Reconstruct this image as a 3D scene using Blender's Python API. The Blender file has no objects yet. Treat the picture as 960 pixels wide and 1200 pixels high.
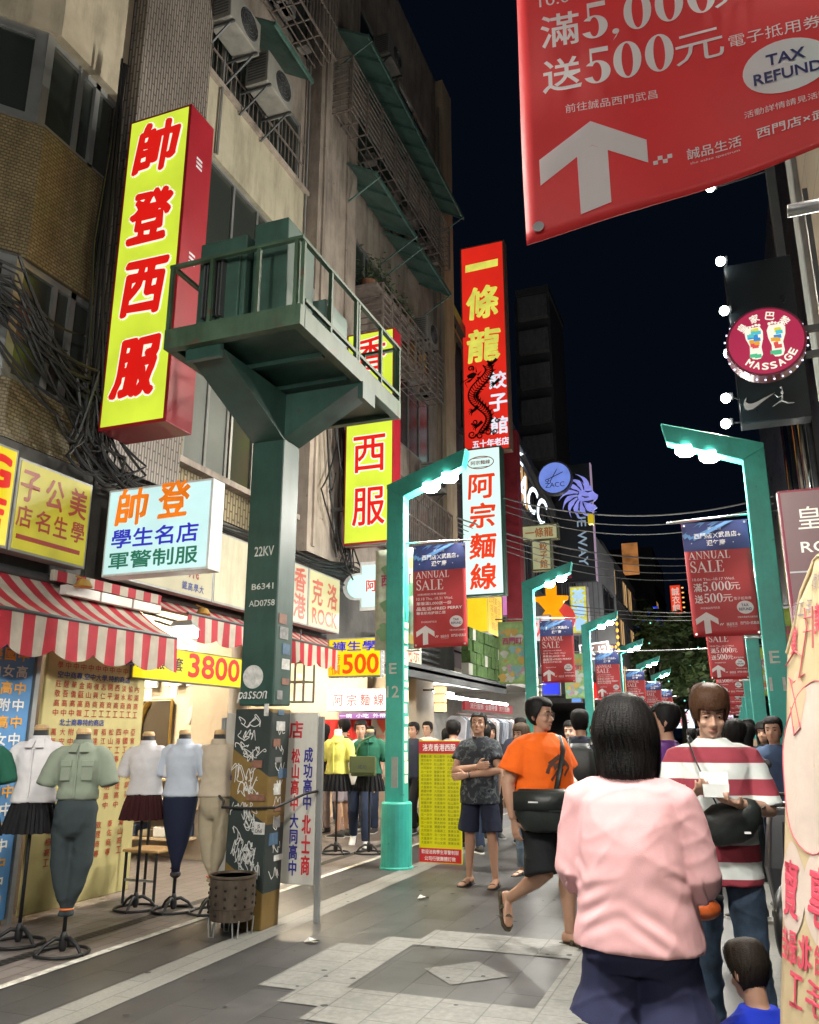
import bpy, bmesh, math, random
from mathutils import Vector as V, Matrix, noise
R = math.radians
random.seed(7)
SC = bpy.context.scene
# ------------------------------------------------------------------ camera, night sky, exposure
cam = bpy.data.cameras.new('camera'); camo = bpy.data.objects.new('camera', cam)
SC.collection.objects.link(camo); SC.camera = camo
cam.sensor_fit = 'HORIZONTAL'; cam.sensor_width = 36; cam.lens = 36 * 965 / 960
cam.clip_start = .05; cam.clip_end = 600
camo.location = (0, 0, 1.5)
camo.rotation_euler = (R(90 + 15.19), 0, R(20.81))
wd = bpy.data.worlds.new('World'); SC.world = wd; wd.use_nodes = True
wbg = wd.node_tree.nodes['Background']
wbg.inputs[0].default_value = (.10, .19, .42, 1); wbg.inputs[1].default_value = .010
SC.view_settings.view_transform = 'Standard'; SC.view_settings.look = 'None'
SC.view_settings.exposure = 0.52; SC.view_settings.gamma = 1
SC.cycles.use_denoising = True
SC.cycles.max_bounces = 5; SC.cycles.diffuse_bounces = 3; SC.cycles.glossy_bounces = 2
SC.cycles.transmission_bounces = 3; SC.cycles.transparent_max_bounces = 6
SC.cycles.sample_clamp_indirect = 4; SC.cycles.caustics_reflective = False; SC.cycles.caustics_refractive = False
SC.cycles.use_adaptive_sampling = True; SC.cycles.adaptive_threshold = .02
LAMP_W = 200.0          # downward beam; GLOW_W is the bare light of the lenses
GLOW_W = 130.0          # watts of each street-lamp arm
SPOT_W = 210.0          # watts of each arm spotlight by the black sign
LAMP_COL = (1.0, .955, .87)
# ------------------------------------------------------------------ helpers
LINK = []
def wloc(o):
    p = V((0, 0, 0))
    while o is not None:
        p += V(o.location); o = o.parent
    return p
class MB:
    def __init__(s): s.v = []; s.f = []; s.m = []
    def add(s, vs, fs, m=0):
        n = len(s.v); s.v += [tuple(a) for a in vs]
        s.f += [tuple(i + n for i in f) for f in fs]; s.m += [m] * len(fs); return s
    def box(s, x0, x1, y0, y1, z0, z1, m=0):
        if x0 > x1: x0, x1 = x1, x0
        if y0 > y1: y0, y1 = y1, y0
        if z0 > z1: z0, z1 = z1, z0
        return s.add([(x0,y0,z0),(x1,y0,z0),(x1,y1,z0),(x0,y1,z0),(x0,y0,z1),(x1,y0,z1),(x1,y1,z1),(x0,y1,z1)],
                     [(3,2,1,0),(4,5,6,7),(0,1,5,4),(1,2,6,5),(2,3,7,6),(3,0,4,7)], m)
    def hexa(s, b, t, m=0):      # two quads
        return s.add(list(b) + list(t), [(3,2,1,0),(4,5,6,7),(0,1,5,4),(1,2,6,5),(2,3,7,6),(3,0,4,7)], m)
    def loft(s, rings, m=0, cap=True, closed=True):
        n = len(rings[0]); vs = [p for r in rings for p in r]; fs = []
        for i in range(len(rings) - 1):
            for j in range(n if closed else n - 1):
                a = i * n + j; b = i * n + (j + 1) % n
                fs.append((a, b, b + n, a + n))
        if cap:
            fs.append(tuple(range(n))[::-1]); k = (len(rings) - 1) * n; fs.append(tuple(range(k, k + n)))
        return s.add(vs, fs, m)
    def tube(s, pts, r, n=8, m=0, flat=1.0, cap=True):
        pts = [V(p) for p in pts]; rs = r if isinstance(r, (list, tuple)) else [r] * len(pts)
        rings = []; u = None
        for i, p in enumerate(pts):
            t = (pts[min(i + 1, len(pts) - 1)] - pts[max(i - 1, 0)]).normalized()
            if u is None:
                u = t.cross(V((0, 0, 1)));  u = u if u.length > .05 else t.cross(V((0, 1, 0)))
            u = (u - t * u.dot(t)).normalized(); w = t.cross(u)
            rings.append([p + (u * math.cos(a) + w * math.sin(a) * flat) * rs[i] for a in [2 * math.pi * k / n for k in range(n)]])
        return s.loft(rings, m, cap)
    def bar(s, a, b, w, h=None, m=0):
        a, b = V(a), V(b); h = h or w; t = (b - a).normalized()
        u = t.cross(V((0, 0, 1))); u = u.normalized() if u.length > .05 else V((1, 0, 0)); k = t.cross(u)
        q = lambda p: [p + u*w/2*i + k*h/2*j for i, j in ((-1,-1),(1,-1),(1,1),(-1,1))]
        return s.hexa(q(a), q(b), m)
    def lathe(s, prof, c=(0, 0, 0), n=24, m=0, axis='Z', cap=True):
        rings = []
        for r, z in prof:
            ring = []
            for k in range(n):
                a = 2 * math.pi * k / n; x, y = r * math.cos(a), r * math.sin(a)
                p = (x, y, z) if axis == 'Z' else ((x, -z, y) if axis == 'Y' else (z, x, y))
                ring.append((c[0] + p[0], c[1] + p[1], c[2] + p[2]))
            rings.append(ring)
        return s.loft(rings, m, cap)
    def ell(s, c, r, n=14, k=9, m=0, rot=None):
        rings = []
        for i in range(k + 1):
            t = -math.pi/2 + math.pi * (i * .98 + .01 * k) / k
            ring = []
            for j in range(n):
                a = 2 * math.pi * j / n
                p = V((r[0]*math.cos(t)*math.cos(a), r[1]*math.cos(t)*math.sin(a), r[2]*math.sin(t)))
                ring.append(V(c) + (rot @ p if rot else p))
            rings.append(ring)
        return s.loft(rings, m)
    def prism(s, poly, o, r, u, d, m=0):     # 2D outline in plane (r,u) at o, thickness d along r x u
        o, r, u = V(o), V(r), V(u); n = r.cross(u)
        a = [o + r*x + u*y for x, y in poly]; k = len(a); b = [p - n*d for p in a]
        return s.add(a + b, [tuple(range(k)), tuple(range(2*k-1, k-1, -1))] + [(i, i + k, (i+1) % k + k, (i+1) % k) for i in range(k)], m)
    def xf(s, M):
        s.v = [tuple(M @ V(p)) for p in s.v]; return s
def build(name, mb, mats, parent=None, smooth=False, bevel=0, fix=True, local=False):
    me = bpy.data.meshes.new(name)
    p0 = V((0, 0, 0)) if local else wloc(parent)
    me.from_pydata([(a - p0.x, b - p0.y, c - p0.z) for a, b, c in mb.v], [], mb.f)
    mats = mats if isinstance(mats, (list, tuple)) else [mats]
    for m in mats: me.materials.append(m)
    if len(mats) > 1: me.polygons.foreach_set('material_index', mb.m)
    if fix:
        bm = bmesh.new(); bm.from_mesh(me); bmesh.ops.recalc_face_normals(bm, faces=bm.faces); bm.to_mesh(me); bm.free()
    if smooth is True: me.polygons.foreach_set('use_smooth', [True] * len(me.polygons))
    o = bpy.data.objects.new(name, me); o.parent = parent
    if bevel:
        b = o.modifiers.new('bevel', 'BEVEL'); b.width = bevel; b.segments = 2; b.limit_method = 'ANGLE'
    LINK.append(o); return o
def thing(name, label, cat, loc=(0, 0, 0), group=None):
    o = bpy.data.objects.new(name, None); o.location = loc; o.empty_display_size = .2
    tag(o, label, cat, group); LINK.append(o); return o
def tag(o, label=None, cat=None, group=None, kind=None):
    for k, x in (('label', label), ('category', cat), ('group', group), ('kind', kind)):
        if x: o[k] = x
    return o
KIDS = {}
def copy_thing(o, loc, label, group=None, parent=None):
    c = o.copy(); LINK.append(c)
    if parent is None:
        c.location = loc; c['label'] = label
        if group: c['group'] = group
    else: c.parent = parent
    for k in [q for q in list(LINK) if q.parent is o]: copy_thing(k, None, None, None, c)
    return c
def finish():
    for o in LINK: SC.collection.objects.link(o)
def evaluated(tmp):
    SC.collection.objects.link(tmp); bpy.context.view_layer.update()
    dg = bpy.context.evaluated_depsgraph_get()
    me = bpy.data.meshes.new_from_object(tmp.evaluated_get(dg))
    bpy.data.objects.remove(tmp); return me
def remesh(mb, vox, smooth=3, sub=0):
    me = bpy.data.meshes.new('t'); me.from_pydata(mb.v, [], mb.f)
    bm = bmesh.new(); bm.from_mesh(me); bmesh.ops.recalc_face_normals(bm, faces=bm.faces); bm.to_mesh(me); bm.free()
    t = bpy.data.objects.new('t', me)
    m = t.modifiers.new('r', 'REMESH'); m.mode = 'VOXEL'; m.voxel_size = vox
    if smooth: k = t.modifiers.new('s', 'SMOOTH'); k.factor = .5; k.iterations = smooth
    e = evaluated(t); out = MB()
    out.v = [tuple(a.co) for a in e.vertices]; out.f = [tuple(p.vertices) for p in e.polygons]; out.m = [0] * len(out.f)
    bpy.data.meshes.remove(e); bpy.data.meshes.remove(me); return out
# ------------------------------------------------------------------ materials (procedural)
MATS = {}
def node_mat(name):
    m = bpy.data.materials.new(name); m.use_nodes = True
    nt = m.node_tree; return m, nt, nt.nodes['Principled BSDF']
def mat(name, col, rough=.6, metal=0, var=.18, scale=3.0, bump=0.0, bscale=40, brick=None, streak=0, spec=.5, sss=0, dirt=0, coat=0, chips=None, transl=0):
    if name in MATS: return MATS[name]
    m, nt, p = node_mat(name); N = nt.nodes; L = nt.links
    tc = N.new('ShaderNodeTexCoord'); vec = tc.outputs['Object']
    base = None
    n = N.new('ShaderNodeTexNoise'); n.inputs['Scale'].default_value = scale; n.inputs['Detail'].default_value = 6; n.inputs['Roughness'].default_value = .65
    if streak:
        mp = N.new('ShaderNodeMapping'); mp.inputs['Scale'].default_value = (streak, streak, 1); L.new(vec, mp.inputs[0]); L.new(mp.outputs[0], n.inputs['Vector'])
    else: L.new(vec, n.inputs['Vector'])
    r = N.new('ShaderNodeMapRange'); r.inputs[1].default_value = .3; r.inputs[2].default_value = .7
    r.inputs[3].default_value = 1 - var; r.inputs[4].default_value = 1 + var; L.new(n.outputs[0], r.inputs[0])
    mx = N.new('ShaderNodeMix'); mx.data_type = 'RGBA'; mx.blend_type = 'MULTIPLY'; mx.inputs[0].default_value = 1
    mx.inputs[6].default_value = (*col, 1); L.new(r.outputs[0], mx.inputs[7]); out = mx.outputs[2]
    hgt = None
    if brick:      # (tile w, tile h, mortar fraction, mortar colour, plane)
        sp = N.new('ShaderNodeSeparateXYZ'); L.new(vec, sp.inputs[0]); cb = N.new('ShaderNodeCombineXYZ')
        if brick[4] == 'wall':
            ad = N.new('ShaderNodeMath'); ad.operation = 'ADD'; L.new(sp.outputs[0], ad.inputs[0]); L.new(sp.outputs[1], ad.inputs[1])
            L.new(ad.outputs[0], cb.inputs[0]); L.new(sp.outputs[2], cb.inputs[1])
        elif brick[4] == 'vert':
            ad = N.new('ShaderNodeMath'); ad.operation = 'ADD'; L.new(sp.outputs[0], ad.inputs[0]); L.new(sp.outputs[1], ad.inputs[1])
            L.new(sp.outputs[2], cb.inputs[0]); L.new(ad.outputs[0], cb.inputs[1])
        else:
            L.new(sp.outputs[1], cb.inputs[0]); L.new(sp.outputs[0], cb.inputs[1])
        bt = N.new('ShaderNodeTexBrick'); bt.inputs['Scale'].default_value = 1; bt.inputs['Brick Width'].default_value = brick[0]
        bt.inputs['Row Height'].default_value = brick[1]; bt.inputs['Mortar Size'].default_value = brick[2]; bt.inputs['Mortar Smooth'].default_value = .2
        bt.inputs['Color1'].default_value = (1, 1, 1, 1); k = brick[5] if len(brick) > 5 else .8
        bt.inputs['Color2'].default_value = (k, k, k, 1); bt.inputs['Mortar'].default_value = (*brick[3], 1); bt.inputs['Bias'].default_value = 0
        L.new(cb.outputs[0], bt.inputs['Vector'])
        m2 = N.new('ShaderNodeMix'); m2.data_type = 'RGBA'; m2.blend_type = 'MULTIPLY'; m2.inputs[0].default_value = 1
        L.new(out, m2.inputs[6]); L.new(bt.outputs['Color'], m2.inputs[7]); out = m2.outputs[2]; hgt = bt.outputs['Fac']
    if dirt:       # stains running down / blotches
        n2 = N.new('ShaderNodeTexNoise'); n2.inputs['Scale'].default_value = 1.3; n2.inputs['Detail'].default_value = 8; n2.inputs['Roughness'].default_value = .7
        mp = N.new('ShaderNodeMapping'); mp.inputs['Scale'].default_value = (3, 3, .5); L.new(vec, mp.inputs[0]); L.new(mp.outputs[0], n2.inputs['Vector'])
        r2 = N.new('ShaderNodeMapRange'); r2.inputs[1].default_value = .45; r2.inputs[2].default_value = .75; r2.inputs[3].default_value = 1; r2.inputs[4].default_value = 1 - dirt
        L.new(n2.outputs[0], r2.inputs[0])
        m3 = N.new('ShaderNodeMix'); m3.data_type = 'RGBA'; m3.blend_type = 'MULTIPLY'; m3.inputs[0].default_value = 1
        L.new(out, m3.inputs[6]); L.new(r2.outputs[0], m3.inputs[7]); out = m3.outputs[2]
    if chips:      # flaked paint and rust spots: (colour, threshold)
        n4 = N.new('ShaderNodeTexNoise'); n4.inputs['Scale'].default_value = 7; n4.inputs['Detail'].default_value = 10; n4.inputs['Roughness'].default_value = .72; L.new(vec, n4.inputs['Vector'])
        r4 = N.new('ShaderNodeMapRange'); r4.inputs[1].default_value = chips[1]; r4.inputs[2].default_value = chips[1] + .03; L.new(n4.outputs[0], r4.inputs[0])
        m4 = N.new('ShaderNodeMix'); m4.data_type = 'RGBA'; L.new(r4.outputs[0], m4.inputs[0]); L.new(out, m4.inputs[6]); m4.inputs[7].default_value = (*chips[0], 1); out = m4.outputs[2]
    L.new(out, p.inputs['Base Color'])
    p.inputs['Metallic'].default_value = metal; p.inputs['Specular IOR Level'].default_value = spec
    rr = N.new('ShaderNodeMapRange'); rr.inputs[3].default_value = max(.05, rough - .1); rr.inputs[4].default_value = min(1, rough + .1)
    L.new(n.outputs[0], rr.inputs[0]); L.new(rr.outputs[0], p.inputs['Roughness'])
    if coat: p.inputs['Coat Weight'].default_value = coat
    if sss: p.inputs['Subsurface Weight'].default_value = sss; p.inputs['Subsurface Radius'].default_value = (.02, .008, .005); p.inputs['Subsurface Scale'].default_value = .5
    if bump or hgt:
        b = N.new('ShaderNodeBump'); b.inputs['Strength'].default_value = bump or .4; b.inputs['Distance'].default_value = .01
        if hgt: 
            b.invert = True; L.new(hgt, b.inputs['Height'])
        else:
            nb = N.new('ShaderNodeTexNoise'); nb.inputs['Scale'].default_value = bscale; nb.inputs['Detail'].default_value = 4
            L.new(vec, nb.inputs['Vector']); L.new(nb.outputs[0], b.inputs['Height'])
        L.new(b.outputs[0], p.inputs['Normal'])
    if transl:     # thin cloth lets the lamps behind it shine through
        tb_ = N.new('ShaderNodeBsdfTranslucent'); L.new(out, tb_.inputs[0]); ms = N.new('ShaderNodeMixShader'); ms.inputs[0].default_value = transl; om = N['Material Output']
        L.new(p.outputs[0], ms.inputs[1]); L.new(tb_.outputs[0], ms.inputs[2]); L.new(ms.outputs[0], om.inputs['Surface'])
    MATS[name] = m; return m
def emit(name, col, st=1.0, var=.1, scale=2.0, base=.3):
    if name in MATS: return MATS[name]
    m, nt, p = node_mat(name); N = nt.nodes; L = nt.links
    tc = N.new('ShaderNodeTexCoord'); n = N.new('ShaderNodeTexNoise'); n.inputs['Scale'].default_value = scale; n.inputs['Detail'].default_value = 3
    L.new(tc.outputs['Object'], n.inputs['Vector'])
    r = N.new('ShaderNodeMapRange'); r.inputs[1].default_value = .3; r.inputs[2].default_value = .7
    if st < 3: st *= .71
    r.inputs[3].default_value = st * (1 - var); r.inputs[4].default_value = st * (1 + var); L.new(n.outputs[0], r.inputs[0])
    p.inputs['Base Color'].default_value = (*[c * base for c in col], 1); p.inputs['Roughness'].default_value = .35
    p.inputs['Emission Color'].default_value = (*col, 1); L.new(r.outputs[0], p.inputs['Emission Strength'])
    MATS[name] = m; return m
def glass(name, col=(.02, .025, .03), rough=.08):
    if name in MATS: return MATS[name]
    m, nt, p = node_mat(name); p.inputs['Base Color'].default_value = (*col, 1); p.inputs['Roughness'].default_value = rough
    p.inputs['Specular IOR Level'].default_value = .8; MATS[name] = m; return m
def stripes(name, c1, c2, axis, period, frac=.5, rough=.7, off=0.0, diag=0):
    if name in MATS: return MATS[name]
    m, nt, p = node_mat(name); N = nt.nodes; L = nt.links
    tc = N.new('ShaderNodeTexCoord'); sp = N.new('ShaderNodeSeparateXYZ'); L.new(tc.outputs['Object'], sp.inputs[0])
    src = sp.outputs[axis]
    if diag:
        mu = N.new('ShaderNodeMath'); mu.operation = 'MULTIPLY_ADD'; L.new(sp.outputs[diag - 1], mu.inputs[0]); mu.inputs[1].default_value = .62; L.new(src, mu.inputs[2]); src = mu.outputs[0]
    a = N.new('ShaderNodeMath'); a.operation = 'MULTIPLY_ADD'; L.new(src, a.inputs[0]); a.inputs[1].default_value = 1 / period; a.inputs[2].default_value = off + 100
    f = N.new('ShaderNodeMath'); f.operation = 'FRACT'; L.new(a.outputs[0], f.inputs[0])
    g = N.new('ShaderNodeMath'); g.operation = 'LESS_THAN'; L.new(f.outputs[0], g.inputs[0]); g.inputs[1].default_value = frac
    nz = N.new('ShaderNodeTexNoise'); nz.inputs['Scale'].default_value = 6; nz.inputs['Detail'].default_value = 6; L.new(tc.outputs['Object'], nz.inputs['Vector'])
    r = N.new('ShaderNodeMapRange'); r.inputs[1].default_value = .3; r.inputs[2].default_value = .7; r.inputs[3].default_value = .8; r.inputs[4].default_value = 1.12; L.new(nz.outputs[0], r.inputs[0])
    mx = N.new('ShaderNodeMix'); mx.data_type = 'RGBA'; L.new(g.outputs[0], mx.inputs[0]); mx.inputs[6].default_value = (*c1, 1); mx.inputs[7].default_value = (*c2, 1)
    m2 = N.new('ShaderNodeMix'); m2.data_type = 'RGBA'; m2.blend_type = 'MULTIPLY'; m2.inputs[0].default_value = 1; L.new(mx.outputs[2], m2.inputs[6]); L.new(r.outputs[0], m2.inputs[7])
    L.new(m2.outputs[2], p.inputs['Base Color']); p.inputs['Roughness'].default_value = rough; MATS[name] = m; return m
# ------------------------------------------------------------------ lettering
GL = {}
def glyphs(body, bold=0.0, lead=1.0, track=1.0, align='CENTER'):
    k = (body, bold, lead, track, align)
    if k in GL: return GL[k]
    c = bpy.data.curves.new('t', 'FONT'); c.body = body; c.offset = bold; c.space_line = lead; c.space_character = track; c.align_x = align; c.resolution_u = 3
    o = bpy.data.objects.new('t', c); me = evaluated(o)
    vs = [(v.co.x, v.co.y) for v in me.vertices]; fs = [tuple(p.vertices) for p in me.polygons]
    bpy.data.meshes.remove(me); bpy.data.curves.remove(c)
    GL[k] = (vs, fs); return GL[k]
def fit(g, w, h, keep=False):
    vs, fs = g; x0 = min(a for a, b in vs); x1 = max(a for a, b in vs); y0 = min(b for a, b in vs); y1 = max(b for a, b in vs)
    sx = w / max(1e-6, x1 - x0); sy = h / max(1e-6, y1 - y0)
    if keep: sx = sy = min(sx, sy)
    return [((a - (x0+x1)/2) * sx, (b - (y0+y1)/2) * sy) for a, b in vs], fs
def letter_mb(mb, body, c, r, u, w, h, bold=0.0, lead=1.0, track=1.0, warp=0.0, shear=0.0, keep=False, align='CENTER', m=0, mirror=False, seed=0, bend=None):
    gb = bold if bold < .012 else 0.0
    vs, fs = fit(glyphs(body, gb, lead, track, align), w, h, keep)
    if bold >= .012:       # heavier strokes: copies of the glyph nudged round a small circle, each a hair deeper
        rows = body.count('\n') + 1; em = h / rows; rad = bold * em * .95; k = max(.2, 1 - 2 * rad / w), max(.2, 1 - 2 * rad / h); nc = 10 if em > .25 else (8 if em > .1 else 4)
        c = V(c); r = V(r); u = V(u); nn = r.cross(u)
        for i in range(nc):
            a = 2 * math.pi * i / nc + .4; letter_mb(mb, body, c + (r * math.cos(a) + u * math.sin(a)) * rad - nn * (i + 1) * 2e-4, r, u, w * k[0], h * k[1], 0.0, lead, track, warp, shear, keep, align, m, mirror, seed, bend)
        return mb
    c, r, u = V(c), V(r), V(u)
    out = []
    for x, y in vs:
        if warp:
            q = V((x / w * 7 + seed, y / w * 7, seed)); d = noise.noise_vector(q)
            x += d.x * warp; y += d.y * warp
            q = V((x / w * 22 + seed, y / w * 22, seed)); d = noise.noise_vector(q); x += d.x * warp * .4; y += d.y * warp * .4
        x += y * shear
        if mirror: x = -x
        p = c + r * x + u * y
        if bend: p = p + bend(p)
        out.append(p)
    return mb.add(out, fs, m)
def lettering(parent, body, c, r, u, w, h, mt, name='lettering', **k):
    return build(name, letter_mb(MB(), body, c, r, u, w, h, **k), mt, parent, fix=False)
X_, Y_, Z_ = V((1, 0, 0)), V((0, 1, 0)), V((0, 0, 1))
# ================================================================== SETTING: ground
def sheet(name, polys, z, m, kind='structure'):
    mb = MB()
    for p in polys: mb.add([(x, y, z) for x, y in p], [tuple(range(len(p)))])
    return tag(build(name, mb, m, fix=False), kind=kind)
paver = mat('dark_pavers', (.062, .061, .061), .42, var=.22, scale=1.4, bump=.5, brick=(.9, .29, .006, (.5, .5, .5), 'floor', .72), spec=.4, dirt=.4)
granite = mat('light_granite', (.195, .193, .178), .6, var=.25, scale=22, brick=(.29, .29, .005, (.55, .55, .55), 'floor', .9), dirt=.25)
granite2 = mat('pale_border_granite', (.20, .196, .18), .6, var=.22, scale=50, brick=(.6, .3, .005, (.6, .6, .6), 'floor', .88))
walk = mat('arcade_tiles', (.17, .145, .135), .5, var=.22, scale=2.5, bump=.4, brick=(.3, .15, .006, (.45, .45, .45), 'floor', .8))
sheet('ground', [[(-400, -60), (400, -60), (400, 500), (-400, 500)]], -.03, mat('far_ground', (.05, .05, .05), .9))
sheet('street', [[(-4.35, -12), (1.2, -12), (1.2, 150), (-4.35, 150)]], 0, paver)
sheet('sidewalk', [[(-10, -12), (-4.40, -12), (-4.40, 150), (-10, 150)]], .004, walk)
sheet('kerb_line', [[(-4.40, -12), (-4.33, -12), (-4.33, 150), (-4.40, 150)]], .006, mat('worn_white_line', (.5, .48, .43), .8, var=.5, scale=14))
sheet('border_stripe', [[(-3.74, -12), (-3.46, -12), (-3.46, 150), (-3.74, 150)]], .004, granite2)
sheet('border_stripe', [[(-.02, -12), (.28, -12), (.28, 150), (-.02, 150)]], .004, granite2)
rects = []
for k in range(-2, 9):
    dy = k * 7.6
    for x0, x1, y0, y1 in ((-2.91, -2.64, 5.0, 6.16), (-2.64, -2.37, 4.76, 6.48), (-2.37, -1.2, 6.31, 6.82), (-2.37, -1.2, 4.53, 5.15),
                           (-1.2, -.93, 4.76, 6.55), (-.93, -.66, 5.0, 6.25)):
        rects.append([(x0, y0 + dy), (x1, y0 + dy), (x1, y1 + dy), (x0, y1 + dy)])
    rects.append([(-2.07, 5.72 + dy), (-1.79, 5.43 + dy), (-1.50, 5.73 + dy), (-1.79, 6.02 + dy)])
sheet('paving_pattern', rects, .0045, granite)
sheet('drain_channel', [[(-4.86, -12), (-4.74, -12), (-4.74, 60), (-4.86, 60)]], .007, mat('drain_slots', (.05, .047, .044), .6, metal=.3, brick=(.06, .4, .02, (.1, .1, .1), 'floor', .9)))
random.seed(19); gum = MB()
for k in range(170):
    x, y, r = random.uniform(-4.2, .9), random.uniform(3.6, 16), random.uniform(.008, .026); n_ = 9
    gum.add([(x + r * random.uniform(.7, 1.2) * math.cos(q * 6.283 / n_), y + r * random.uniform(.7, 1.2) * math.sin(q * 6.283 / n_), .0062) for q in range(n_)], [tuple(range(n_))])
tag(build('gum_stains', gum, mat('gum_stain', (.03, .03, .03), .7), fix=False), 'dark trodden gum spots scattered over the street paving', 'stains', kind='stuff')
random.seed(23)
for k, (x, y, lb) in enumerate(((-3.1, 6.1, 'scrap of white paper lying on the dark pavers by the burner drum'), (-1.0, 7.6, 'crumpled receipt on the pavers behind the striding sandals'), (-2.9, 8.0, 'pale leaflet lying between the lamp base and the crossed arms'))):
    q = MB(); q.add([(x + a * .05, y + b * .035, .008 + .012 * ((i * 7) % 3)) for i, (a, b) in enumerate(((-1, -1), (0, -1.1), (1, -.8), (1.1, .9), (0, 1), (-.9, 1)))], [(0, 1, 4, 5), (1, 2, 3, 4)])
    q.add([(a, b, c - .002) for a, b, c in q.v[:6]], [(5, 4, 1, 0), (4, 3, 2, 1)]); tag(build('paper_scrap', q, mat('scrap_paper', (.5, .48, .45), .8), fix=False), lb, 'litter', 'litter on the paving')
# ================================================================== the long apartment house on the left
tile_dark = mat('brown_mosaic_tiles', (.30, .235, .13), .45, var=.25, scale=3, brick=(.07, .035, .007, (.35, .33, .3), 'wall', .7), dirt=.4)
tile_grey = mat('ribbed_grey_tiles', (.30, .265, .235), .5, var=.15, scale=2, brick=(.24, .045, .012, (.3, .28, .27), 'vert', .85), dirt=.45)
tile_low = mat('ochre_brick_tiles', (.33, .27, .16), .5, var=.2, scale=3, brick=(.21, .065, .014, (.28, .25, .2), 'vert', .8), dirt=.3)
plaster = mat('stained_plaster', (.33, .28, .24), .8, var=.3, scale=1.2, bump=.25, bscale=8, dirt=.68, chips=((.14, .12, .10), .63))
cream = mat('cream_plaster', (.44, .40, .30), .8, var=.16, scale=1.5, dirt=.5, chips=((.22, .2, .16), .66))
warm_p = mat('ochre_plaster', (.44, .35, .24), .8, var=.15, scale=1.5, dirt=.4)
dark_glass = glass('night_glass', (.032, .038, .034), .22)
frost = mat('grey_frosted_pane', (.16, .17, .16), .3, var=.2, scale=1)
alu = mat('grey_aluminium', (.34, .35, .35), .4, metal=.6, var=.15)
alu_d = mat('dull_dark_metal', (.10, .105, .11), .5, metal=.5)
green_m = mat('green_sheet_metal', (.07, .145, .125), .5, var=.2, scale=2, streak=3, dirt=.5, chips=((.10, .06, .04), .6))
rust = mat('rusty_bars', (.17, .14, .125), .7, var=.4, scale=9)
void = mat('dark_interior', (.02, .02, .022), .9)
house = thing('apartment_building', 'long grimy tiled apartment house with shops below and barred balconies, along the left side', 'building', (-7, 10, 0))
H = 19.0
# main shells (behind the facade features)
mb = MB()
mb.box(-12, -6.05, 7.6, 10.8, 4.25, 4.75)          # under L1 windows
mb.box(-12, -6.05, 7.6, 10.8, 6.35, 7.55); mb.box(-12, -6.05, 7.6, 8.0, 4.75, 6.35)
build('tiled_wall', mb, tile_low, house)
mb = MB()
mb.box(-12, -6.0, 7.6, 10.8, 9.28, 10.45)
build('cream_wall', mb, cream, house)
mb = MB()
mb.box(-12, -6.05, 7.6, 10.8, 11.75, 13.2); mb.box(-12, -6.05, 7.6, 8.1, 7.55, 9.28); mb.box(-12, -6.05, 10.1, 10.8, 7.55, 9.28)
mb.box(-12, -6.05, 7.6, 7.9, 10.45, 11.75); mb.box(-12, -6.05, 10.6, 10.8, 10.45, 11.75); mb.box(-12, -6.05, 7.6, 10.8, 14.6, H)
# bay 3 wall
for z0, z1 in ((4.25, 5.0), (6.6, 7.5), (9.15, 9.75), (10.95, 12.2), (14.0, 15.2), (16.7, H)): mb.box(-12, -6.05, 12.4, 17.9, z0, z1)
for y0, y1 in ((12.4, 12.6), (15.0, 15.2), (17.3, 17.9)): mb.box(-12, -6.06, y0, y1, 5.0, 16.7)
build('plaster_wall', mb, plaster, house)
build('dark_rooms', MB().box(-12, -6.35, 7.6, 17.9, 4.3, H - .5).box(-12, -7.3, 3.0, 6.1, 4.3, H - .5), void, house)
mb = MB(); mb.box(-12, -5.75, 6.3, 7.58, 4.2, H)
build('pilaster', mb, tile_grey, house)
mb = MB(); mb.box(-12, -5.78, 10.82, 12.38, 4.2, H); mb.box(-5.78, -5.74, 10.95, 11.02, 4.3, H); mb.box(-5.78, -5.75, 11.9, 11.94, 4.3, H)
build('pilaster', mb, plaster, house)
mb = MB(); mb.box(-12, -5.85, 17.92, 18.7, 4.2, H)
build('pilaster', mb, warm_p, house)
# bay at the near end: faceted, tiled, projecting
def facet(z0, z1, push=0.0, dx=0.0):
    # plan outline of the bay from far pier to near side
    a = (-6.0 + dx, 6.28); b = (-6.0 + dx, 5.3); d = V((-math.sin(R(40)), -math.cos(R(40)), 0)); c = (b[0] + d.x * 1.6, b[1] + d.y * 1.6)
    pl = [a, b, c, (-12, c[1]), (-12, 6.28)]
    return [(x, y, z0) for x, y in pl], [(x, y, z1) for x, y in pl]
mb = MB()
for z0, z1 in ((4.15, 4.72), (5.98, 7.5)):
    mb.loft(list(facet(z0, z1)))
build('bay_spandrel', mb, tile_dark, house)
mb = MB()
for z0, z1 in ((8.62, 10.3), (12, 13.2), (14.8, H)): mb.loft(list(facet(z0, z1, dx=.06)))
build('bay_parapet', mb, mat('pale_bay_render', (.46, .40, .30), .8, var=.15, dirt=.45), house)
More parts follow.
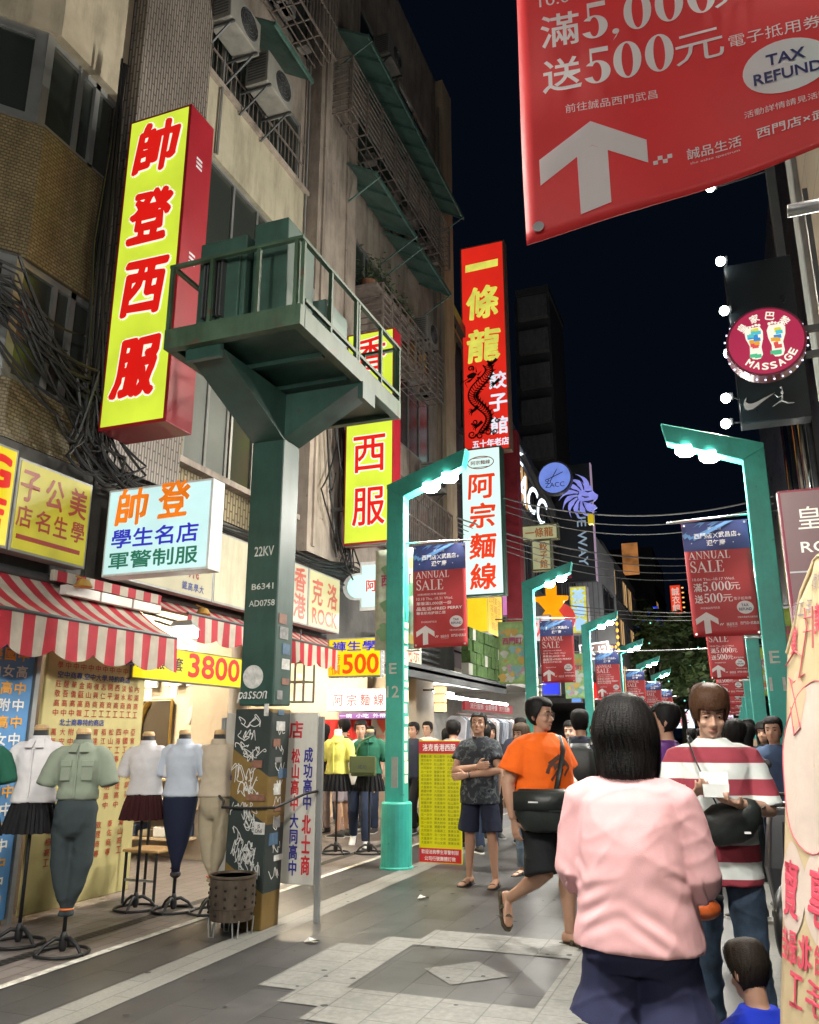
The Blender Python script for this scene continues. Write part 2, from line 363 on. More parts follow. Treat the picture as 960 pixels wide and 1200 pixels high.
def bay_window(z0, z1):
    d = V((-math.sin(R(40)), -math.cos(R(40)), 0)); b = V((-6.06, 5.3, 0))
    fr = MB(); gl = MB(); lit = MB()
    # street-side light
    fr.box(-6.12, -6.03, 5.22, 5.32, z0, z1); fr.box(-6.12, -6.04, 5.95, 6.02, z0, z1); fr.box(-6.12, -6.04, 5.32, 6.27, z1 - .07, z1); fr.box(-6.12, -6.04, 5.32, 6.27, z0, z0 + .07); fr.box(-6.12, -6.04, 5.72, 5.77, z0 + .07, z1 - .07)
    gl.box(-6.10, -6.08, 5.32, 6.27, z0 + .07, z1 - .07)
    # angled light
    def P(t, o, z): q = b + d * t + V((d.y, -d.x, 0)) * -o; return (q.x, q.y, z)
    def slab(m, t0, t1, o0, o1, za, zb): m.hexa([P(t0, o0, za), P(t1, o0, za), P(t1, o1, za), P(t0, o1, za)], [P(t0, o0, zb), P(t1, o0, zb), P(t1, o1, zb), P(t0, o1, zb)])
    for t0, t1 in ((.04, .16), (.72, .8), (1.45, 1.6)): slab(fr, t0, t1, -.02, .07, z0, z1)
    for za, zb in ((z0, z0 + .09), (z1 - .09, z1)): slab(fr, .16, 1.45, -.02, .06, za, zb)
    slab(gl, .16, 1.5, .01, .03, z0 + .09, z1 - .09)
    w = build('window', fr, alu, house); build('pane', gl, dark_glass, w)
bay_window(4.72, 5.98); bay_window(7.5, 8.62); bay_window(10.3, 12.0); bay_window(13.2, 14.8)
# windows on the street face
def window(y0, y1, z0, z1, n=2, x=-6.12, fm=alu, gm=dark_glass, rail=False):
    fr = MB(); t = .05
    fr.box(x, x + .06, y0, y1, z0, z0 + t); fr.box(x, x + .06, y0, y1, z1 - t, z1)
    for i in range(n + 1):
        y = y0 + (y1 - y0 - t) * i / n; fr.box(x, x + .055, y, y + t, z0 + t, z1 - t)
    w = build('window', fr, fm, house)
    build('pane', MB().box(x + .01, x + .03, y0 + t, y1 - t, z0 + t, z1 - t), gm, w)
    if rail:
        g = MB(); k = int((y1 - y0) / .12)
        for i in range(k + 1): y = y0 + (y1 - y0) * i / k; g.box(-5.99, -5.975, y - .008, y + .008, z0, z0 + rail)
        for z in (z0, z0 + rail * .5, z0 + rail): g.box(-5.975, -5.955, y0, y1, z - .012, z + .012)
        build('window_bars', g, rust, w)
    return w
window(8.0, 9.0, 4.75, 6.35, 2, gm=frost); window(9.05, 10.8, 4.75, 6.35, 3, fm=mat('white_frame', (.45, .45, .42), .5), gm=dark_glass)
window(8.1, 10.1, 7.55, 9.28, 3); window(7.9, 10.6, 10.45, 11.75, 4, rail=.85); window(7.6, 10.8, 13.2, 14.6, 4)
for y0, y1 in ((12.6, 15.0), (15.2, 17.3)):
    window(y0, y1, 5.0, 6.6, 3, rail=.9); window(y0, y1, 7.5, 9.15, 3); window(y0, y1, 9.75, 10.95, 3); window(y0, y1, 12.2, 14.0, 3); window(y0, y1, 15.2, 16.7, 2)
for q in ((-6.05, -5.94, 7.6, 10.8, 10.42, 10.5), (-6.05, -5.9, 7.6, 10.8, 4.68, 4.76), (-6.05, -5.95, 12.4, 17.9, 15.1, 15.2)): build('sill', MB().box(*q), plaster, house)
# barred balcony cages
def cage(x0, x1, y0, y1, z0, z1, step=.11, floor=True, horiz=True):
    g = MB()
    n = int((y1 - y0) / step)
    if horiz:
        k = int((z1 - z0) / .13)
        for i in range(k + 1):
            z = z0 + (z1 - z0) * i / k
            g.box(x1 - .012, x1 + .006, y0, y1, z - .009, z + .009)
            g.box(x0, x1, y0 - .008, y0 + .008, z - .009, z + .009); g.box(x0, x1, y1 - .008, y1 + .008, z - .009, z + .009)
        for i in range(9):
            y = y0 + (y1 - y0) * i / 8; g.box(x1 - .02, x1 + .02, y - .018, y + .018, z0, z1)
    else:
        for i in range(n + 1):
            y = y0 + (y1 - y0) * i / n; g.box(x1 - .01, x1 + .01, y - .009, y + .009, z0, z1)
        for z in (z0, (z0 + z1) / 2, z1): g.box(x1 - .015, x1 + .015, y0, y1, z - .015, z + .015)
        for i in range(5):
            x = x0 + (x1 - x0) * i / 5
            for y in (y0, y1): g.box(x - .009, x + .009, y - .009, y + .009, z0, z1)
    for i in range(5): x = x0 + (x1 - x0) * i / 4; g.box(x - .008, x + .008, y0, y1, z0 - .03, z0 - .012)
    for i in range(int((y1 - y0) / .35)): y = y0 + .35 * i; g.box(x0, x1, y - .012, y + .012, z0 - .012, z0 + .012)
    c = build('balcony_cage', g, rust, house)
    random.seed(int(y0 * 10))
    for i in range(int((y1 - y0) * 2)):      # jumble kept on the balcony floor
        y = random.uniform(y0, y1 - .3); x = random.uniform(x0, x1 - .25)
        build('stored_box', MB().box(x, x + random.uniform(.1, .25), y, y + random.uniform(.12, .4), z0 + .015, z0 + random.uniform(.08, .4)), mat('dusty_junk', (.16, .15, .14), .8, var=.6, scale=3), c)
cage(-6.0, -5.4, 11.25, 16.95, 12.42, 13.6)
cage(-6.0, -5.42, 12.85, 16.4, 8.72, 9.8)
cage(-6.0, -5.5, 12.5, 17.2, 5.0, 6.3, horiz=False)
cage(-6.0, -5.45, 8.7, 10.7, 13.0, 14.4, horiz=False)
def awning(y0, y1, xf, zb, zf, step=.62):
    g = MB(); n = int((y1 - y0) / step)
    g.hexa([(-6.0, y0, zb), (xf, y0, zf), (xf, y1, zf), (-6.0, y1, zb)], [(-6.0, y0, zb + .02), (xf, y0, zf + .02), (xf, y1, zf + .02), (-6.0, y1, zb + .02)])
    for i in range(n + 1):
        y = y0 + (y1 - y0) * i / n
        g.bar((-5.99, y, zb - .03), (xf + .01, y, zf - .03), .03, .05)
    g.box(xf - .01, xf + .02, y0, y1, zf - .06, zf + .03)
    for y in (y0 + .1, y1 - .1): g.bar((-6.0, y, zf - .55), (xf + .05, y, zf - .05), .025)
    build('metal_awning', g, green_m, house)
awning(11.3, 17.25, -5.12, 14.55, 14.0); awning(11.9, 14.1, -5.2, 12.0, 11.5); awning(14.2, 16.4, -5.2, 11.9, 11.4)
# plants and laundry on the L3 ledge
leaf_d = mat('dusty_leaves', (.055, .075, .035), .7, var=.5); clay = mat('clay_pot', (.2, .09, .05), .8)
for q, (py_, sp_, hh_, lb_) in enumerate(((12.8, .3, .42, 'straggly potted plant at the near end of the window ledge under the green awnings'), (13.3, .22, .7, 'tallest thin-stemmed potted plant on the window ledge under the green awnings'), (13.9, .3, .5, 'bushy potted plant right of the tallest one on the window ledge'), (14.45, .25, .35, 'low potted plant at the far end of the window ledge'))):
    random.seed(5 + q); t = thing('potted_plant', lb_, 'plant', (-5.7, py_, 9.62), 'plants on the window ledge'); pl = MB()
    for i in range(110):
        y = py_ + random.gauss(0, sp_ * .5); x = -5.7 + random.uniform(-.22, .24); z = 9.8 + abs(random.gauss(0, hh_ * .55)); a = random.uniform(0, 6.28); s = random.uniform(.05, .13)
        d = V((math.cos(a), math.sin(a), random.uniform(-.3, 1))).normalized() * s; w = d.cross(V((.3, .2, 1))).normalized() * s * .3
        p = V((x, y, z)); pl.add([p, p + d * .5 + w, p + d, p + d * .5 - w], [(0, 1, 2, 3)])
    for i in range(6): pl.tube([(-5.7, py_, 9.8), (-5.7 + random.uniform(-.1, .1), py_ + random.gauss(0, sp_ * .4), 9.8 + hh_ * random.uniform(.5, 1.2))], .006, 4)
    build('foliage', pl, leaf_d, t, fix=False); pt = MB(); pt.lathe([(.1, 9.62), (.14, 9.85), (.12, 9.85)], (-5.7, py_, 0), 12); build('pot', pt, clay, t, smooth=False)
build('plant_shelf', MB().box(-6.0, -5.4, 12.5, 14.8, 9.56, 9.62), rust, house)
def aircon(y, z, label, x=-5.98, rot=False):
    """outdoor unit on a bracket: boxy case, round fan grille towards the street"""
    t = thing('air_conditioner', label, 'air conditioner', (x, y, z), 'air conditioners hung on the apartment house'); cs = mat('ac_case', (.24, .235, .215), .55, var=.15, dirt=.35)
    build('case', MB().box(x + .12, x + .5, y - .38, y + .38, z, z + .55), cs, t, bevel=.015)
    f = MB()
    for r in (.06, .11, .16, .21): f.tube([(x + .508, y + .08 + r * math.cos(a), z + .28 + r * math.sin(a)) for a in [q * .3927 for q in range(17)]], .005, 5, cap=False)
    for q in range(8): a = q * .785; f.bar((x + .508, y + .08, z + .28), (x + .508, y + .08 + .22 * math.cos(a), z + .28 + .22 * math.sin(a)), .007)
    for q in range(9): f.box(x + .16, x + .46, y - .385, y - .38, z + .08 + q * .05, z + .1 + q * .05)
    build('grille', f, alu_d, t); d = MB(); d.lathe([(0, 0), (.22, 0), (.22, .006), (0, .006)], (x + .498, y + .08, z + .28), 24, axis='X'); build('fan_well', d, void, t)
    for s_ in (-.3, .3): b = MB(); b.bar((x, y + s_, z - .02), (x + .52, y + s_, z - .02), .03); b.bar((x, y + s_, z - .4), (x + .45, y + s_, z - .03), .025); build('bracket', b, alu_d, t)
for a_ in ((8.95, 10.75, 'air conditioner with a green hood above it, in front of the barred window'), (7.95, 10.95, 'topmost air conditioner, cut by the upper picture edge beside the ribbed pier'), (16.4, 6.7, 'air conditioner with a round fan right of the second yellow tailor sign'), (13.6, 15.5, 'air conditioner high above the long green awning'), (15.9, 9.95, 'air conditioner under the far lower green awning'), (9.9, 7.7, 'air conditioner behind the dark green platform railing')): aircon(*a_)
t = thing('ac_hood', 'small green sheet hood sheltering an air conditioner above the barred window', 'hood', (-5.7, 8.95, 11.6))
build('sheet', MB().hexa([(-6.0, 8.4, 12.0), (-5.3, 8.4, 11.55), (-5.3, 9.6, 11.55), (-6.0, 9.6, 12.0)], [(-6.0, 8.4, 12.02), (-5.3, 8.4, 11.57), (-5.3, 9.6, 11.57), (-6.0, 9.6, 12.02)]), green_m, t); build('edge', MB().box(-5.31, -5.28, 8.4, 9.6, 11.5, 11.58), green_m, t)
# drain pipes and cables on the face
pp = MB()
for y, z0, z1, x in ((7.75, 4.4, 17, -5.97), (8.15, 9.3, 13.2, -5.96), (10.7, 4.4, 18, -5.97), (12.5, 5, 15, -5.9), (17.8, 4.4, 18, -5.93)):
    pp = MB(); pp.tube([(x, y, z0), (x, y + .03, (z0 + z1) / 2), (x, y, z1)], .022, 6); build('drain_pipe', pp, mat('grey_pipe', (.2, .2, .2), .5), house)
def cable(pts, r, seg=10, sag=.0):
    out = []
    for a, b in zip(pts[:-1], pts[1:]):
        a, b = V(a), V(b)
        for i in range(seg): t = i / seg; out.append(a.lerp(b, t) - V((0, 0, sag * 4 * t * (1 - t))))
    out.append(V(pts[-1])); return out
cb = MB(); random.seed(11)
for i in range(26):       # sagging bundle in front of the bay, dropping behind the white box sign
    o = lambda s=.06: random.gauss(0, s)
    y1 = 6.0 + o(.25)
    cb.tube(cable([(-5.9 + o(.03), 3.2, 5.75 + o(.22)), (-5.7 + o(.04), 5.0 + o(.2), 5.2 + o(.2)), (-5.68 + o(.05), 5.9 + o(.15), 4.75 + o(.25)), (-5.66 + o(.04), y1 + .2, 4.2 + o(.12)), (-5.72 + o(.03), 6.6 + o(.3), 4.08 + o(.05))], .01, 8, .1), random.uniform(.008, .018), 5)
for i in range(9):
    o = lambda s=.05: random.gauss(0, s)
    cb.tube(cable([(-5.72 + o(.02), 6.0 + o(.03), 8.8), (-5.68 + o(.02), 5.95 + o(.08), 6.4), (-5.68 + o(), 6.0 + o(.1), 4.3)], .01, 6, .0), random.uniform(.01, .02), 5)
for i in range(14):
    o = lambda s=.06: random.gauss(0, s)
    cb.tube(cable([(-5.7 + o(.03), 6.2, 4.18 + o()), (-5.72 + o(.03), 7.6, 4.1 + o()), (-5.74 + o(.02), 9.6, 4.12 + o()), (-5.74 + o(.02), 12.2 + o(.3), 4.2 + o(.1)), (-5.8, 16, 4.4 + o(.15))], .01, 8, .12), random.uniform(.008, .016), 5)
for i in range(16):       # vertical tangle right of the green pole, on pilaster two
    o = lambda s=.1: random.gauss(0, s)
    cb.tube(cable([(-5.68 + o(.02), 11.4 + o(.4), 6.8 + o(.7)), (-5.62 + o(.03), 11.9 + o(.35), 5.4 + o(.3)), (-5.66 + o(.03), 12.2 + o(.3), 4.2 + o(.1))], .01, 8, .12), random.uniform(.008, .02), 5)
tag(build('cable_bundle', cb, mat('black_cable', (.012, .012, .013), .5)), 'tangle of black cables sagging along the tiled facade above the shop boards', 'cables')
# ground-floor arcade: ceiling, beam, shops
shopwall = mat('warm_shop_wall', (.72, .62, .46), .7, var=.08)
build('arcade_ceiling', MB().box(-10, -6.0, 3, 18.7, 3.25, 3.4), mat('grey_ceiling', (.3, .29, .27), .8), house)
build('fascia_beam', MB().box(-6.3, -5.98, 6.5, 18.7, 2.95, 4.2).box(-6.4, -6.0, 2.4, 6.5, 2.95, 4.14), mat('dark_fascia', (.09, .085, .08), .7, var=.4), house)
mb = MB(); mb.box(-10.2, -8.6, 3, 9.7, 0, 3.25)
mb.box(-8.6, -6.15, 9.5, 9.75, 0, 3.25); mb.box(-8.6, -8.3, 6.7, 6.9, 0, 3.25)
build('shop_wall', mb, shopwall, house)
mb = MB(); mb.box(-10.2, -9.2, 9.75, 15.2, 0, 3.25); mb.box(-9.2, -6.6, 15.05, 15.3, 0, 3.25)
mb.box(-6.7, -6.05, 15.3, 16.3, 0, 2.95); mb.box(-10, -6.5, 16.3, 18.7, 0, 2.95)
build('shop_wall', mb, mat('beige_shop_wall', (.6, .5, .38), .7, var=.1), house)
build('arcade_column', MB().box(-6.6, -6.05, 9.35, 9.8, 0, 2.95), mat('beige_column', (.5, .42, .32), .6, var=.1), house)
build('arcade_column', MB().box(-6.6, -6.1, 6.3, 6.7, 0, 2.95), mat('brown_column', (.16, .12, .09), .6, var=.2), house)
shop_lit = emit('shop_tube', (1, .84, .6), 180, 0)
cool_lit = emit('cool_tube', (.95, 1, .95), 45, 0)
tl = MB()
for y in (4.4, 7.3, 8.5): tl.box(-8.0, -6.9, y, y + .09, 3.16, 3.2)
for y in (10.6, 12, 13.6): tl.box(-8.2, -6.9, y, y + .09, 3.16, 3.2)
build('ceiling_tube', tl, shop_lit, house)
# goods inside the lit shop
random.seed(3)
shp_ = [(-.06, 0), (.06, 0), (.2, -.1), (.24, -.3), (.17, -.32), (.13, -.22), (.14, -.62), (-.14, -.62), (-.13, -.22), (-.17, -.32), (-.24, -.3), (-.2, -.1)]
for i, (x_, z_) in enumerate(((-8.1, 2.75), (-7.72, 2.77), (-7.36, 2.74), (-6.98, 2.76), (-6.62, 2.75), (-7.9, 1.98), (-6.5, 1.95))):
    t = thing('hanging_shirt', 'school shirt on a hanger on the bright end wall of the lit shop', 'shirt', (x_, 9.42, z_), 'school shirts hung on the bright shop wall')
    build('shirt', MB().prism(shp_, (x_, 9.40, z_), X_, Z_, .05), [mat('white_shirts', (.7, .7, .68), .8, var=.1), mat('blue_shirts', (.35, .42, .55), .8, var=.1)][i % 3 == 1], t, bevel=.012)
    build('hanger', MB().tube([(x_ - .12, 9.42, z_ - .04), (x_, 9.42, z_ + .03), (x_, 9.42, z_ + .1), (x_ + .03, 9.42, z_ + .13)], .006, 5).tube([(x_, 9.42, z_ + .03), (x_ + .12, 9.42, z_ - .04)], .006, 5), alu, t)
t = thing('wall_mirror', 'gold framed mirror with a curved side on the bright end wall of the lit shop', 'mirror', (-7.3, 9.45, 1.0))
build('glass', MB().box(-7.62, -6.98, 9.44, 9.47, 1.0, 1.95), glass('mirror_glass', (.05, .04, .03), .05), t)
g = MB(); g.tube([(-7.2 + .28 * math.cos(a), 9.42, 1.5 + .52 * math.sin(a)) for a in [R(120 + k * 15) for k in range(11)]], .04, 8); g.tube([(-7.62, 9.43, .98), (-7.62, 9.43, 1.97), (-6.98, 9.43, 1.97), (-6.98, 9.43, .98), (-7.62, 9.43, .98)], .02, 6, cap=False); build('frame', g, mat('gold_frame', (.6, .4, .1), .3, metal=.9), t)
t = thing('display_shelf', 'low shelf of folded white and khaki clothes under the shop mirror', 'shelf', (-7.2, 9.3, 0))
for z in (.25, .6, .95): build('board', MB().box(-8.3, -6.4, 9.05, 9.46, z, z + .03), mat('pale_ply', (.5, .38, .24), .6), t)
for k in range(16): build('folded_clothes', MB().box(-8.25 + (k % 8) * .23, -8.06 + (k % 8) * .23, 9.08, 9.4, .28 + .35 * (k // 8), .28 + .35 * (k // 8) + .08 + .1 * ((k * 7) % 5) / 5), [mat('white_shirts', (.7, .7, .68), .8), mat('folded_navy', (.03, .04, .08), .8), mat('folded_khaki', (.3, .25, .17), .8)][k % 3], t, bevel=.015)
for k, (y, z) in enumerate(((-7.9, 2.12), (-7.55, 2.15), (-7.2, 2.1), (-6.8, 2.14))):
    q = MB(); q.box(y - .05, y + .05, 9.2, 9.21, z - .16, z); q.tube([(y, 9.2, z), (y, 9.2, 3.2)], .004, 4)
    tag(build('price_tag', q, mat('white_tag', (.75, .72, .65), .7)), 'small white price card hanging on a string in the lit shop', 'price tag', 'price cards hanging in the lit shop')
q = thing('notice_sheet', 'white sheet of printed notes taped to a wall behind the white shirt dummy', 'notice', (-6.13, 6.85, 1.5))
build('sheet', MB().box(-6.60, -6.10, 6.72, 6.74, 1.0, 2.0), mat('pinkish_paper', (.62, .56, .56), .8), q)
lettering(q, '制服\n訂做修改\n學號姓名\n刺繡代工\n皮帶領結\n體育服裝', (-6.35, 6.715, 1.55), X_, Z_, .36, .7, mat('grey_ink', (.2, .12, .18), .8), lead=1.1)
# ================================================================== SIGNS on the left side
sign_red = emit('sign_red_letters', (.78, .012, .008), .8, .05)
white_edge = emit('sign_white_outline', (1, .9, .75), .95, .05)
yellow_face = emit('yellow_lightbox', (.62, .76, .05), .95, .16, 1.6)
maroon = mat('maroon_cabinet', (.30, .012, .022), .4, var=.12, coat=.3)
white_cab = mat('white_cabinet', (.62, .64, .64), .45, var=.12, dirt=.3)
grey_cab = mat('grey_cabinet', (.3, .3, .29), .5, metal=.3)
EPS = .006
def face_sign(name, label, cat, x0, x1, y, d, z0, z1, cab, face, rim=.03, group=None, side=None):
    """lit box facing the camera's end of the street (-Y)"""
    t = thing(name, label, cat, ((x0 + x1) / 2, y + d / 2, z0), group)
    build('cabinet', MB().box(x0, x1, y, y + d, z0, z1), cab, t, bevel=.008)
    build('face', MB().box(x0 + rim, x1 - rim, y - .006, y + .01, z0 + rim, z1 - rim), face, t)
    return t
def fl(t, body, cx, y, cz, w, h, m, outline=None, ob=.05, **k):
    if outline: lettering(t, body, (cx, y - .012, cz), X_, Z_, w + h * ob * 1.6, h * (1 + ob * 1.6), outline, name='lettering_outline', **{**k, 'bold': k.get('bold', 0) + ob * 1.0})
    return lettering(t, body, (cx, y - .018, cz), X_, Z_, w, h, m, **k)
def board(name, label, cat, x, y0, y1, z0, z1, d, cab, face, rim=.025):
    """board along the facade, facing the street (+X)"""
    t = thing(name, label, cat, (x - d / 2, (y0 + y1) / 2, z0))
    build('cabinet', MB().box(x - d, x, y0, y1, z0, z1), cab, t, bevel=.006)
    build('face', MB().box(x - .01, x + .006, y0 + rim, y1 - rim, z0 + rim, z1 - rim), face, t)
    return t
def bl(t, body, x, cy, cz, w, h, m, **k): return lettering(t, body, (x + .012, cy, cz), Y_, Z_, w, h, m, **k)
# --- tall yellow tailor sign
t = face_sign('tailor_sign', 'huge upright yellow lightbox in a maroon case with four red brush characters', 'shop sign', -5.60, -4.79, 6.05, .42, 4.4, 8.03, maroon, yellow_face, .035)
for ch, z in zip('帥登西服', (7.6, 6.75, 5.91, 5.02)):
    fl(t, ch, -5.19, 6.05, z, .54, .64, sign_red, white_edge, .035, bold=.042, warp=.026, shear=.1)
for z in (7.35, 6.2):
    mb = MB()
    for k in range(3): mb.box(-4.79, -4.786, 6.2, 6.3, z + k * .05, z + k * .05 + .025)
    build('vent', mb, mat('pale_vent', (.6, .6, .65), .4), t)
build('bracket', MB().box(-5.75, -5.6, 6.15, 6.25, 7.7, 7.78).box(-5.75, -5.6, 6.15, 6.25, 4.7, 4.78), alu_d, t)
# --- white box sign with orange brush characters
wf = emit('white_lightbox', (.62, .92, .92), .82, .12, 1.5)
t = face_sign('uniform_shop_sign', 'white lightbox with two orange brush characters above blue and green lines', 'shop sign', -5.6, -4.38, 6.3, .2, 2.98, 3.86, white_cab, wf, .025)
org = emit('sign_orange_letters', (.85, .2, .01), .8, .25, 4); blu = emit('sign_blue_letters', (.01, .015, .55), .7, .05); grn = emit('sign_green_letters', (.0, .17, .1), .7, .05)
fl(t, '帥', -5.29, 6.3, 3.66, .36, .38, org, bold=.03, warp=.016, shear=.05); fl(t, '登', -4.80, 6.3, 3.69, .36, .36, org, bold=.03, warp=.016, shear=.05)
fl(t, '學生名店', -5.0, 6.3, 3.345, 1.0, .19, blu, bold=.022); fl(t, '軍警制服', -5.0, 6.3, 3.13, 1.02, .17, grn, bold=.022)
fl(t, '店', -4.46, 6.3, 3.6, .05, .05, wf)
# --- yellow boards over the first shop
yb = emit('yellow_board', (.72, .62, .03), .42, .3, 2.5); yb2 = emit('bright_yellow_board', (.9, .72, .01), .75, .1)
drk = emit('dull_red_letters', (.35, .04, .02), .55, .1)
t = board('student_wear_board', 'yellow board with dull red characters above a red bar, over the near striped awning', 'shop sign', -5.72, 5.27, 6.2, 3.05, 3.9, .16, grey_cab, yb)
for i, ch in enumerate('子公美'): bl(t, ch, -5.72, 5.42 + i * .3, 3.66, .23, .29, drk, bold=.02, warp=.01, shear=.0)
for i, ch in enumerate('店名生學'): bl(t, ch, -5.72, 5.39 + i * .22, 3.38, .175, .2, drk, bold=.018)
build('bar', MB().box(-5.72, -5.706, 5.33, 6.1, 3.17, 3.21), drk, t)
t = board('clothing_board', 'bright yellow board with big red letters NG, cut by the left picture edge', 'shop sign', -5.715, 3.6, 5.25, 3.05, 3.95, .16, grey_cab, yb2)
bl(t, 'KING', -5.715, 4.70, 3.71, .98, .3, sign_red, bold=.06); bl(t, '服裝店', -5.715, 4.5, 3.32, 1.36, .4, sign_red, bold=.035)
# pale board behind the white box
pf = emit('pale_board', (.75, .68, .42), .3, .2)
t = board('military_wear_board', 'long pale board with small blue and red characters, partly behind the white lightbox', 'shop sign', -5.72, 6.6, 8.35, 3.05, 3.95, .14, grey_cab, pf)
bl(t, '飛', -5.72, 7.95, 3.36, .2, .2, drk, bold=.02); bl(t, '鐵.高.學.大', -5.72, 7.95, 3.16, .42, .1, emit('navy_letters', (.02, .04, .22), .5), bold=.03); bl(t, '校服工', -5.72, 7.2, 3.3, .5, .16, emit('navy_letters', (.02, .04, .22), .5), bold=.02)
t = board('blank_board', 'plain unlit cream board between the pale lettered board and the dark green pole', 'shop sign', -5.73, 8.37, 10.1, 3.05, 3.95, .12, grey_cab, mat('cream_board', (.5, .46, .33), .6, var=.1, dirt=.3))
rk = emit('rock_board', (.78, .72, .36), .5, .18, 2)
t = board('rock_shop_board', 'yellowish board with faded red characters over ROCK, right of the dark green pole', 'shop sign', -5.7, 10.78, 11.85, 3.05, 3.92, .16, grey_cab, rk)
fade = emit('faded_red_letters', (.62, .10, .05), .6, .35, 5)
for i, ch in enumerate('克洛'): bl(t, ch, -5.7, 11.05 + i * .52, 3.6, .36, .4, fade, bold=.02, warp=.015)
bl(t, 'ROCK', -5.7, 11.32, 3.23, .85, .24, fade, bold=.03)
t = board('hongkong_tailor_board', 'pale board with one big faded red character stacked over another, beside the ROCK board', 'shop sign', -5.7, 10.12, 10.76, 3.05, 3.92, .16, grey_cab, emit('pale_rock_board', (.75, .7, .5), .42, .15))
bl(t, '香\n港', -5.7, 10.5, 3.5, .36, .74, fade, bold=.02, warp=.012)
# --- second yellow tailor sign beyond the platform
t = face_sign('outlined_tailor_sign', 'upright yellow lightbox with rounded outlined red characters, half behind the green platform', 'shop sign', -5.5, -4.64, 11.5, .3, 4.4, 8.05, maroon, yellow_face, .03)
for ch, z in zip('香港西服', (7.63, 6.75, 5.88, 5.0)):
    fl(t, ch, -5.06, 11.5, z, .56, .62, sign_red, white_edge, .04, bold=.012)
build('bracket', MB().box(-5.8, -5.5, 11.6, 11.66, 5.0, 5.06).box(-5.8, -5.5, 11.6, 11.66, 7.2, 7.26), alu_d, t)
# --- price boxes
py = emit('price_yellow', (.92, .72, .0), .95, .08)
t = board('bargain_sign', 'long bright yellow lightbox reading 3800 under the far striped awning', 'shop sign', -5.62, 6.9, 8.95, 2.06, 2.42, .12, grey_cab, py, .012)
bl(t, '西褲制服每套', -5.62, 7.25, 2.25, .95, .15, emit('sign_dark_letters', (.03, .01, .05), .5), bold=.02); bl(t, '3800', -5.62, 8.35, 2.26, 1.05, .27, sign_red, bold=.035)
t = face_sign('trouser_price_sign', 'yellow lightbox with blue characters over an orange 500, ringed with small bulbs', 'shop sign', -5.56, -4.7, 11.2, .14, 2.33, 2.9, grey_cab, emit('price_amber', (.9, .66, .0), .9, .1), .02)
fl(t, '褲生學', -5.13, 11.2, 2.78, .72, .15, blu, bold=.025); fl(t, '特\n價', -5.42, 11.2, 2.52, .15, .3, org, bold=.015); fl(t, '500', -5.02, 11.2, 2.52, .58, .29, emit('sign_vermilion', (.8, .06, .0), .8), bold=.03)
mb = MB()
for k in range(9):
    for x in (-4.68,): mb.ell((x, 11.22, 2.36 + k * .065), (.014, .014, .014), 6, 4)
for k in range(12): mb.ell((-5.52 + k * .074, 11.22, 2.315), (.014, .014, .014), 6, 4)
build('bulbs', mb, mat('small_bulbs', (.6, .6, .6), .3), t)
# --- tall red restaurant sign with the winding black ornament
rf = emit('red_lightbox', (.82, .026, .014), .8, .14, 1.0)
t = face_sign('dumpling_house_sign', 'very tall red lightbox with yellow brush characters and a black winding dragon ornament', 'shop sign', -6.06, -4.76, 20.0, .3, 8.75, 15.0, mat('bronze_case', (.2, .11, .08), .5), rf, .05)
yl = emit('sign_yellow_letters', (.80, .78, .12), .85, .2, 3)
for ch, z, h in zip('一條龍', (14.3, 13.15, 11.85), (.24, 1.0, 1.0)): fl(t, ch, -5.42, 20.0, z, .95, h, yl, bold=.03, warp=.03, shear=.06)
for ch, z in zip('餃子館', (10.75, 10.1, 9.45)): fl(t, ch, -5.06, 20.0, z, .5, .5, emit('sign_white_letters', (.85, .9, 1), .9), bold=.03)
fl(t, '五十年老店', -5.3, 20.0, 8.99, 1.0, .22, emit('sign_white_letters', (.85, .9, 1), .9), bold=.03)
mb = MB(); random.seed(4)
def stroke(pts, w0=.02, w1=.02):      # flat inked line on the sign face
    pts = [V((a, 19.981, b)) for a, b in pts]; n_ = len(pts)
    for i in range(n_ - 1):
        d = (pts[i + 1] - pts[i]).normalized(); q = V((-d.z, 0, d.x)); wa = w0 + (w1 - w0) * i / (n_ - 1); wb = w0 + (w1 - w0) * (i + 1) / (n_ - 1)
        mb.add([pts[i] - q * wa, pts[i] + q * wa, pts[i + 1] + q * wb - d * 0, pts[i + 1] - q * wb], [(0, 1, 2, 3)])
def curl(cx, cz, r, a0, turns=1.3, sg=1): stroke([(cx + r * (1 - .75 * k / 16) * math.cos(a0 + sg * turns * 6.28 * k / 16), cz + r * (1 - .75 * k / 16) * math.sin(a0 + sg * turns * 6.28 * k / 16)) for k in range(17)], .028, .012)
body = lambda a: V((-5.54 + .26 * math.sin(a * 9.0 + .6) * (1 - .25 * a), 0, 11.3 - 2.0 * a)); prev = None
N_ = 74
for i in range(N_):
    a = i / (N_ - 1); p = body(a); d = (body(a + .01) - body(a - .01)).normalized(); q = V((-d.z, 0, d.x)); w = .125 * (1 - abs(a - .35) * .95)
    e1, e2 = p + q * w, p - q * w
    if prev:
        stroke([(prev[0].x, prev[0].z), (e1.x, e1.z)], .03, .03); stroke([(prev[1].x, prev[1].z), (e2.x, e2.z)], .022, .022)
        if i % 2 == 0: m_ = p + d * .05; stroke([(e1.x, e1.z), (m_.x, m_.z), (e2.x, e2.z)], .013, .013); b_ = p + q * w * .45; stroke([(b_.x, b_.z), (b_.x + d.x * .05, b_.z + d.z * .05)], .03, .01)
        if i % 3 == 0: s_ = p + q * (w + .1) - d * .05; stroke([(e1.x, e1.z), (s_.x, s_.z)], .035, .003)
    prev = (e1, e2)
hx, hz_ = -5.72, 10.9      # head with horns, jaw and whiskers
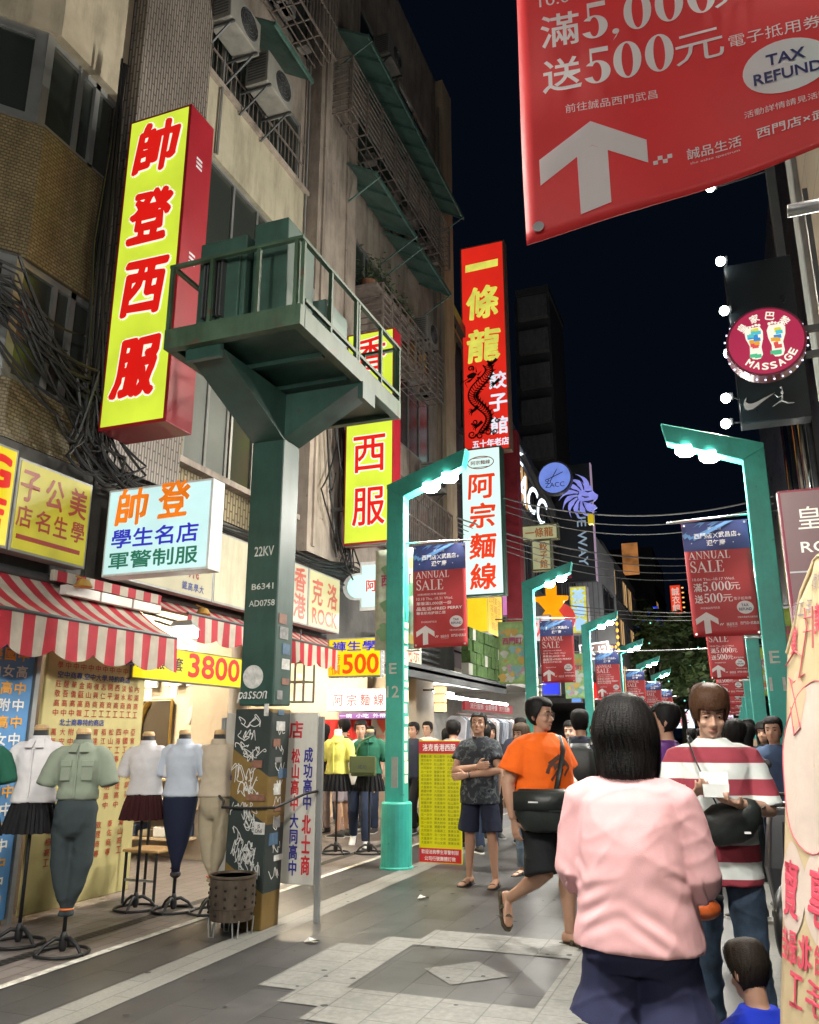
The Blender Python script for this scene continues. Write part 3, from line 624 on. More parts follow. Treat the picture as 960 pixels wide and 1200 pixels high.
for pl_ in ([(0, 0), (-.16, .02), (-.2, .1), (-.1, .16), (0, .18), (.1, .12)], [(-.02, -.02), (-.12, -.1), (-.2, -.1), (-.1, -.02)], [(0, .18), (-.06, .34), (-.02, .2)], [(.06, .16), (.06, .36), (.1, .16)], [(.1, .1), (.24, .2), (.12, .04)], [(.08, .02), (.24, .02), (.1, -.04)], [(.04, -.02), (.16, -.14), (.06, -.08)]): mb.add([(hx + a, 19.98, hz_ + b) for a, b in pl_], [tuple(range(len(pl_)))])
for dx in (-.14, .0): stroke([(hx + dx, hz_ + .02), (hx - .25 + dx, hz_ - .1), (hx - .18 + dx, hz_ - .25)], .014, .006)
for cx, cz in ((-5.75, 9.95), (-5.14, 10.65), (-5.65, 9.5), (-5.2, 11.25)):      # claws
    stroke([(cx + .14, cz + .12), (cx, cz)], .05, .04)
    for k in range(4): a = 2.4 + k * .55; stroke([(cx, cz), (cx + .1 * math.cos(a), cz + .1 * math.sin(a)), (cx + .15 * math.cos(a + .35), cz + .15 * math.sin(a + .35))], .026, .004)
for k, (cx, cz, r) in enumerate(((-5.8, 9.28, .12), (-5.58, 9.22, .1), (-5.36, 9.3, .11), (-5.72, 9.62, .09), (-5.16, 9.28, .08), (-5.8, 11.2, .09), (-5.1, 9.6, .07))): curl(cx, cz, r, k * 1.1, 1.3, 1 if k % 2 else -1)
build('dragon_ornament', mb, mat('sign_black', (.03, .008, .006), .5), t, fix=False)
# --- white noodle shop sign
nf = emit('mint_white_lightbox', (.75, 1, .93), .95, .06, .8)
t = face_sign('noodle_shop_sign', 'upright white lightbox in a dark green case with four red brush characters', 'shop sign', -5.84, -4.78, 19.0, .3, 4.75, 8.52, mat('dark_green_case', (.03, .08, .06), .5), nf, .045)
for ch, z in zip('阿宗麵線', (7.5, 6.75, 5.98, 5.22)): fl(t, ch, -5.3, 19.0, z, .66, .64, emit('noodle_red', (.85, .05, .01), .9), bold=.025, warp=.022, shear=.06)
mb = MB()
pts = [(-5.31 + .34 * math.cos(a), 18.985, 8.12 + .16 * math.sin(a)) for a in [k * .2618 for k in range(25)]]
mb.tube(pts, .012, 5, cap=False); mb.box(-5.55, -5.07, 18.984, 18.99, 8.235, 8.25); mb.box(-5.55, -5.07, 18.984, 18.99, 7.99, 8.005)
letter_mb(mb, '阿宗麵線', (-5.31, 18.983, 8.12), X_, Z_, .5, .11, bold=.02)
build('crest', mb, mat('crest_red', (.5, .08, .06), .5), t, fix=False)
# --- round-armed cross sign and white shop sign of the same noodle shop
t = thing('cross_shaped_sign', 'small white glowing sign shaped like a rounded cross, half behind a hanging poster', 'shop sign', (-5.3, 12.2, 3.4))
def cross(s, z=3.86, cx=-5.28):
    o = []; 
    for k in range(9): a = math.pi/2 + math.pi * k / 8; o.append((-.28*s + .2*s*math.cos(a), .2*s*math.sin(a)))
    o += [(-.2*s, -.2*s), (-.2*s, -.36*s), (.2*s, -.36*s), (.2*s, -.2*s)]
    for k in range(9): a = -math.pi/2 + math.pi * k / 8; o.append((.28*s + .2*s*math.cos(a), .2*s*math.sin(a)))
    o += [(.2*s, .2*s), (.2*s, .36*s), (-.2*s, .36*s), (-.2*s, .2*s)]
    return o
build('case', MB().prism(cross(1.12), (-5.28, 12.2, 3.86), X_, Z_, .12), white_cab, t)
build('face', MB().prism(cross(.95), (-5.28, 12.19, 3.86), X_, Z_, .02), emit('cross_face', (.6, 1, .9), 1.0, .05), t)
fl(t, '阿宗', -5.2, 12.185, 3.86, .36, .2, sign_red, bold=.02, warp=.01)
t = face_sign('noodle_counter_sign', 'white glowing shop header with pink and red characters over the red shop curtain', 'shop sign', -7.25, -5.95, 14.6, .12, 1.94, 2.36, white_cab, emit('white_header', (1, .97, .93), 1.25, .04), .015)
for i, ch in enumerate('阿宗麵線'): fl(t, ch, -7.0 + .28 * i, 14.6, 2.15, .2, .22, emit('pink_red', (.85, .12, .12), .8), bold=.015, warp=.008)
t = face_sign('menu_strip', 'thin magenta and violet menu strip glowing below the white header', 'shop sign', -7.0, -5.95, 14.62, .08, 1.8, 1.92, alu_d, emit('violet_strip', (.35, .12, .5), .6, .2), .008)
fl(t, '一碗  小吃  外帶', -6.5, 14.62, 1.86, .95, .075, emit('sign_white_letters', (.85, .9, 1), .9), bold=.02)
t = thing('door_curtain', 'red cloth curtain with gold characters hanging in the noodle shop doorway', 'curtain', (-6.9, 14.9, .3))
g = MB(); n = 24
g.loft([[(-7.5 + i * .045, 14.95 + .02 * math.sin(i * 1.9), z) for i in range(n)] + [(-7.5 + i * .045, 14.97 + .02 * math.sin(i * 1.9), z) for i in reversed(range(n))] for z in (.5, 1.8)])
build('cloth', g, mat('red_curtain', (.5, .02, .02), .7), t); lettering(t, '麵\n線', (-7.0, 14.92, 1.3), X_, Z_, .2, .5, mat('gold_thread', (.6, .35, .08), .5), bold=.01)
# --- smaller signs farther down
t = face_sign('framed_restaurant_sign', 'old cream lightbox with a wide notched top and faded brown characters, beside the maroon post', 'shop sign', -5.2, -4.58, 24, .25, 6.25, 7.2, mat('old_green_case', (.16, .17, .1), .6), emit('old_cream', (.62, .62, .35), .5, .15), .05)
build('top_panel', MB().box(-5.5, -4.35, 23.98, 24.25, 7.2, 7.68), mat('old_green_case', (.16, .17, .1), .6), t); build('top_face', MB().box(-5.45, -4.4, 23.97, 23.99, 7.22, 7.63), emit('old_cream', (.62, .62, .35), .5, .15), t)
fl(t, '一條龍', -4.92, 23.97, 7.42, .85, .3, emit('old_brown', (.4, .12, .03), .5), bold=.02); fl(t, '餃\n子\n館', -4.82, 24, 6.72, .24, .8, emit('old_brown', (.4, .12, .03), .5), bold=.02); fl(t, '北方麵食', -5.06, 24, 6.6, .1, .1, emit('old_brown', (.4, .12, .03), .5))
t = thing('maroon_post', 'tall maroon steel post carrying the red and white lightboxes', 'post', (-5.0, 21, 0))
build('column', MB().box(-5.15, -4.75, 20.6, 21.0, 2.9, 9.5), mat('maroon_paint', (.22, .02, .03), .4), t); build('rung', MB().box(-6.1, -5.15, 20.7, 20.8, 9.2, 9.3).box(-6.1, -5.15, 20.7, 20.8, 5, 5.1), mat('maroon_paint', (.22, .02, .03), .4), t)
t = thing('yellow_corner_sign', 'yellow lightbox densely printed with faint lines, hanging below the white noodle sign', 'shop sign', (-5.9, 21.5, 4))
build('cabinet', MB().box(-6.35, -5.75, 20.9, 21.5, 4.1, 5.3), grey_cab, t); build('face', MB().box(-5.76, -5.74, 20.95, 22.4, 4.1, 5.25).box(-6.3, -5.75, 20.88, 20.9, 4.13, 5.27), emit('amber_face', (.95, .62, .02), .95, .1), t)
lettering(t, '日式料理 壽司 生魚片\n丼飯 烏龍麵 拉麵\n定食 火鍋 燒烤\n咖哩飯 炸豬排', (-5.735, 21.68, 4.68), Y_, Z_, 1.3, .9, emit('amber_print', (.6, .3, .02), .7), bold=.01)
t = thing('green_moss_panel', 'dark green panel of artificial moss squares set with small pale plaques', 'wall panel', (-5.3, 18.8, 2.75))
random.seed(8); mb = MB()
for i in range(9):
    for j in range(4):
        y = 17.4 + i * .31; z = 2.78 + j * .26; d = random.uniform(.0, .05)
        if (i * 7 + j * 5) % 11 == 0: build('plaque', MB().box(-5.4, -5.25 + d, y, y + .3, z, z + .25), mat('pale_plaque', (.42, .42, .36), .6), t)
        else: mb.box(-5.4, -5.25 + d, y, y + .3, z, z + .25)
build('moss', mb, mat('moss_green', (.06, .12, .03), .9, var=.6, scale=9, bump=1, bscale=60), t)
t = thing('metal_awning_frame', 'dark metal shop canopy frame with slats under the mossy panel', 'canopy', (-5.5, 15, 2.5))
mb = MB()
for k in range(6): mb.box(-5.95 + k * .02, -5.9 + k * .02, 15.3, 17.3, 2.75 + k * .13, 2.79 + k * .13)
mb.box(-6.0, -5.2, 13.2, 20.5, 2.62, 2.68); mb.box(-5.25, -5.2, 13.2, 20.5, 2.5, 2.75)
build('frame', mb, alu_d, t)
t = board('pale_shop_board', 'pale yellow-green lightbox along the facade, just behind the first hanging sale banner', 'shop sign', -5.6, 13.6, 15.4, 2.75, 3.35, .15, grey_cab, emit('pale_lime', (.8, .85, .45), .7, .1))
bl(t, '阿宗', -5.6, 14.9, 3.05, .7, .4, sign_red, bold=.02, warp=.015)
t = thing('paper_lantern', 'oblong glowing wall lantern with dark bands beside the brown shop post', 'lantern', (-5.7, 16.6, 1.95))
build('shade', MB().box(-5.72, -5.52, 16.5, 16.7, 1.98, 2.48), emit('lantern_glow', (1, .62, .25), 2.2, .1), t)
mb = MB()
for z in (1.95, 2.14, 2.32, 2.48): mb.box(-5.73, -5.51, 16.49, 16.71, z, z + .02)
mb.box(-6.0, -5.72, 16.58, 16.62, 2.4, 2.44); build('frame', mb, alu_d, t)
t = thing('location_marker', 'red map-pin sign on the cream wall behind the teal lamp post', 'sign', (-6.04, 15.65, 1.3))
mb = MB(); pin = [(.14 * math.cos(a), .14 * math.sin(a)) for a in [R(-35 + k * 25) for k in range(11)]] + [(0, -.27)]
mb.prism(pin, (-6.35, 15.28, 1.82), X_, Z_, .02); letter_mb(mb, '阿宗麵線', (-6.35, 15.27, 1.48), X_, Z_, .3, .08); build('pin', mb, mat('pin_red', (.7, .1, .05), .5), t, fix=False)
# ================================================================== street lamps, banners, wires, transformer platform
teal = mat('teal_paint', (.04, .40, .335), .45, var=.2, scale=2.5, coat=.1, dirt=.3, chips=((.05, .07, .055), .645))
lens_m = emit('lamp_lens', (1, .97, .9), 60, 0)
chrome = mat('steel_rod', (.5, .5, .5), .3, metal=.9)
def lamp(x, y, s, label, rods=True, number=None, plaque=False):
    """s = +1: arm reaches towards +X; post of two plates with a lit strip"""
    t = thing('street_lamp', label, 'street lamp', (x, y, 0), 'teal street lamps along both kerbs')
    build('post', MB().box(x - .12, x + .12, y - .09, y + .09, .7, 4.62), teal, t, bevel=.012)
    build('base_sleeve', MB().lathe([(.2, 0), (.2, .02), (.185, .03), (.185, .72), (.17, .74)], (x, y, 0), 24), teal, t, smooth=False)
    xo, xi, xe = x - s * .12, x + s * .12, x + s * .92
    pr = [(xo, 4.62), (xi, 4.5), (xe, 4.82), (xe + s * .05, 5.06), (xo, 4.68)]
    mb = MB(); mb.prism(pr if s > 0 else pr[::-1], (0, y - .1, 0), X_, Z_, .2); build('arm', mb, teal, t, bevel=.01)
    for k, f in enumerate((.42, .74)):
        lx = x + s * (.12 + .8 * f); lz = 4.5 + .32 * f
        mb = MB(); mb.lathe([(.0, -.08), (.08, -.07), (.12, -.03), (.12, .02)], (lx, y, lz - .005), 18); build('lens', mb, lens_m, t, smooth=True)
    la = bpy.data.lights.new('lamp_light', 'AREA'); la.shape = 'RECTANGLE'; la.size = .6; la.size_y = .16; la.energy = LAMP_W; la.color = LAMP_COL
    lo = bpy.data.objects.new('lamp_light', la); lo.location = (s * .58, 0, 4.60); lo.parent = t
    lo.rotation_euler = (0, R(-22) * s, 0); LINK.append(lo)
    pl_ = bpy.data.lights.new('lens_glow', 'POINT'); pl_.energy = GLOW_W; pl_.color = LAMP_COL; pl_.shadow_soft_size = .12
    po = bpy.data.objects.new('lens_glow', pl_); po.location = (s * .75, 0, 4.25); po.parent = t; LINK.append(po)
    if rods:
        for a_, b_ in (((x - s * .12, y, 3.9), (x + s * 1.0, y, 3.87)), ((x, y, 2.52), (x + s * .3, y, 2.52)), ((x, y, 3.9), (x - s * .75, y, 3.92))): build('banner_rod', MB().tube([a_, b_], .013, 8), chrome, t, smooth=True)
    st = MB(); random.seed(int(y * 10)); z = .95
    while z < 2.9:
        h = random.uniform(.05, .16)
        st.box(x + .121, x + .124, y - .07 + random.uniform(0, .03), y + .02 + random.uniform(0, .05), z, z + h); z += h + random.uniform(.01, .05)
    if s > 0: build('light_strip', st, emit('strip_glow', (1, .93, .55), 1.3, .2), t)
    if number:
        lettering(t, 'E', (x - .02, y - .094, 2.3), X_, Z_, .1, .13, mat('worn_white_paint', (.55, .6, .55), .7, var=.3, scale=9), bold=.02)
        lettering(t, number, (x - .02, y - .094, 2.02), X_, Z_, .16, .14, mat('worn_white_paint', (.55, .6, .55), .7, var=.3, scale=9), bold=.02)
    if plaque: build('plaque', MB().box(x - .03, x + .05, y - .1, y - .09, .9, 1.25), mat('grey_plaque', (.3, .35, .33), .5), t)
    return t
LY = [9.67 + 7.62 * k for k in range(7)]
for k, y in enumerate(LY):
    lamp(-3.84, y, 1, ['teal lamp post numbered E 12 on the left, its round base by the standing list', 'teal lamp post beside the pale green festival poster, above the orange shirt', 'third teal lamp post on the left, its arm crossing the white pill-shaped sign',
        'fourth teal lamp post on the left kerb, partly behind black bobbed hair', 'fifth teal lamp post on the left kerb, small and far', 'sixth teal lamp post on the left kerb, by the trees', 'last teal lamp post on the left kerb, against the trees'][k], number='12' if k == 0 else None, plaque=k == 0)
for k, y in enumerate(LY):
    lamp(.5, y, -1, ['nearest right-hand teal lamp post with a bent arm, marked E, beside the cream stall sheet', 'second right-hand teal lamp post, just behind the nearest', 'third right-hand teal lamp post, with a yellow poster strip', 'fourth right-hand teal lamp post seen between banners',
        'fifth right-hand teal lamp post, tiny in the distance', 'sixth right-hand teal lamp post, tiny near the trees', 'last right-hand teal lamp post, against the trees'][k], number='11' if k == 0 else None)
for y in (1.62, -6.0):
    lamp(.5, y, -1, 'teal lamp post carrying the huge close sale banner' if y > 0 else 'teal lamp post standing behind the viewer on the right kerb')
    lamp(-3.84, y, 1, 'teal lamp post on the left kerb beside the viewer' if y > 0 else 'teal lamp post standing behind the viewer on the left kerb')
# ---- banners: cloth with ripples, printed matter follows the cloth
ban_red = mat('banner_red', (.42, .024, .03), .55, var=.05); ban_red_bright = mat('banner_red_brightened', (.74, .045, .05), .5, var=.05, transl=.3); ban_navy = mat('banner_navy', (.018, .03, .14), .55, var=.15)  # near banner: same red brightened in its colour, in place of light reaching it
ban_white = mat('banner_white', (.84, .82, .82), .5, var=.03, transl=.2); ban_blue = mat('banner_light_blue', (.08, .2, .42), .5)
ink_navy = mat('ink_navy', (.02, .02, .12), .5)
def serif(mb, s, x, z, h, put):
    """high-contrast roman capitals and figures drawn as outlines: thick and thin strokes with slab serifs"""
    def poly(pts): put(mb, [(x + a * h, z + b * h) for a, b in pts])
    def bar(x0, z0, x1, z1): poly([(x0, z0), (x1, z0), (x1, z1), (x0, z1)])
    def ring(cx, cz, rx, rz, ix, iz, a0=0, a1=360, n=28):
        for k in range(n):
            t0, t1 = R(a0 + (a1 - a0) * k / n), R(a0 + (a1 - a0) * (k + 1) / n)
            poly([(cx + rx*math.cos(t0), cz + rz*math.sin(t0)), (cx + rx*math.cos(t1), cz + rz*math.sin(t1)), (cx + ix*math.cos(t1), cz + iz*math.sin(t1)), (cx + ix*math.cos(t0), cz + iz*math.sin(t0))])
    w = {'A': .82, 'N': .84, 'U': .8, 'L': .64, 'S': .56, 'E': .66, '0': .66, '5': .58, ',': .26, '1': .42, ' ': .3}
    for ch in s:
        if ch == 'A':
            poly([(.0, 0), (.07, 0), (.4, .92), (.38, 1)]); poly([(.38, 1), (.3, .8), (.6, 0), (.76, 0)]); bar(.18, .3, .56, .35); bar(-.06, 0, .17, .035); bar(.5, 0, .84, .035)
        elif ch == 'N':
            bar(.1, .03, .15, .97); bar(.66, 0, .71, .97); poly([(.06, .97), (.2, .97), (.71, .06), (.71, 0), (.66, 0)]); bar(0, .965, .18, 1); bar(.56, .965, .82, 1); bar(0, 0, .25, .035)
        elif ch == 'U':
            bar(.1, .3, .25, .97); bar(.62, .3, .67, .97); ring(.385, .32, .285, .33, .135, .28, 180, 360, 14); bar(.0, .965, .35, 1); bar(.52, .965, .78, 1)
        elif ch == 'L':
            bar(.1, .03, .25, .97); bar(0, .965, .36, 1); bar(0, 0, .58, .04); poly([(.5, .04), (.58, .04), (.61, .26), (.58, .26)])
        elif ch == 'E':
            bar(.1, .03, .25, .97); bar(0, .96, .56, 1); bar(0, 0, .6, .04); bar(.25, .49, .45, .53); bar(.43, .4, .46, .62); poly([(.48, .96), (.56, .96), (.58, .76), (.55, .76)]); poly([(.52, .04), (.6, .04), (.63, .26), (.6, .26)])
        elif ch == 'S':
            ring(.27, .745, .225, .27, .13, .225, 20, 265, 18); ring(.27, .265, .245, .28, .115, .235, -160, 95, 18); poly([(.1, .62), (.2, .66), (.48, .4), (.36, .34)]); bar(.42, .72, .46, .98); bar(.03, .02, .07, .3)
        elif ch == '0': ring(.31, .5, .31, .52, .125, .475)
        elif ch == '5':
            bar(.1, .5, .15, 1); bar(.1, .86, .52, 1); ring(.24, .3, .31, .33, .11, .28, -155, 140, 22)
        elif ch == ',': ring(.1, .06, .08, .08, .0, .0, 0, 360, 10); poly([(.18, .06), (.12, -.02), (.02, -.2), (.1, -.1)])
        elif ch == '1': bar(.12, .03, .26, 1); bar(.02, 0, .36, .035); poly([(.12, 1), (.12, .88), (0, .84), (0, .88)])
        x += (w[ch] + .04) * h
    return x
def swidth(s, h): return sum({'A': .82, 'N': .84, 'U': .8, 'L': .64, 'S': .56, 'E': .66, '0': .66, '5': .58, ',': .26, '1': .42, ' ': .3}[c] + .04 for c in s) * h
def sale_banner(x0, y, label, right=True, sway=0.0, big=False, skew=0.0):
    """0.70 x 1.28 m cloth hanging between two rods; x0 = left edge"""
    W, Z0, Z1 = .70, 2.55, 3.84; HH = Z1 - Z0
    t = thing('sale_banner', label, 'banner', (x0 + W / 2, y, Z1), 'red annual sale banners on the lamp posts')
    ph = y * 1.7
    def wave(x, z):
        f = (Z1 - z) / HH; u = (x - x0) / W; tl_ = (.02 - .05 * u + .14 * u * max(0, f) ** 7) if big else 0.0
        return (skew * f * .12, sway * f * f + .007 * math.sin(u * 5 + ph + f * 3) + .006 * math.sin(u * 9 - f * 7 + ph) * f + .004 * math.sin(f * 13 + u * 3), -.02 * skew * u + tl_)
    def pos(x, z, e=0.0):
        d = wave(x, z); return (x + d[0], y + d[1] - e, z + d[2])
    nx, nz = (24, 40) if big else (12, 20)
    cl = MB()
    f_ = [[pos(x0 + W * i / nx, Z0 + HH * j / nz) for i in range(nx + 1)] for j in range(nz + 1)]
    vs = [p for r in f_ for p in r] + [(a, b + .004, c) for r in f_ for a, b, c in r]; n = nx + 1; o = n * (nz + 1); fs = []
    for j in range(nz):
        for i in range(nx):
            a = j * n + i; fs.append((a, a + 1, a + 1 + n, a + n)); fs.append((a + o, a + n + o, a + 1 + n + o, a + 1 + o))
    for j in range(nz):
        a = j * n; b = a + n; fs.append((a, b, b + o, a + o)); a += nx; b += nx; fs.append((a, a + o, b + o, b))
    for i in range(nx): fs.append((i, i + o, i + 1 + o, i + 1)); a = nz * n + i; fs.append((a, a + 1, a + 1 + o, a + o))
    cl.add(vs, fs); build('cloth', cl, ban_red_bright if big else ban_red, t, smooth=True)
    def put(mb, pts, e=.0025): mb.add([pos(a, b, e) for a, b in pts], [tuple(range(len(pts)))])
    def quadfill(mb, xa, xb, za, zb, e=.002):
        for j in range(8):
            for i in range(8):
                p = lambda a, b: (xa + (xb - xa) * a / 8, za + (zb - za) * b / 8)
                put(mb, [p(i, j), p(i + 1, j), p(i + 1, j + 1), p(i, j + 1)], e)
    def word(mb, s, cx, cz, w, h, **k):
        vs, fs = fit(glyphs(s, k.get('bold', 0), k.get('lead', 1), 1, 'CENTER'), w, h); mb.add([pos(cx + a, cz + b, .0035) for a, b in vs], fs)
    nv = MB(); quadfill(nv, x0 + .001, x0 + W - .001, Z1 - .33, Z1); build('navy_band', nv, ban_navy, t, fix=False)
    sw = MB()
    for k in range(3): put(sw, [(x0 + .0 + k * .05, Z1 - .14 - k * .01), (x0 + .2 + k * .14, Z1 - .002), (x0 + .26 + k * .15, Z1 - .002), (x0 + .02 + k * .05, Z1 - .19 - k * .012)], .003)
    build('ribbon_print', sw, ban_blue, t, fix=False)
    wt = MB(); cx = x0 + W / 2
    word(wt, '誠品生活', cx, Z1 - .08, .14, .035); word(wt, '西門店', cx - .13, Z1 - .16, .19, .065, bold=.012); word(wt, '武昌店', cx + .13, Z1 - .155, .19, .065, bold=.012)
    put(wt, [(cx - .028, Z1 - .13), (cx - .022, Z1 - .13), (cx + .03, Z1 - .19), (cx + .024, Z1 - .19)], .003); put(wt, [(cx + .024, Z1 - .13), (cx + .03, Z1 - .13), (cx - .022, Z1 - .19), (cx - .028, Z1 - .19)], .0035)
    word(wt, '週年慶', cx, Z1 - .245, .2, .07, bold=.02)
    for a, b, r in ((.60, .17, .022), (.53, .25, .01), (.09, .24, .01)):
        px, pz = x0 + a, Z1 - b; put(wt, [(px - r, pz), (px, pz - r * .25), (px + r, pz), (px, pz + r * .25)], .003); put(wt, [(px, pz - r), (px + r * .25, pz), (px, pz + r), (px - r * .25, pz)], .0036)
    build('heading_lettering', wt, ban_white, t, fix=False); wt = MB()
    L = x0 + .045
    h = .088; serif(wt, 'ANNUAL', L, Z1 - .425, h * (.40 / swidth('ANNUAL', h)) if False else .088, lambda m, p: put(m, p, .0035))
    serif(wt, 'SALE', L, Z1 - .575, .128, lambda m, p: put(m, p, .0035))
    build('title_lettering', wt, ban_white, t, fix=False); wt = MB()
    if right:
        word(wt, '10.04 Thu.-10.17 Wed.', L + .23, Z1 - .655, .44, .03)
        word(wt, '滿', L + .055, Z1 - .745, .09, .095, bold=.012); serif(wt, '5,000', L + .11, Z1 - .785, .099, lambda m, p: put(m, p, .0035)); word(wt, '元', L + .445, Z1 - .745, .1, .08)
        word(wt, '送', L + .055, Z1 - .875, .09, .095, bold=.012); serif(wt, '500', L + .11, Z1 - .915, .099, lambda m, p: put(m, p, .0035)); word(wt, '元', L + .355, Z1 - .875, .1, .08); word(wt, '電子抵用券', L + .505, Z1 - .885, .18, .034)
    else:
        word(wt, '活動期間消費滿額贈', L + .2, Z1 - .63, .38, .024); word(wt, '10.18 Thu.-10.31 Wed.', L + .24, Z1 - .685, .48, .034); word(wt, '單筆滿5,000送一份', L + .23, Z1 - .745, .46, .045, bold=.01)
        word(wt, '品生活×FRED PERRY', L + .3, Z1 - .81, .6, .046, bold=.02); word(wt, '聯名帆布提袋乙個', L + .19, Z1 - .865, .38, .038, bold=.01)
    word(wt, '前往誠品西門武昌', L + .16, Z1 - .975, .2, .024)
    build('offer_lettering', wt, ban_white, t, fix=False)
    ax, az = x0 + .145, Z1 - 1.02
    wt = MB()
    put(wt, [(ax - .02, Z0 + .03), (ax + .047, Z0 + .04), (ax + .047, az - .13), (ax - .02, az - .13)], .0035)
    put(wt, [(ax - .105, az - .14), (ax + .0135, az - .065), (ax + .0135, az), (ax - .105, az - .075)], .0035); put(wt, [(ax + .0135, az - .065), (ax + .13, az - .14), (ax + .13, az - .075), (ax + .0135, az)], .0035)
    put(wt, [(ax - .02, az - .131), (ax + .047, az - .131), (ax + .047, az - .085), (ax + .0135, az - .066), (ax - .02, az - .086)], .0037)
    build('arrow', wt, ban_white, t, fix=False); wt = MB()
    ox, oz, rr = x0 + W - .135, Z1 - .985, .085
    for k in range(32):
        a0, a1 = k * math.pi / 16, (k + 1) * math.pi / 16
        put(wt, [(ox, oz), (ox + rr * math.cos(a0), oz + rr * .84 * math.sin(a0)), (ox + rr * math.cos(a1), oz + rr * .84 * math.sin(a1))], .003)
    build('stamp', wt, ban_white, t, fix=False); wt = MB()
    word(wt, '活動詳情請見活動官網', ox + .01, oz - .105, .2, .02)
    word(wt, '誠品生活', x0 + W - .29, Z1 - 1.16, .11, .034, bold=.01); word(wt, '西門店×武昌店', x0 + W - .11, Z1 - 1.155, .19, .034, bold=.01); word(wt, 'the eslite spectrum', x0 + W - .29, Z1 - 1.19, .1, .01)
    for a, b in ((0, 0), (.02, 0), (.01, .012), (.03, .012)): put(wt, [(x0 + .285 + a, Z1 - 1.17 + b), (x0 + .295 + a, Z1 - 1.17 + b), (x0 + .295 + a, Z1 - 1.158 + b), (x0 + .285 + a, Z1 - 1.158 + b)])
    build('footer_lettering', wt, ban_white, t, fix=False)
    bk = MB()
    def word2(s, cx, cz, w, h, bold):
        vs, fs = fit(glyphs(s, bold, 1, 1, 'CENTER'), w, h); bk.add([pos(cx + a, cz + b, .005) for a, b in vs], fs)
    word2('TAX', ox, oz + .024, .075, .03, .02); word2('REFUND', ox, oz - .02, .13, .03, .02)
    build('stamp_print', bk, ink_navy, t, fix=False)
    ey = MB()
    for a in (.03, W - .03):
        for b in (Z0 + .03, Z1 - .03): p = pos(x0 + a, b, .004); ey.lathe([(.006, 0), (.013, .0), (.013, .004), (.006, .004)], (p[0], p[1], p[2]), 12, axis='Y')
    build('eyelet', ey, chrome, t)
    return t
lab_l = ['sale banner mentioning a shirt brand, under the first lamp arm on the left', 'sale banner next to the pale green festival poster, above the orange shirt', 'third sale banner on the left, between two teal posts', 'fourth sale banner on the left, over the black bobbed hair', 'fifth sale banner on the left, small and far', 'farthest and smallest sale banner on the left']
lab_r = ['sale banner reading 5,000 and 500 beside the nearest right-hand lamp post', 'second right-hand sale banner, its top hidden by the nearer one', 'third right-hand sale banner, mostly hidden by the two nearer', 'fourth right-hand sale banner, only its lower edge showing', 'fifth right-hand sale banner, small and far', 'farthest right-hand sale banner']
for k, y in enumerate(LY[:6]):
    sale_banner(-3.62, y - .02, lab_l[k], False, .02 * (-1) ** k)
    sale_banner(-.34, y - .02, lab_r[k], True, .02 * (-1) ** k, skew=.25)
sale_banner(-.322, 1.6, 'huge close red banner with a big white arrow, hanging into the top right corner', True, .02, True, skew=-.1)
# ---- festival posters on the outer rods
def poster(x0, y, label, cols, seed):
    W, Z0, Z1 = .62, 2.55, 3.86
    t = thing('festival_poster', label, 'poster', (x0 + W / 2, y, Z1), 'festival posters hung behind the lamp posts')
    g = MB(); n = 10
    def yy(i, j): return y + .02 * math.sin(i * .9 + j * .7 + seed) * (1 - j / 14)
    A = [[(x0 + W * i / n, yy(i, j), Z0 + (Z1 - Z0) * j / 14) for i in range(n + 1)] for j in range(15)]
    B = [[(a, b + .004, c) for a, b, c in r] for r in A]
    g.loft([A[j] + B[j][::-1] for j in range(15)]); build('cloth', g, mat('poster_%d' % seed, cols[0], .6, var=.35, scale=4), t, smooth=True)
    random.seed(seed)
    for c in cols[1:]:
        d = MB()
        for k in range(9):
            cx, cz, r = x0 + random.uniform(.08, W - .08), random.uniform(Z0 + .1, Z1 - .2), random.uniform(.03, .09)
            d.prism([(r * (1 + .3 * math.sin(3 * a)) * math.cos(a), r * math.sin(a)) for a in [q * .35 for q in range(18)]], (cx, y - .022 - .001 * k - .002 * cols.index(c), cz), X_, Z_, .001)
        build('printed_pattern', d, mat('poster_ink_%d_%d' % (seed, cols.index(c)), c, .6), t)
    lettering(t, '西門町', (x0 + W / 2, y - .045, Z1 - .42), X_, Z_, .42, .15, mat('poster_pink', (.55, .08, .2), .6), bold=.03)
    return t
g1 = [(.35, .55, .22), (.62, .66, .6), (.6, .35, .45), (.25, .5, .5), (.65, .45, .12)]
poster(-4.2, 9.79, 'faded cloth poster with yellow and pink shapes left of the numbered lamp post', [(.52, .56, .44), (.6, .5, .48), (.6, .42, .15), (.25, .45, .25)], 31)
for k, y in enumerate(LY[1:4]): poster(-4.53, y, ['pale green festival poster with a pink title left of the second left lamp post', 'festival poster left of the third left lamp post', 'festival poster left of the fourth left lamp post'][k], g1, 32 + k)
for k, y in enumerate(LY[:3]): poster(.68, y, ['green and yellow festival poster at the nearest right-hand lamp post', 'green festival poster at the second right-hand lamp post', 'green festival poster at the third right-hand lamp post'][k], [(.38, .5, .08), (.6, .6, .5), (.55, .2, .1), (.2, .4, .1)], 41 + k)
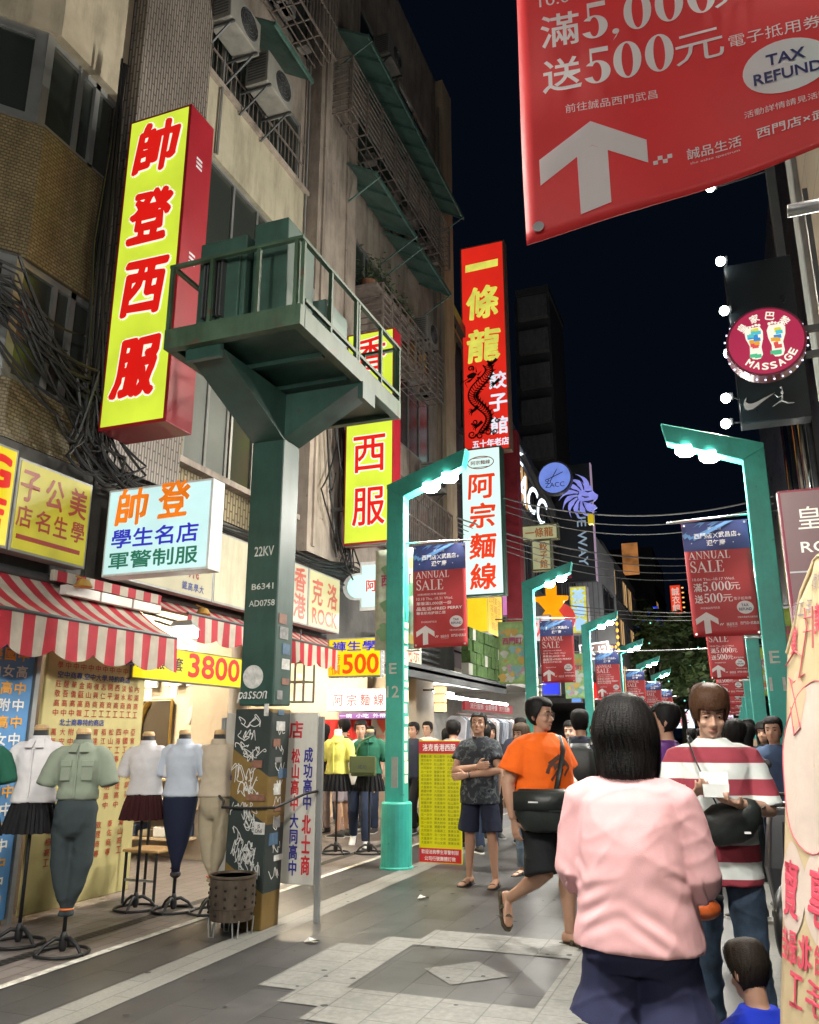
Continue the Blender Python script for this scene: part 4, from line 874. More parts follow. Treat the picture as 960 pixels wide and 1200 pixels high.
# ---- overhead wires across the street
wm = mat('grey_wire', (.20, .20, .20), .5)
for a, b, sag, n, lb in (((-6.0, 19, 7.7), (3.0, 20, 7.3), 1.0, 3, 'three grey overhead wires sagging across the street past the dark blue-lettered sign'), ((-6.0, 18.5, 6.7), (2.5, 26, 7.0), .8, 4, 'bundle of four overhead wires sagging above the far lamps'), ((-6, 28, 6.0), (3, 36, 6.6), .4, 3, 'thin far wires crossing the street above the trees'), ((-3.0, 25.1, 3.9), (.2, 25.1, 3.9), .02, 1, 'single taut wire between facing lamp posts')):
    w = MB()
    for k in range(n): w.tube(cable([V(a) + V((0, k * .1, -k * .1)), V(b) + V((0, k * .1, -k * .07))], .02, 24, sag * (1 + .12 * k)), .012 if k else .02, 5)
    tag(build('overhead_wires', w, wm), lb, 'wires')
build_w = MB(); build_w.box(-2.72, -2.6, 18.9, 19.1, 6.28, 6.5)
tag(build('wire_marker', build_w, emit('yellow_marker', (.8, .6, .02), .45)), 'small yellow marker clipped on the overhead wires', 'marker')
# ---- dark green transformer platform on its square post
dg = mat('dark_green_paint', (.022, .062, .05), .42, var=.3, scale=2, dirt=.5, chips=((.06, .045, .03), .62)); dg2 = mat('olive_green_paint', (.05, .09, .055), .5, var=.3, dirt=.5, chips=((.08, .05, .03), .6))
t = thing('transformer_platform', 'dark green steel post carrying a railed platform, stencilled 22KV, with graffiti on its striped base', 'utility platform', (-3.81, 6.47, 0))
px0, px1, py0, py1 = -3.97, -3.635, 6.3, 6.6
build('post', MB().box(px0, px1, py0, py1, 1.75, 4.2), dg, t, bevel=.01)
hz = stripes('hazard_stripes', (.02, .03, .028), (.17, .105, .025), 2, .9, .42, .55, diag=1)
build('striped_base', MB().hexa([(px0 - .05, py0 - .03, 0), (px1 - .01, py0 - .03, 0), (px1 - .01, py1 - .05, 0), (px0 - .05, py1 - .05, 0)], [(px0 - .02, py0 - .012, 1.72), (px1 + .006, py0 - .012, 1.72), (px1 + .006, py1 + .008, 1.72), (px0 - .02, py1 + .008, 1.72)]), hz, t, bevel=.01)
br = MB()   # two tapered brackets, one to the viewer's end and one to the street
br.hexa([(px0, py0 - .02, 4.15), (px1, py0 - .02, 4.15), (px1, py1, 4.15), (px0, py1, 4.15)], [(px0, 5.2, 4.58), (px1, 5.2, 4.58), (px1, py1, 4.6), (px0, py1, 4.6)])
br.hexa([(px0, 5.2, 4.5), (px1, 5.2, 4.5), (px1, 5.25, 4.5), (px0, 5.25, 4.5)], [(px0, 5.2, 4.62), (px1, 5.2, 4.62), (px1, 5.25, 4.62), (px0, 5.25, 4.62)])
build('bracket', br, dg, t)
br = MB()
br.hexa([(px1 - .02, py0, 4.15), (px1 - .015, py0, 4.15), (px1 - .015, py1, 4.15), (px1 - .02, py1, 4.15)], [(px1 - .02, py0 + .003, 4.595), (-2.86, py0 + .003, 4.595), (-2.86, py1 - .003, 4.595), (px1 - .02, py1 - .003, 4.595)])
br.box(-2.9, -2.85, py0 + .01, py1 - .01, 4.45, 4.61); build('bracket', br, dg, t)
ax0, ax1, ay0, ay1 = -4.14, -2.86, 5.12, 7.28
dk = MB(); dk.box(ax0 + .1, ax1 - .1, ay0 + .1, ay1 - .1, 4.64, 4.68)
for y in (5.7, 6.2, 6.75): dk.box(ax0 + .1, ax1 - .1, y, y + .06, 4.6, 4.64)
build('deck', dk, dg, t)
em = MB(); em.box(ax0, ax1, ay0, ay0 + .08, 4.6, 4.78); em.box(ax0, ax1, ay1 - .08, ay1, 4.6, 4.78); em.box(ax0, ax0 + .08, ay0 + .08, ay1 - .08, 4.6, 4.78); em.box(ax1 - .08, ax1, ay0 + .08, ay1 - .08, 4.6, 4.78)
build('edge_beam', em, dg2, t, bevel=.005)
rl = MB(); zt = 5.36
def post_r(x, y): rl.box(x - .016, x + .016, y - .016, y + .016, 4.78, zt)
for x in (ax0 + .02, -3.72, -3.27, ax1 - .06): post_r(x, ay0 + .02); post_r(x, ay1 - .02)
for y in (ay0 + .06, 5.68, 6.2, 6.25, 6.78, ay1 - .02): post_r(ax1 - .02, y); 
for y in (5.8, 6.5): post_r(ax0 + .02, y)
rl.box(ax0, ax1, ay0, ay0 + .04, zt, zt + .028); rl.box(ax0, ax1, ay1 - .04, ay1, zt, zt + .028); rl.box(ax0, ax0 + .04, ay0 + .04, ay1 - .04, zt, zt + .028); rl.box(ax1 - .04, ax1, ay0 + .04, ay1 - .04, zt, zt + .028)
rl.box(ax1 - .035, ax1 - .005, ay0 + .1, ay1, 4.84, 4.87)
build('railing', rl, dg2, t)
tb = MB(); tb.box(-3.97, -3.5, 5.3, 5.75, 4.7, 5.66); tb.box(-3.93, -3.54, 5.27, 5.3, 4.78, 5.5)
tc_ = mat('cabinet_green', (.038, .085, .066), .55, var=.25, dirt=.35, chips=((.07, .06, .04), .63)); f = build('transformer_case', tb, tc_, t, bevel=.012)
fn = MB()
for k in range(6): fn.box(-3.86 + k * .035, -3.845 + k * .035, 5.21, 5.27, 4.88, 5.42)
build('cooling_fins', fn, alu_d, f)
build('transformer_case', MB().box(-3.47, -3.14, 5.36, 5.85, 4.7, 5.78), tc_, t, bevel=.012)
build('transformer_case', MB().box(-3.42, -3.06, 5.95, 6.4, 4.7, 5.3), mat('grey_green_case', (.10, .16, .14), .45, var=.15), t, bevel=.012)
st = mat('stencil_white', (.5, .52, .48), .7, var=.3, scale=12)
for s, z, w, h in (('22KV', 3.1, .2, .09), ('B6341', 2.78, .22, .055), ('AD0758', 2.63, .26, .055)): lettering(t, s, (-3.79, py0 - .004, z), X_, Z_, w, h, st, bold=.01)
gf = MB(); random.seed(21)
def scribble(cx, cz, w, h, n, th=.0032, plane='y'):
    pts = []
    for i in range(n): pts.append((cx - w/2 + w * (i / n) + random.uniform(-.15, .15) * w, cz + random.uniform(-.5, .5) * h))
    sm = []
    for i in range(len(pts) - 3):
        for k in range(5):
            tt = k / 5; p0, p1, p2, p3 = [V((a, b)) for a, b in pts[i:i+4]]
            sm.append(.5 * ((2*p1) + (p2-p0)*tt + (2*p0-5*p1+4*p2-p3)*tt*tt + (3*p1-p0-3*p2+p3)*tt**3))
    for a, b in zip(sm[:-1], sm[1:]):
        d = (b - a); 
        if d.length < 1e-5: continue
        d.normalize(); q = V((-d.y, d.x)) * th
        P = (lambda v: (v.x, py0 - .014 - .018 * (1 - v.y / 1.72) - .004, v.y)) if plane == 'y' else (lambda v: (px1 + .011 - .016 * (1 - v.y / 1.72), py0 + .02 + v.x, v.y))
        gf.add([P(a + q), P(b + q), P(b - q), P(a - q)], [(0, 1, 2, 3)])
for cx, cz, w, h, n in ((-3.82, 1.62, .3, .12, 12), (-3.85, 1.5, .26, .1, 14), (-3.8, 1.36, .3, .1, 14), (-3.85, 1.2, .32, .16, 16), (-3.8, 1.05, .26, .1, 12), (-3.9, .9, .2, .14, 12), (-3.75, .78, .22, .12, 12), (-3.85, .62, .24, .16, 14), (-3.78, .45, .26, .14, 14), (-3.88, .33, .2, .12, 12)): scribble(cx, cz, w * .9, h, n + 8)
for k in range(16): scribble(random.uniform(-3.9, -3.74), random.uniform(.3, 1.66), random.uniform(.1, .2), random.uniform(.05, .14), 12, random.uniform(.002, .0045))
for cz in (.4, .6, .8, .95, 1.1, 1.25, 1.4, 1.55): scribble(.12, cz, .18, .12, 12, .004, 'x')
letter_mb(gf, 'passon', (-3.83, py0 - .018, 1.82), X_, Z_, .28, .09, bold=.0, shear=.2, warp=.01)
build('graffiti', gf, mat('graffiti_white', (.6, .6, .58), .6), t, fix=False)
sk = MB(); sk.lathe([(.0, 0), (.10, 0), (.10, .002), (0, .002)], (-3.84, py0 - .006, 1.99), 24, axis='Y')
sticker_cols = [mat('sticker_white', (.5, .5, .48), .6, var=.35, scale=20), mat('sticker_blue', (.06, .12, .2), .6, var=.4, scale=25), mat('sticker_grey', (.2, .2, .2), .6, var=.4, scale=25), mat('sticker_red', (.2, .09, .06), .6, var=.3, scale=25)]
build('sticker', sk, sticker_cols[0], t)
random.seed(2)
def stick(y0, y1, z0, z1, c, x=None):
    if x is None: e = -.009 + .016 * z0 / 1.72 if z0 < 1.72 else .0; build('sticker', MB().hexa([(px1 + e, y0, z0), (px1 + e + .006, y0, z0), (px1 + e + .006, y1, z0), (px1 + e, y1, z0)], [(px1 + e - .001, y0, z1), (px1 + e + .005, y0, z1), (px1 + e + .005, y1, z1), (px1 + e - .001, y1, z1)]), c, t)
    else: build('sticker', MB().box(x[0], x[1], py0 - .032, py0 - .022, z0, z1), c, t)
stick(0, 0, .72, .81, sticker_cols[0], (-3.75, -3.65)); stick(0, 0, .98, 1.03, sticker_cols[3], (-3.83, -3.66)); stick(0, 0, 1.66, 1.76, sticker_cols[0], (-3.70, -3.66)); stick(0, 0, 1.24, 1.3, sticker_cols[3], (-3.8, -3.7))
for k in range(16):
    z = .5 + k * .13; y = py0 + random.uniform(.02, .13); stick(y, y + random.uniform(.08, .15), z, z + random.uniform(.04, .11), sticker_cols[k % 4])
lettering(t, 'JS\nONE', (-3.70, py0 - .035, .765), X_, Z_, .07, .065, mat('sign_black', (.03, .008, .006), .5), bold=.02)
# ================================================================== right-hand side
blackp = mat('black_panel', (.012, .013, .014), .3, var=.2); woodp = mat('beige_wood_panel', (.40, .32, .23), .6, var=.12, scale=2, streak=.3, brick=(1.4, .55, .006, (.4, .4, .4), 'wall', .9))
t = thing('black_storefront', 'black glass fronted shop building with a beige panelled upper wall along the right edge', 'building', (2.5, 9, 0))
build('panel_wall', MB().box(1.22, 6, 3.5, 8.72, 3.3, 13), woodp, t)
build('lit_wall', MB().box(1.27, 6, 8.74, 9.9, 5.2, 13), mat('white_render', (.7, .7, .66), .7), t)
build('edge_trim', MB().box(1.17, 1.22, 8.66, 8.75, 3.3, 13), alu, t)
build('wall', MB().box(1.35, 6, 9.92, 22, 0, 10).box(1.6, 6, 2.5, 9.92, 0, 3.3), blackp, t)
mb = MB()
for y in (10.9, 11.6, 13.2): mb.lathe([(.09, 2.4), (.09, 6.2)], (1.2, y, 0), 16)
build('chrome_column', mb, mat('polished_steel', (.7, .7, .7), .12, metal=1, var=.05), t, smooth=True)
sh = MB(); sh.box(1.9, 1.95, 4, 9.5, 2.9, 2.96); build('ceiling_tube', sh, cool_lit, t)
# tall black sports sign
t = thing('sportswear_sign', 'tall black projecting sign box with a silver tick mark and leaping figure, ringed by spotlights', 'shop sign', (.8, 10, 5.1))
build('cabinet', MB().box(.43, 1.2, 10, 10.25, 5.08, 7.2), mat('sign_black_gloss', (.008, .012, .016), .3, var=.1), t, bevel=.01)
build('frame_post', MB().box(1.06, 1.16, 10.05, 10.2, 7.2, 9.2).box(.44, .47, 10.02, 10.2, 7.2, 7.23), alu_d, t)
sv = mat('silver_emblem', (.75, .75, .76), .25, metal=.7)
mb = MB()
up = [(0, .26), (-.03, .14), (.02, .07), (.1, .05), (.2, .09), (.62, .27)]; lo = [(.2, .02), (.1, -.04), (.0, -.05), (-.06, .0), (-.08, .1), (-.05, .2)]
mb.prism([(x * .52, z * .52) for x, z in (lo + [(0, .26), (-.025, .15), (.03, .1), (.1, .09), (.2, .12), (.62, .3)])], (.52, 9.985, 5.27), X_, Z_, .02)
fig = lambda pts, r: mb.tube([(.86 + a * .5, 9.975, 5.24 + b * .5) for a, b in pts], [q * .5 for q in r], 8, flat=.5)
fig([(.1, .26), (.08, .12)], [.035, .04]); fig([(.08, .12), (-.02, .08), (-.14, .0)], [.04, .03, .018]); fig([(.08, .12), (.2, .05), (.33, .04)], [.04, .03, .018]); fig([(.1, .26), (.12, .36), (.1, .44)], [.025, .018, .012]); fig([(.1, .25), (-.0, .22), (-.06, .3)], [.022, .016, .01])
mb.ell((.86 + .05, 9.975, 5.24 + .165), (.018, .012, .02), 8, 6); mb.ell((.86 + .045, 9.975, 5.24 + .23), (.014, .012, .014), 8, 6)
build('emblem', mb, sv, t, smooth=False)
spot_m = emit('spot_lens', (.95, 1, .92), 22, 0)
def spot(x, y, z, ax, ay, az, label, e=18):
    t = thing('arm_spotlight', label, 'spotlight', (ax, ay, az), 'spotlights on thin arms around the black sign')
    mb = MB(); mb.tube([(ax, ay, az), (x + .05, y + .05, z + .02)], .009, 6); build('arm', mb, alu_d, t)
    build('housing', MB().box(x - .05, x + .06, y - .02, y + .06, z - .01, z + .05), alu_d, t, bevel=.006)
    mb = MB(); mb.lathe([(0, 0), (.058, 0), (.058, .02), (0, .02)], (0, 0, 0), 16); mb.xf(Matrix.Translation((x - .02, y - .03, z - .015)) @ V((-.55, -.75, -.45)).to_track_quat('Z', 'Y').to_matrix().to_4x4()); build('lens', mb, spot_m, t)
    la = bpy.data.lights.new('spot_light', 'SPOT'); la.energy = SPOT_W; la.spot_size = R(165); la.spot_blend = .6; la.shadow_soft_size = .05; la.color = (1, .95, .82)
    lo = bpy.data.objects.new('spot_light', la); lo.parent = t; lo.location = (x - .08 - ax, y - .06 - ay, z - .03 - az)
    lo.rotation_euler = V((-1, -.45, -.25)).to_track_quat('-Z', 'Y').to_euler(); LINK.append(lo)
spot(.40, 9.95, 8.33, 1.1, 10.1, 8.5, 'topmost spotlight, on a long arm just under the huge red banner')
spot(.42, 9.9, 7.22, .47, 10.1, 7.2, 'spotlight at the top corner of the black sign box')
spot(.40, 9.9, 6.54, .45, 10.1, 6.5, 'spotlight left of the black sign, level above the round pink sign')
spot(.395, 9.9, 5.97, .44, 10.1, 5.95, 'spotlight at the left edge of the round pink sign')
spot(.31, 9.9, 5.4, .44, 10.05, 5.42, 'upper of the two small spotlights on short arms left of the silver tick')
spot(.28, 9.9, 5.08, .44, 10.05, 5.12, 'lower of the two small spotlights, just above the bent lamp arm')
# round massage sign
t = thing('massage_sign', 'round pink sign with two colourful footprints and the word MASSAGE, rim of small lights', 'shop sign', (.56, 7.1, 4.72))
c0 = V((.565, 7.0, 4.72)); rr = .315
build('case', MB().lathe([(0, -.0), (rr, -.0), (rr, .16), (0, .16)], (c0.x, c0.y + .16, c0.z), 48, axis='Y'), mat('dark_rim', (.16, .02, .05), .4), t)
build('face', MB().lathe([(0, 0), (rr - .02, 0), (rr - .02, .01), (0, .01)], (c0.x, c0.y - .0, c0.z), 48, axis='Y'), emit('raspberry_face', (.55, .03, .1), .62, .1), t)
ww = emit('sign_cream_letters', (1, .95, .8), .85, .02); mb = MB()
for i, ch in enumerate('皇家巴黎'):
    a = R(140 - i * 32); cx = c0.x + .225 * math.cos(a - R(0)); cz = c0.z + .225 * math.sin(a); b = a - math.pi / 2
    letter_mb(mb, ch, (cx, c0.y - .016, cz), V((math.cos(b), 0, math.sin(b))), V((-math.sin(b), 0, math.cos(b))), .075, .075, bold=.03)
for i, ch in enumerate('MASSAGE'):
    a = R(-128 + i * 15.5); cx = c0.x + .235 * math.cos(a); cz = c0.z + .235 * math.sin(a); b = a + math.pi / 2
    letter_mb(mb, ch, (cx, c0.y - .016, cz), V((math.cos(b), 0, math.sin(b))), V((-math.sin(b), 0, math.cos(b))), .055, .065, bold=.05)
foot = [(.0, -.16), (.035, -.15), (.05, -.11), (.045, -.03), (.07, .04), (.075, .1), (.06, .135), (-.05, .135), (-.07, .09), (-.065, .02), (-.045, -.05), (-.05, -.12), (-.03, -.155)]
cols = [(.9, .8, .05), (.05, .3, .75), (.85, .1, .1), (.1, .6, .3), (.1, .65, .75), (.9, .45, .05)]
fts = []
for s in (-1, 1):
    mb.prism([(x * s, z) for x, z in foot][::s], (c0.x + s * .085, c0.y - .012, c0.z + .0), X_, Z_, .002)
    for k in range(5): mb.lathe([(0, 0), (.013 - k * .001, 0), (.013 - k * .001, .002), (0, .002)], (c0.x + s * (.085 - .045 + k * .024), c0.y - .012, c0.z + .155 - .006 * abs(k - 1)), 10, axis='Y')
build('lettering', mb, ww, t, fix=False)
random.seed(6)
for ci, c in enumerate(cols):
    q = MB()
    for s in (-1, 1):
        for k in range(3):
            x = c0.x + s * .085 + random.uniform(-.035, .03); z = c0.z + [.09, .03, -.05, -.11, .06, .0][ci] + random.uniform(-.025, .025); w = random.uniform(.012, .03)
            q.box(x - w, x + w, c0.y - .018 - ci * .0004 - k * .0001, c0.y - .0165 - ci * .0004, z - .016, z + .016)
    build('foot_zone', q, emit('foot_zone_%d' % ci, c, .7), t)
q = MB()
for k in range(30): a = k * math.pi / 15; q.ell((c0.x + (rr + .012) * math.cos(a), c0.y + .06, c0.z + (rr + .012) * math.sin(a)), (.009,) * 3, 6, 4)
build('rim_bulb', q, emit('rim_bulbs', (.75, .75, 1), 2.2), t)
build('bracket', MB().box(.86, 1.24, 7.05, 7.1, 4.78, 4.83).box(.86, 1.24, 7.05, 7.1, 4.55, 4.6).box(1.0, 1.04, 7.0, 7.06, 4.5, 6.1), alu_d, t)
# mauve spa sign
t = thing('spa_sign', 'mauve brown sign board with maroon edge lettered ROYAL above the cream stall sheet', 'shop sign', (.8, 6.05, 2.0))
build('cabinet', MB().box(.435, 1.2, 6, 6.12, 1.95, 3.13), mat('maroon_edge', (.26, .02, .05), .4), t, bevel=.008)
build('face', MB().box(.455, 1.18, 5.99, 6.01, 1.97, 3.11), emit('mauve_face', (.34, .2, .2), .42, .1), t)
build('divider', MB().box(.455, 1.18, 5.985, 5.992, 2.55, 2.56), white_cab, t)
fl(t, '皇家巴黎', .87, 6.0, 2.92, .66, .16, ww, bold=.0); fl(t, 'ROYAL PARIS', .93, 6.0, 2.72, .78, .075, ww, bold=.01)
build('yellow_tab', MB().box(.76, .95, 5.98, 5.992, 2.42, 2.5), emit('tab_yellow', (.8, .75, .05), .6), t)
# cream cloth sheet of a food stall, seen from its back (its print shows mirrored)
t = thing('stall_sheet', 'cream cloth side sheet of a food stall with mirrored red characters, at the right edge', 'stall sheet', (.2, 2.2, 0))
def top_z(s): return 1.74 + 2.0 * min(s, .13) + .1 * max(0, s - .13) - .25 * max(0, min(.2, s - .16))
def shp(s, z, e=0.0):      # s metres along from the far edge, z height
    g = .5 + .5 * max(0, (1.5 - z))
    x = -.06 + .135 * z + .41 * s + .008 * math.sin(s * 34 + z * 1.5) * g + .006 * math.sin(s * 71 + z * 3) * max(0, z - 1.5) * 2; y = 2.75 - .91 * s + .004 * math.sin(z * 9 + s * 12)
    return V((x, y, z)) + V((-.9, -.41, .12)) * e
cl = MB(); n = 44
A = [[shp(.85 * i / n, .2 + (top_z(.85 * i / n) - .2) * j / n) for i in range(n + 1)] for j in range(n + 1)]; B = [[p + V((.004, .002, 0)) for p in r] for r in A]
cl.loft([A[j] + B[j][::-1] for j in range(n + 1)]); build('cloth', cl, mat('cream_cloth', (.47, .37, .22), .8, var=.08, scale=5), t, smooth=True)
def sheet_print(body, cs, cz, w, h, m, bold=.03, e=.004):
    mb = MB(); tmp = letter_mb(MB(), body, (0, 0, 0), V((1, 0, 0)), V((0, 1, 0)), w, h, bold=bold, warp=.004); mb.add([shp(cs - a, cz + b, e + (.0 - c) * .0) for a, b, c in tmp.v], tmp.f); build('lettering', mb, m, t, fix=False)
clr = mat('cloth_red', (.55, .06, .10), .8); clw = mat('cloth_pale', (.50, .41, .355), .8); cly = mat('cloth_grey', (.26, .22, .24), .8)
def blob(cs, cz, rs, rz, m, e, wob=.05, n=40):
    f_ = lambda f, q: shp(cs + f * rs * math.cos(q) * (1 + wob * math.sin(5 * q)), cz + f * rz * math.sin(q) * (1 + wob * math.cos(4 * q)), e)
    Q = [k * 2 * math.pi / n for k in range(n)]; mb = MB(); mb.loft([[f_(f, q) for q in Q] for f in (.02, .25, .5, .75, 1)], cap=False); build('printed_pattern', mb, m, t, fix=False); return [f_(1.0, q) for q in Q]
ring_ = blob(.16, 1.42, .17, .22, clw, .003, .04)
mb = MB(); mb.tube([p + V((-.001, 0, 0)) for p in ring_] + [ring_[0]], .0018, 5, cap=False)
for pts in (((.0, 1.70), (.06, 1.74), (.1, 1.72), (.09, 1.66)), ((.03, 1.66), (.07, 1.60), (.1, 1.52), (.07, 1.5), (.04, 1.58)), ((.02, 1.665), (.06, 1.65), (.11, 1.67)), ((.1, 1.86), (.11, 1.8), (.1, 1.72)), ((.13, 1.86), (.135, 1.8), (.14, 1.74)), ((.1, 1.83), (.135, 1.83)), ((.1, 1.79), (.136, 1.79))): mb.tube([shp(a, b, .005) for a, b in pts], .0022, 5)
build('outline_drawing', mb, mat('outline_red', (.5, .10, .12), .8), t)
blob(.075, 1.6, .04, .075, mat('cloth_orange', (.62, .36, .24), .8), .0045, .1)
sheet_print('製', .05, 1.77, .05, .085, clr, .02); sheet_print('手工現做', .075, 1.86, .1, .05, cly, .0); sheet_print('真材實料', .17, 1.93, .1, .05, cly, .0); sheet_print('燒', .18, 1.82, .06, .09, clr, .02)
blob(.066, 1.085, .072, .125, clw, .003, .03); blob(.2, 1.1, .072, .125, clw, .003, .03); blob(.36, 1.1, .072, .125, clw, .003, .03)
for ch, a in (('賣', .065), ('專', .2), ('燒', .36)): sheet_print(ch, a, 1.09, .10, .15, clr, .025, .006)
for ch, a in (('佳', .034), ('最', .088), ('北', .142), ('台', .2)): sheet_print(ch, a, .945, .05, .085, clr, .02, .005)
for ch, a in (('工', .11), ('手', .18), ('烤', .25)): sheet_print(ch, a, .845, .062, .085, clr, .02, .005)
build('top_hem', MB().tube([shp(.85 * i / 20, top_z(.85 * i / 20)) for i in range(21)], .006, 8), mat('cream_cloth', (.6, .5, .32), .8), t)
build('pole', MB().tube([(.42, 2.2, 0), (.42, 2.2, 1.98)], .016, 8), alu_d, t)
# ================================================================== farther down the street
brick_d = mat('dark_far_wall', (.10, .095, .10), .8, var=.2, dirt=.3); dim_glass = glass('far_window_glass', (.03, .035, .045), .15)
random.seed(12)
def block(name, label, x0, x1, y0, y1, h, m, floors, cols, face='X', lit=.08, fz=3.4, cat='building'):
    t = thing(name, label, cat, ((x0 + x1) / 2, (y0 + y1) / 2, 0))
    build('wall', MB().box(x0, x1, y0, y1, fz - .3 if face else 0, h), m, t)
    xf = x1 if x1 < 0 else x0; s = 1 if x1 < 0 else -1
    for f in range(floors):
        z = fz + f * (h - fz) / floors + .5; hh = (h - fz) / floors * .55
        build('ledge', MB().box(xf + s * .005, xf + s * .12, y0, y1, z - .35, z - .25), m, t)
        for c in range(cols):
            y = y0 + (y1 - y0) * (c + .18) / cols; w = (y1 - y0) / cols * .64
            fr = MB(); on = random.random() < lit
            for q in (0, .48, .96): fr.box(xf + s * .014, xf + s * .045, y + w * q, y + w * q + .05, z, z + hh)
            fr.box(xf + s * .014, xf + s * .05, y - .03, y + w + .03, z - .06, z); fr.box(xf + s * .014, xf + s * .05, y - .03, y + w + .03, z + hh, z + hh + .05)
            wn = build('window', fr, alu_d, t); build('pane', MB().box(xf - s * .02, xf + s * .012, y, y + w, z, z + hh), emit('warm_window', (1, .6, .25), .6, .2) if on else dim_glass, wn)
    return t
block('arcade_building', 'dark narrow building just past the apartment house, behind the tall red sign', -14, -6.4, 18.75, 24.5, 12.5, mat('plum_dark_wall', (.09, .06, .075), .8, var=.2), 3, 3)
t = block('arcade_building', 'low dark building behind the blue round sign and the framed cream sign', -14, -6.2, 24.6, 33, 11.5, brick_d, 3, 4)
pp = MB(); pp.bar((-6.1, 19, 12.6), (-5.6, 30, 9.6), .25, .3); pp.bar((-6.1, 19, 12.2), (-5.6, 30, 9.2), .1, .1)
for k in range(8): pp.bar((-6.05 + k * .06, 19.5 + k * 1.3, 12.45 - k * .35), (-6.3, 19.5 + k * 1.3, 9.0), .05)
tag(build('steel_truss', pp, alu_d), 'sloping dark steel truss behind the tall red sign', 'truss')
block('corrugated_building', 'pale grey corrugated building beyond the dark vertical sign', -12, -5.0, 37, 43, 10.2, mat('grey_corrugated', (.36, .38, .42), .5, var=.1, brick=(6, .22, .02, (.5, .5, .5), 'vert', .9)), 1, 1, lit=0, fz=4.5)
block('arcade_building', 'far dark building with a few lit windows past the corrugated one', -14, -5.6, 43.2, 60, 11.5, brick_d, 3, 6, lit=.2)
block('arcade_building', 'dim building standing between the framed sign and the corrugated wall', -13, -6, 33.2, 36.8, 12, brick_d, 3, 2)
t = thing('tower_block', 'tall dark tower of stacked blank balconies rising behind the red sign', 'building', (-12, 62, 0))
build('wall', MB().box(-13.6, -10.7, 60, 66, 0, 36), mat('tower_grey', (.20, .20, .21), .8, var=.15), t)
mb = MB()
for k in range(11): mb.box(-13.2, -10.8, 59.4, 60, 4 + k * 3, 5.9 + k * 3)
build('balcony', mb, mat('tower_panel', (.4, .4, .4), .8, var=.15, dirt=.4), t); build('parapet', MB().box(-13.3, -10.6, 59.3, 66, 36, 36.6), mat('tower_grey', (.2, .2, .21), .8), t)
for i, (x0, x1, y0, y1, h) in enumerate(((-5, 12, 95, 110, 17), (-22, -6, 85, 100, 20), (2.5, 14, 40, 75, 9))):
    tt = block('far_building', ['dark block closing the far end of the street', 'dark block with orange-lit window at the far left end', 'low dark row on the far right behind the lamps'][i], x0, x1, y0, y1, h, brick_d, 4, 5, lit=.1)
mb = MB(); 
tag(build('lit_window_bay', MB().box(-7.4, -6.1, 70, 70.2, 14.5, 17.2), emit('orange_window', (1, .4, .12), .35, .6, .8)), 'orange-lit window bay high at the far end of the street', 'window')
block('shop_row', 'dark shop row along the right side beyond the black storefront', 1.5, 6, 22.2, 39, 7.5, brick_d, 2, 6, lit=.1)
# lit shop fronts under the far left buildings
t = thing('clothes_stall', 'open clothes shop with white tubes and hanging garments behind the man with crossed arms', 'shop', (-6.6, 21, 0))
tb = MB()
for y in (18.9, 20.9, 22.9): tb.box(-6.3, -6.22, y, y + 1.7, 2.36, 2.42); tb.box(-8, -7.9, y, y + 1.7, 2.7, 2.76)
build('tube', tb, cool_lit, t)
build('back_wall', MB().box(-9.6, -9.4, 18.8, 30, 0, 3.1).box(-9.4, -6.3, 29.8, 30, 0, 3.1).box(-9.6, -6.2, 18.8, 33, 3.0, 3.1), mat('stall_wall', (.55, .53, .5), .8), t)
build('red_header', MB().box(-5.86, -5.8, 18.9, 23.5, 2.08, 2.3), emit('red_header', (.6, .05, .06), .4, .1), t)
lettering(t, '流行服飾  全面特價  流行服飾', (-5.79, 21.2, 2.19), Y_, Z_, 3.8, .14, ban_white, bold=.02)
random.seed(15)
cols = [(.5, .5, .55), (.15, .17, .2), (.4, .3, .28), (.6, .6, .62), (.1, .1, .12), (.3, .33, .4)]
for k in range(16):
    g = MB(); y = 18.95 + k * .33; z = 1.95
    g.loft([[(-6.15 + .02, y - .02, z), (-5.9, y - .02, z - .02), (-5.9, y + .02, z - .02), (-6.15, y + .02, z)],
            [(-6.3, y - .05, z - .12), (-5.78, y - .05, z - .12), (-5.78, y + .05, z - .12), (-6.3, y + .05, z - .12)], [(-6.25, y - .06, z - .75), (-5.84, y - .06, z - .75), (-5.84, y + .06, z - .75), (-6.25, y + .06, z - .75)]])
    tag(build('hanging_garment', g, mat('garment_%d' % (k % 6), cols[k % 6], .8)), 'garment on the rail of the open clothes shop', 'garment', 'garments on the clothes shop rail')
tag(build('clothes_rail', MB().tube([(-6.04, 18.9, 2.0), (-6.04, 24.4, 2.0)], .015, 6), chrome), 'long steel rail carrying the garments of the open clothes shop', 'clothes rail')
# facade neon and small signs
t = thing('round_salon_sign', 'round blue glowing sign lettered ZACC with thin scissors', 'shop sign', (-4.95, 27, 9.4))
c0 = V((-4.93, 27, 10.05)); build('case', MB().lathe([(0, 0), (.6, 0), (.6, .25), (0, .25)], (c0.x, c0.y + .25, c0.z), 40, axis='Y'), alu_d, t)
build('face', MB().lathe([(0, 0), (.54, 0), (.54, .02), (0, .02)], (c0.x, c0.y - .0, c0.z), 40, axis='Y'), emit('blue_face', (.2, .3, .85), .75, .2), t)
mb = MB(); letter_mb(mb, 'ZACC', (c0.x, 26.97, c0.z - .26), X_, Z_, .66, .17, bold=.0)
mb.bar((c0.x - .25, 26.97, c0.z - .05), (c0.x + .3, 26.97, c0.z + .17), .02); mb.bar((c0.x - .15, 26.97, c0.z - .12), (c0.x + .1, 26.97, c0.z + .3), .02)
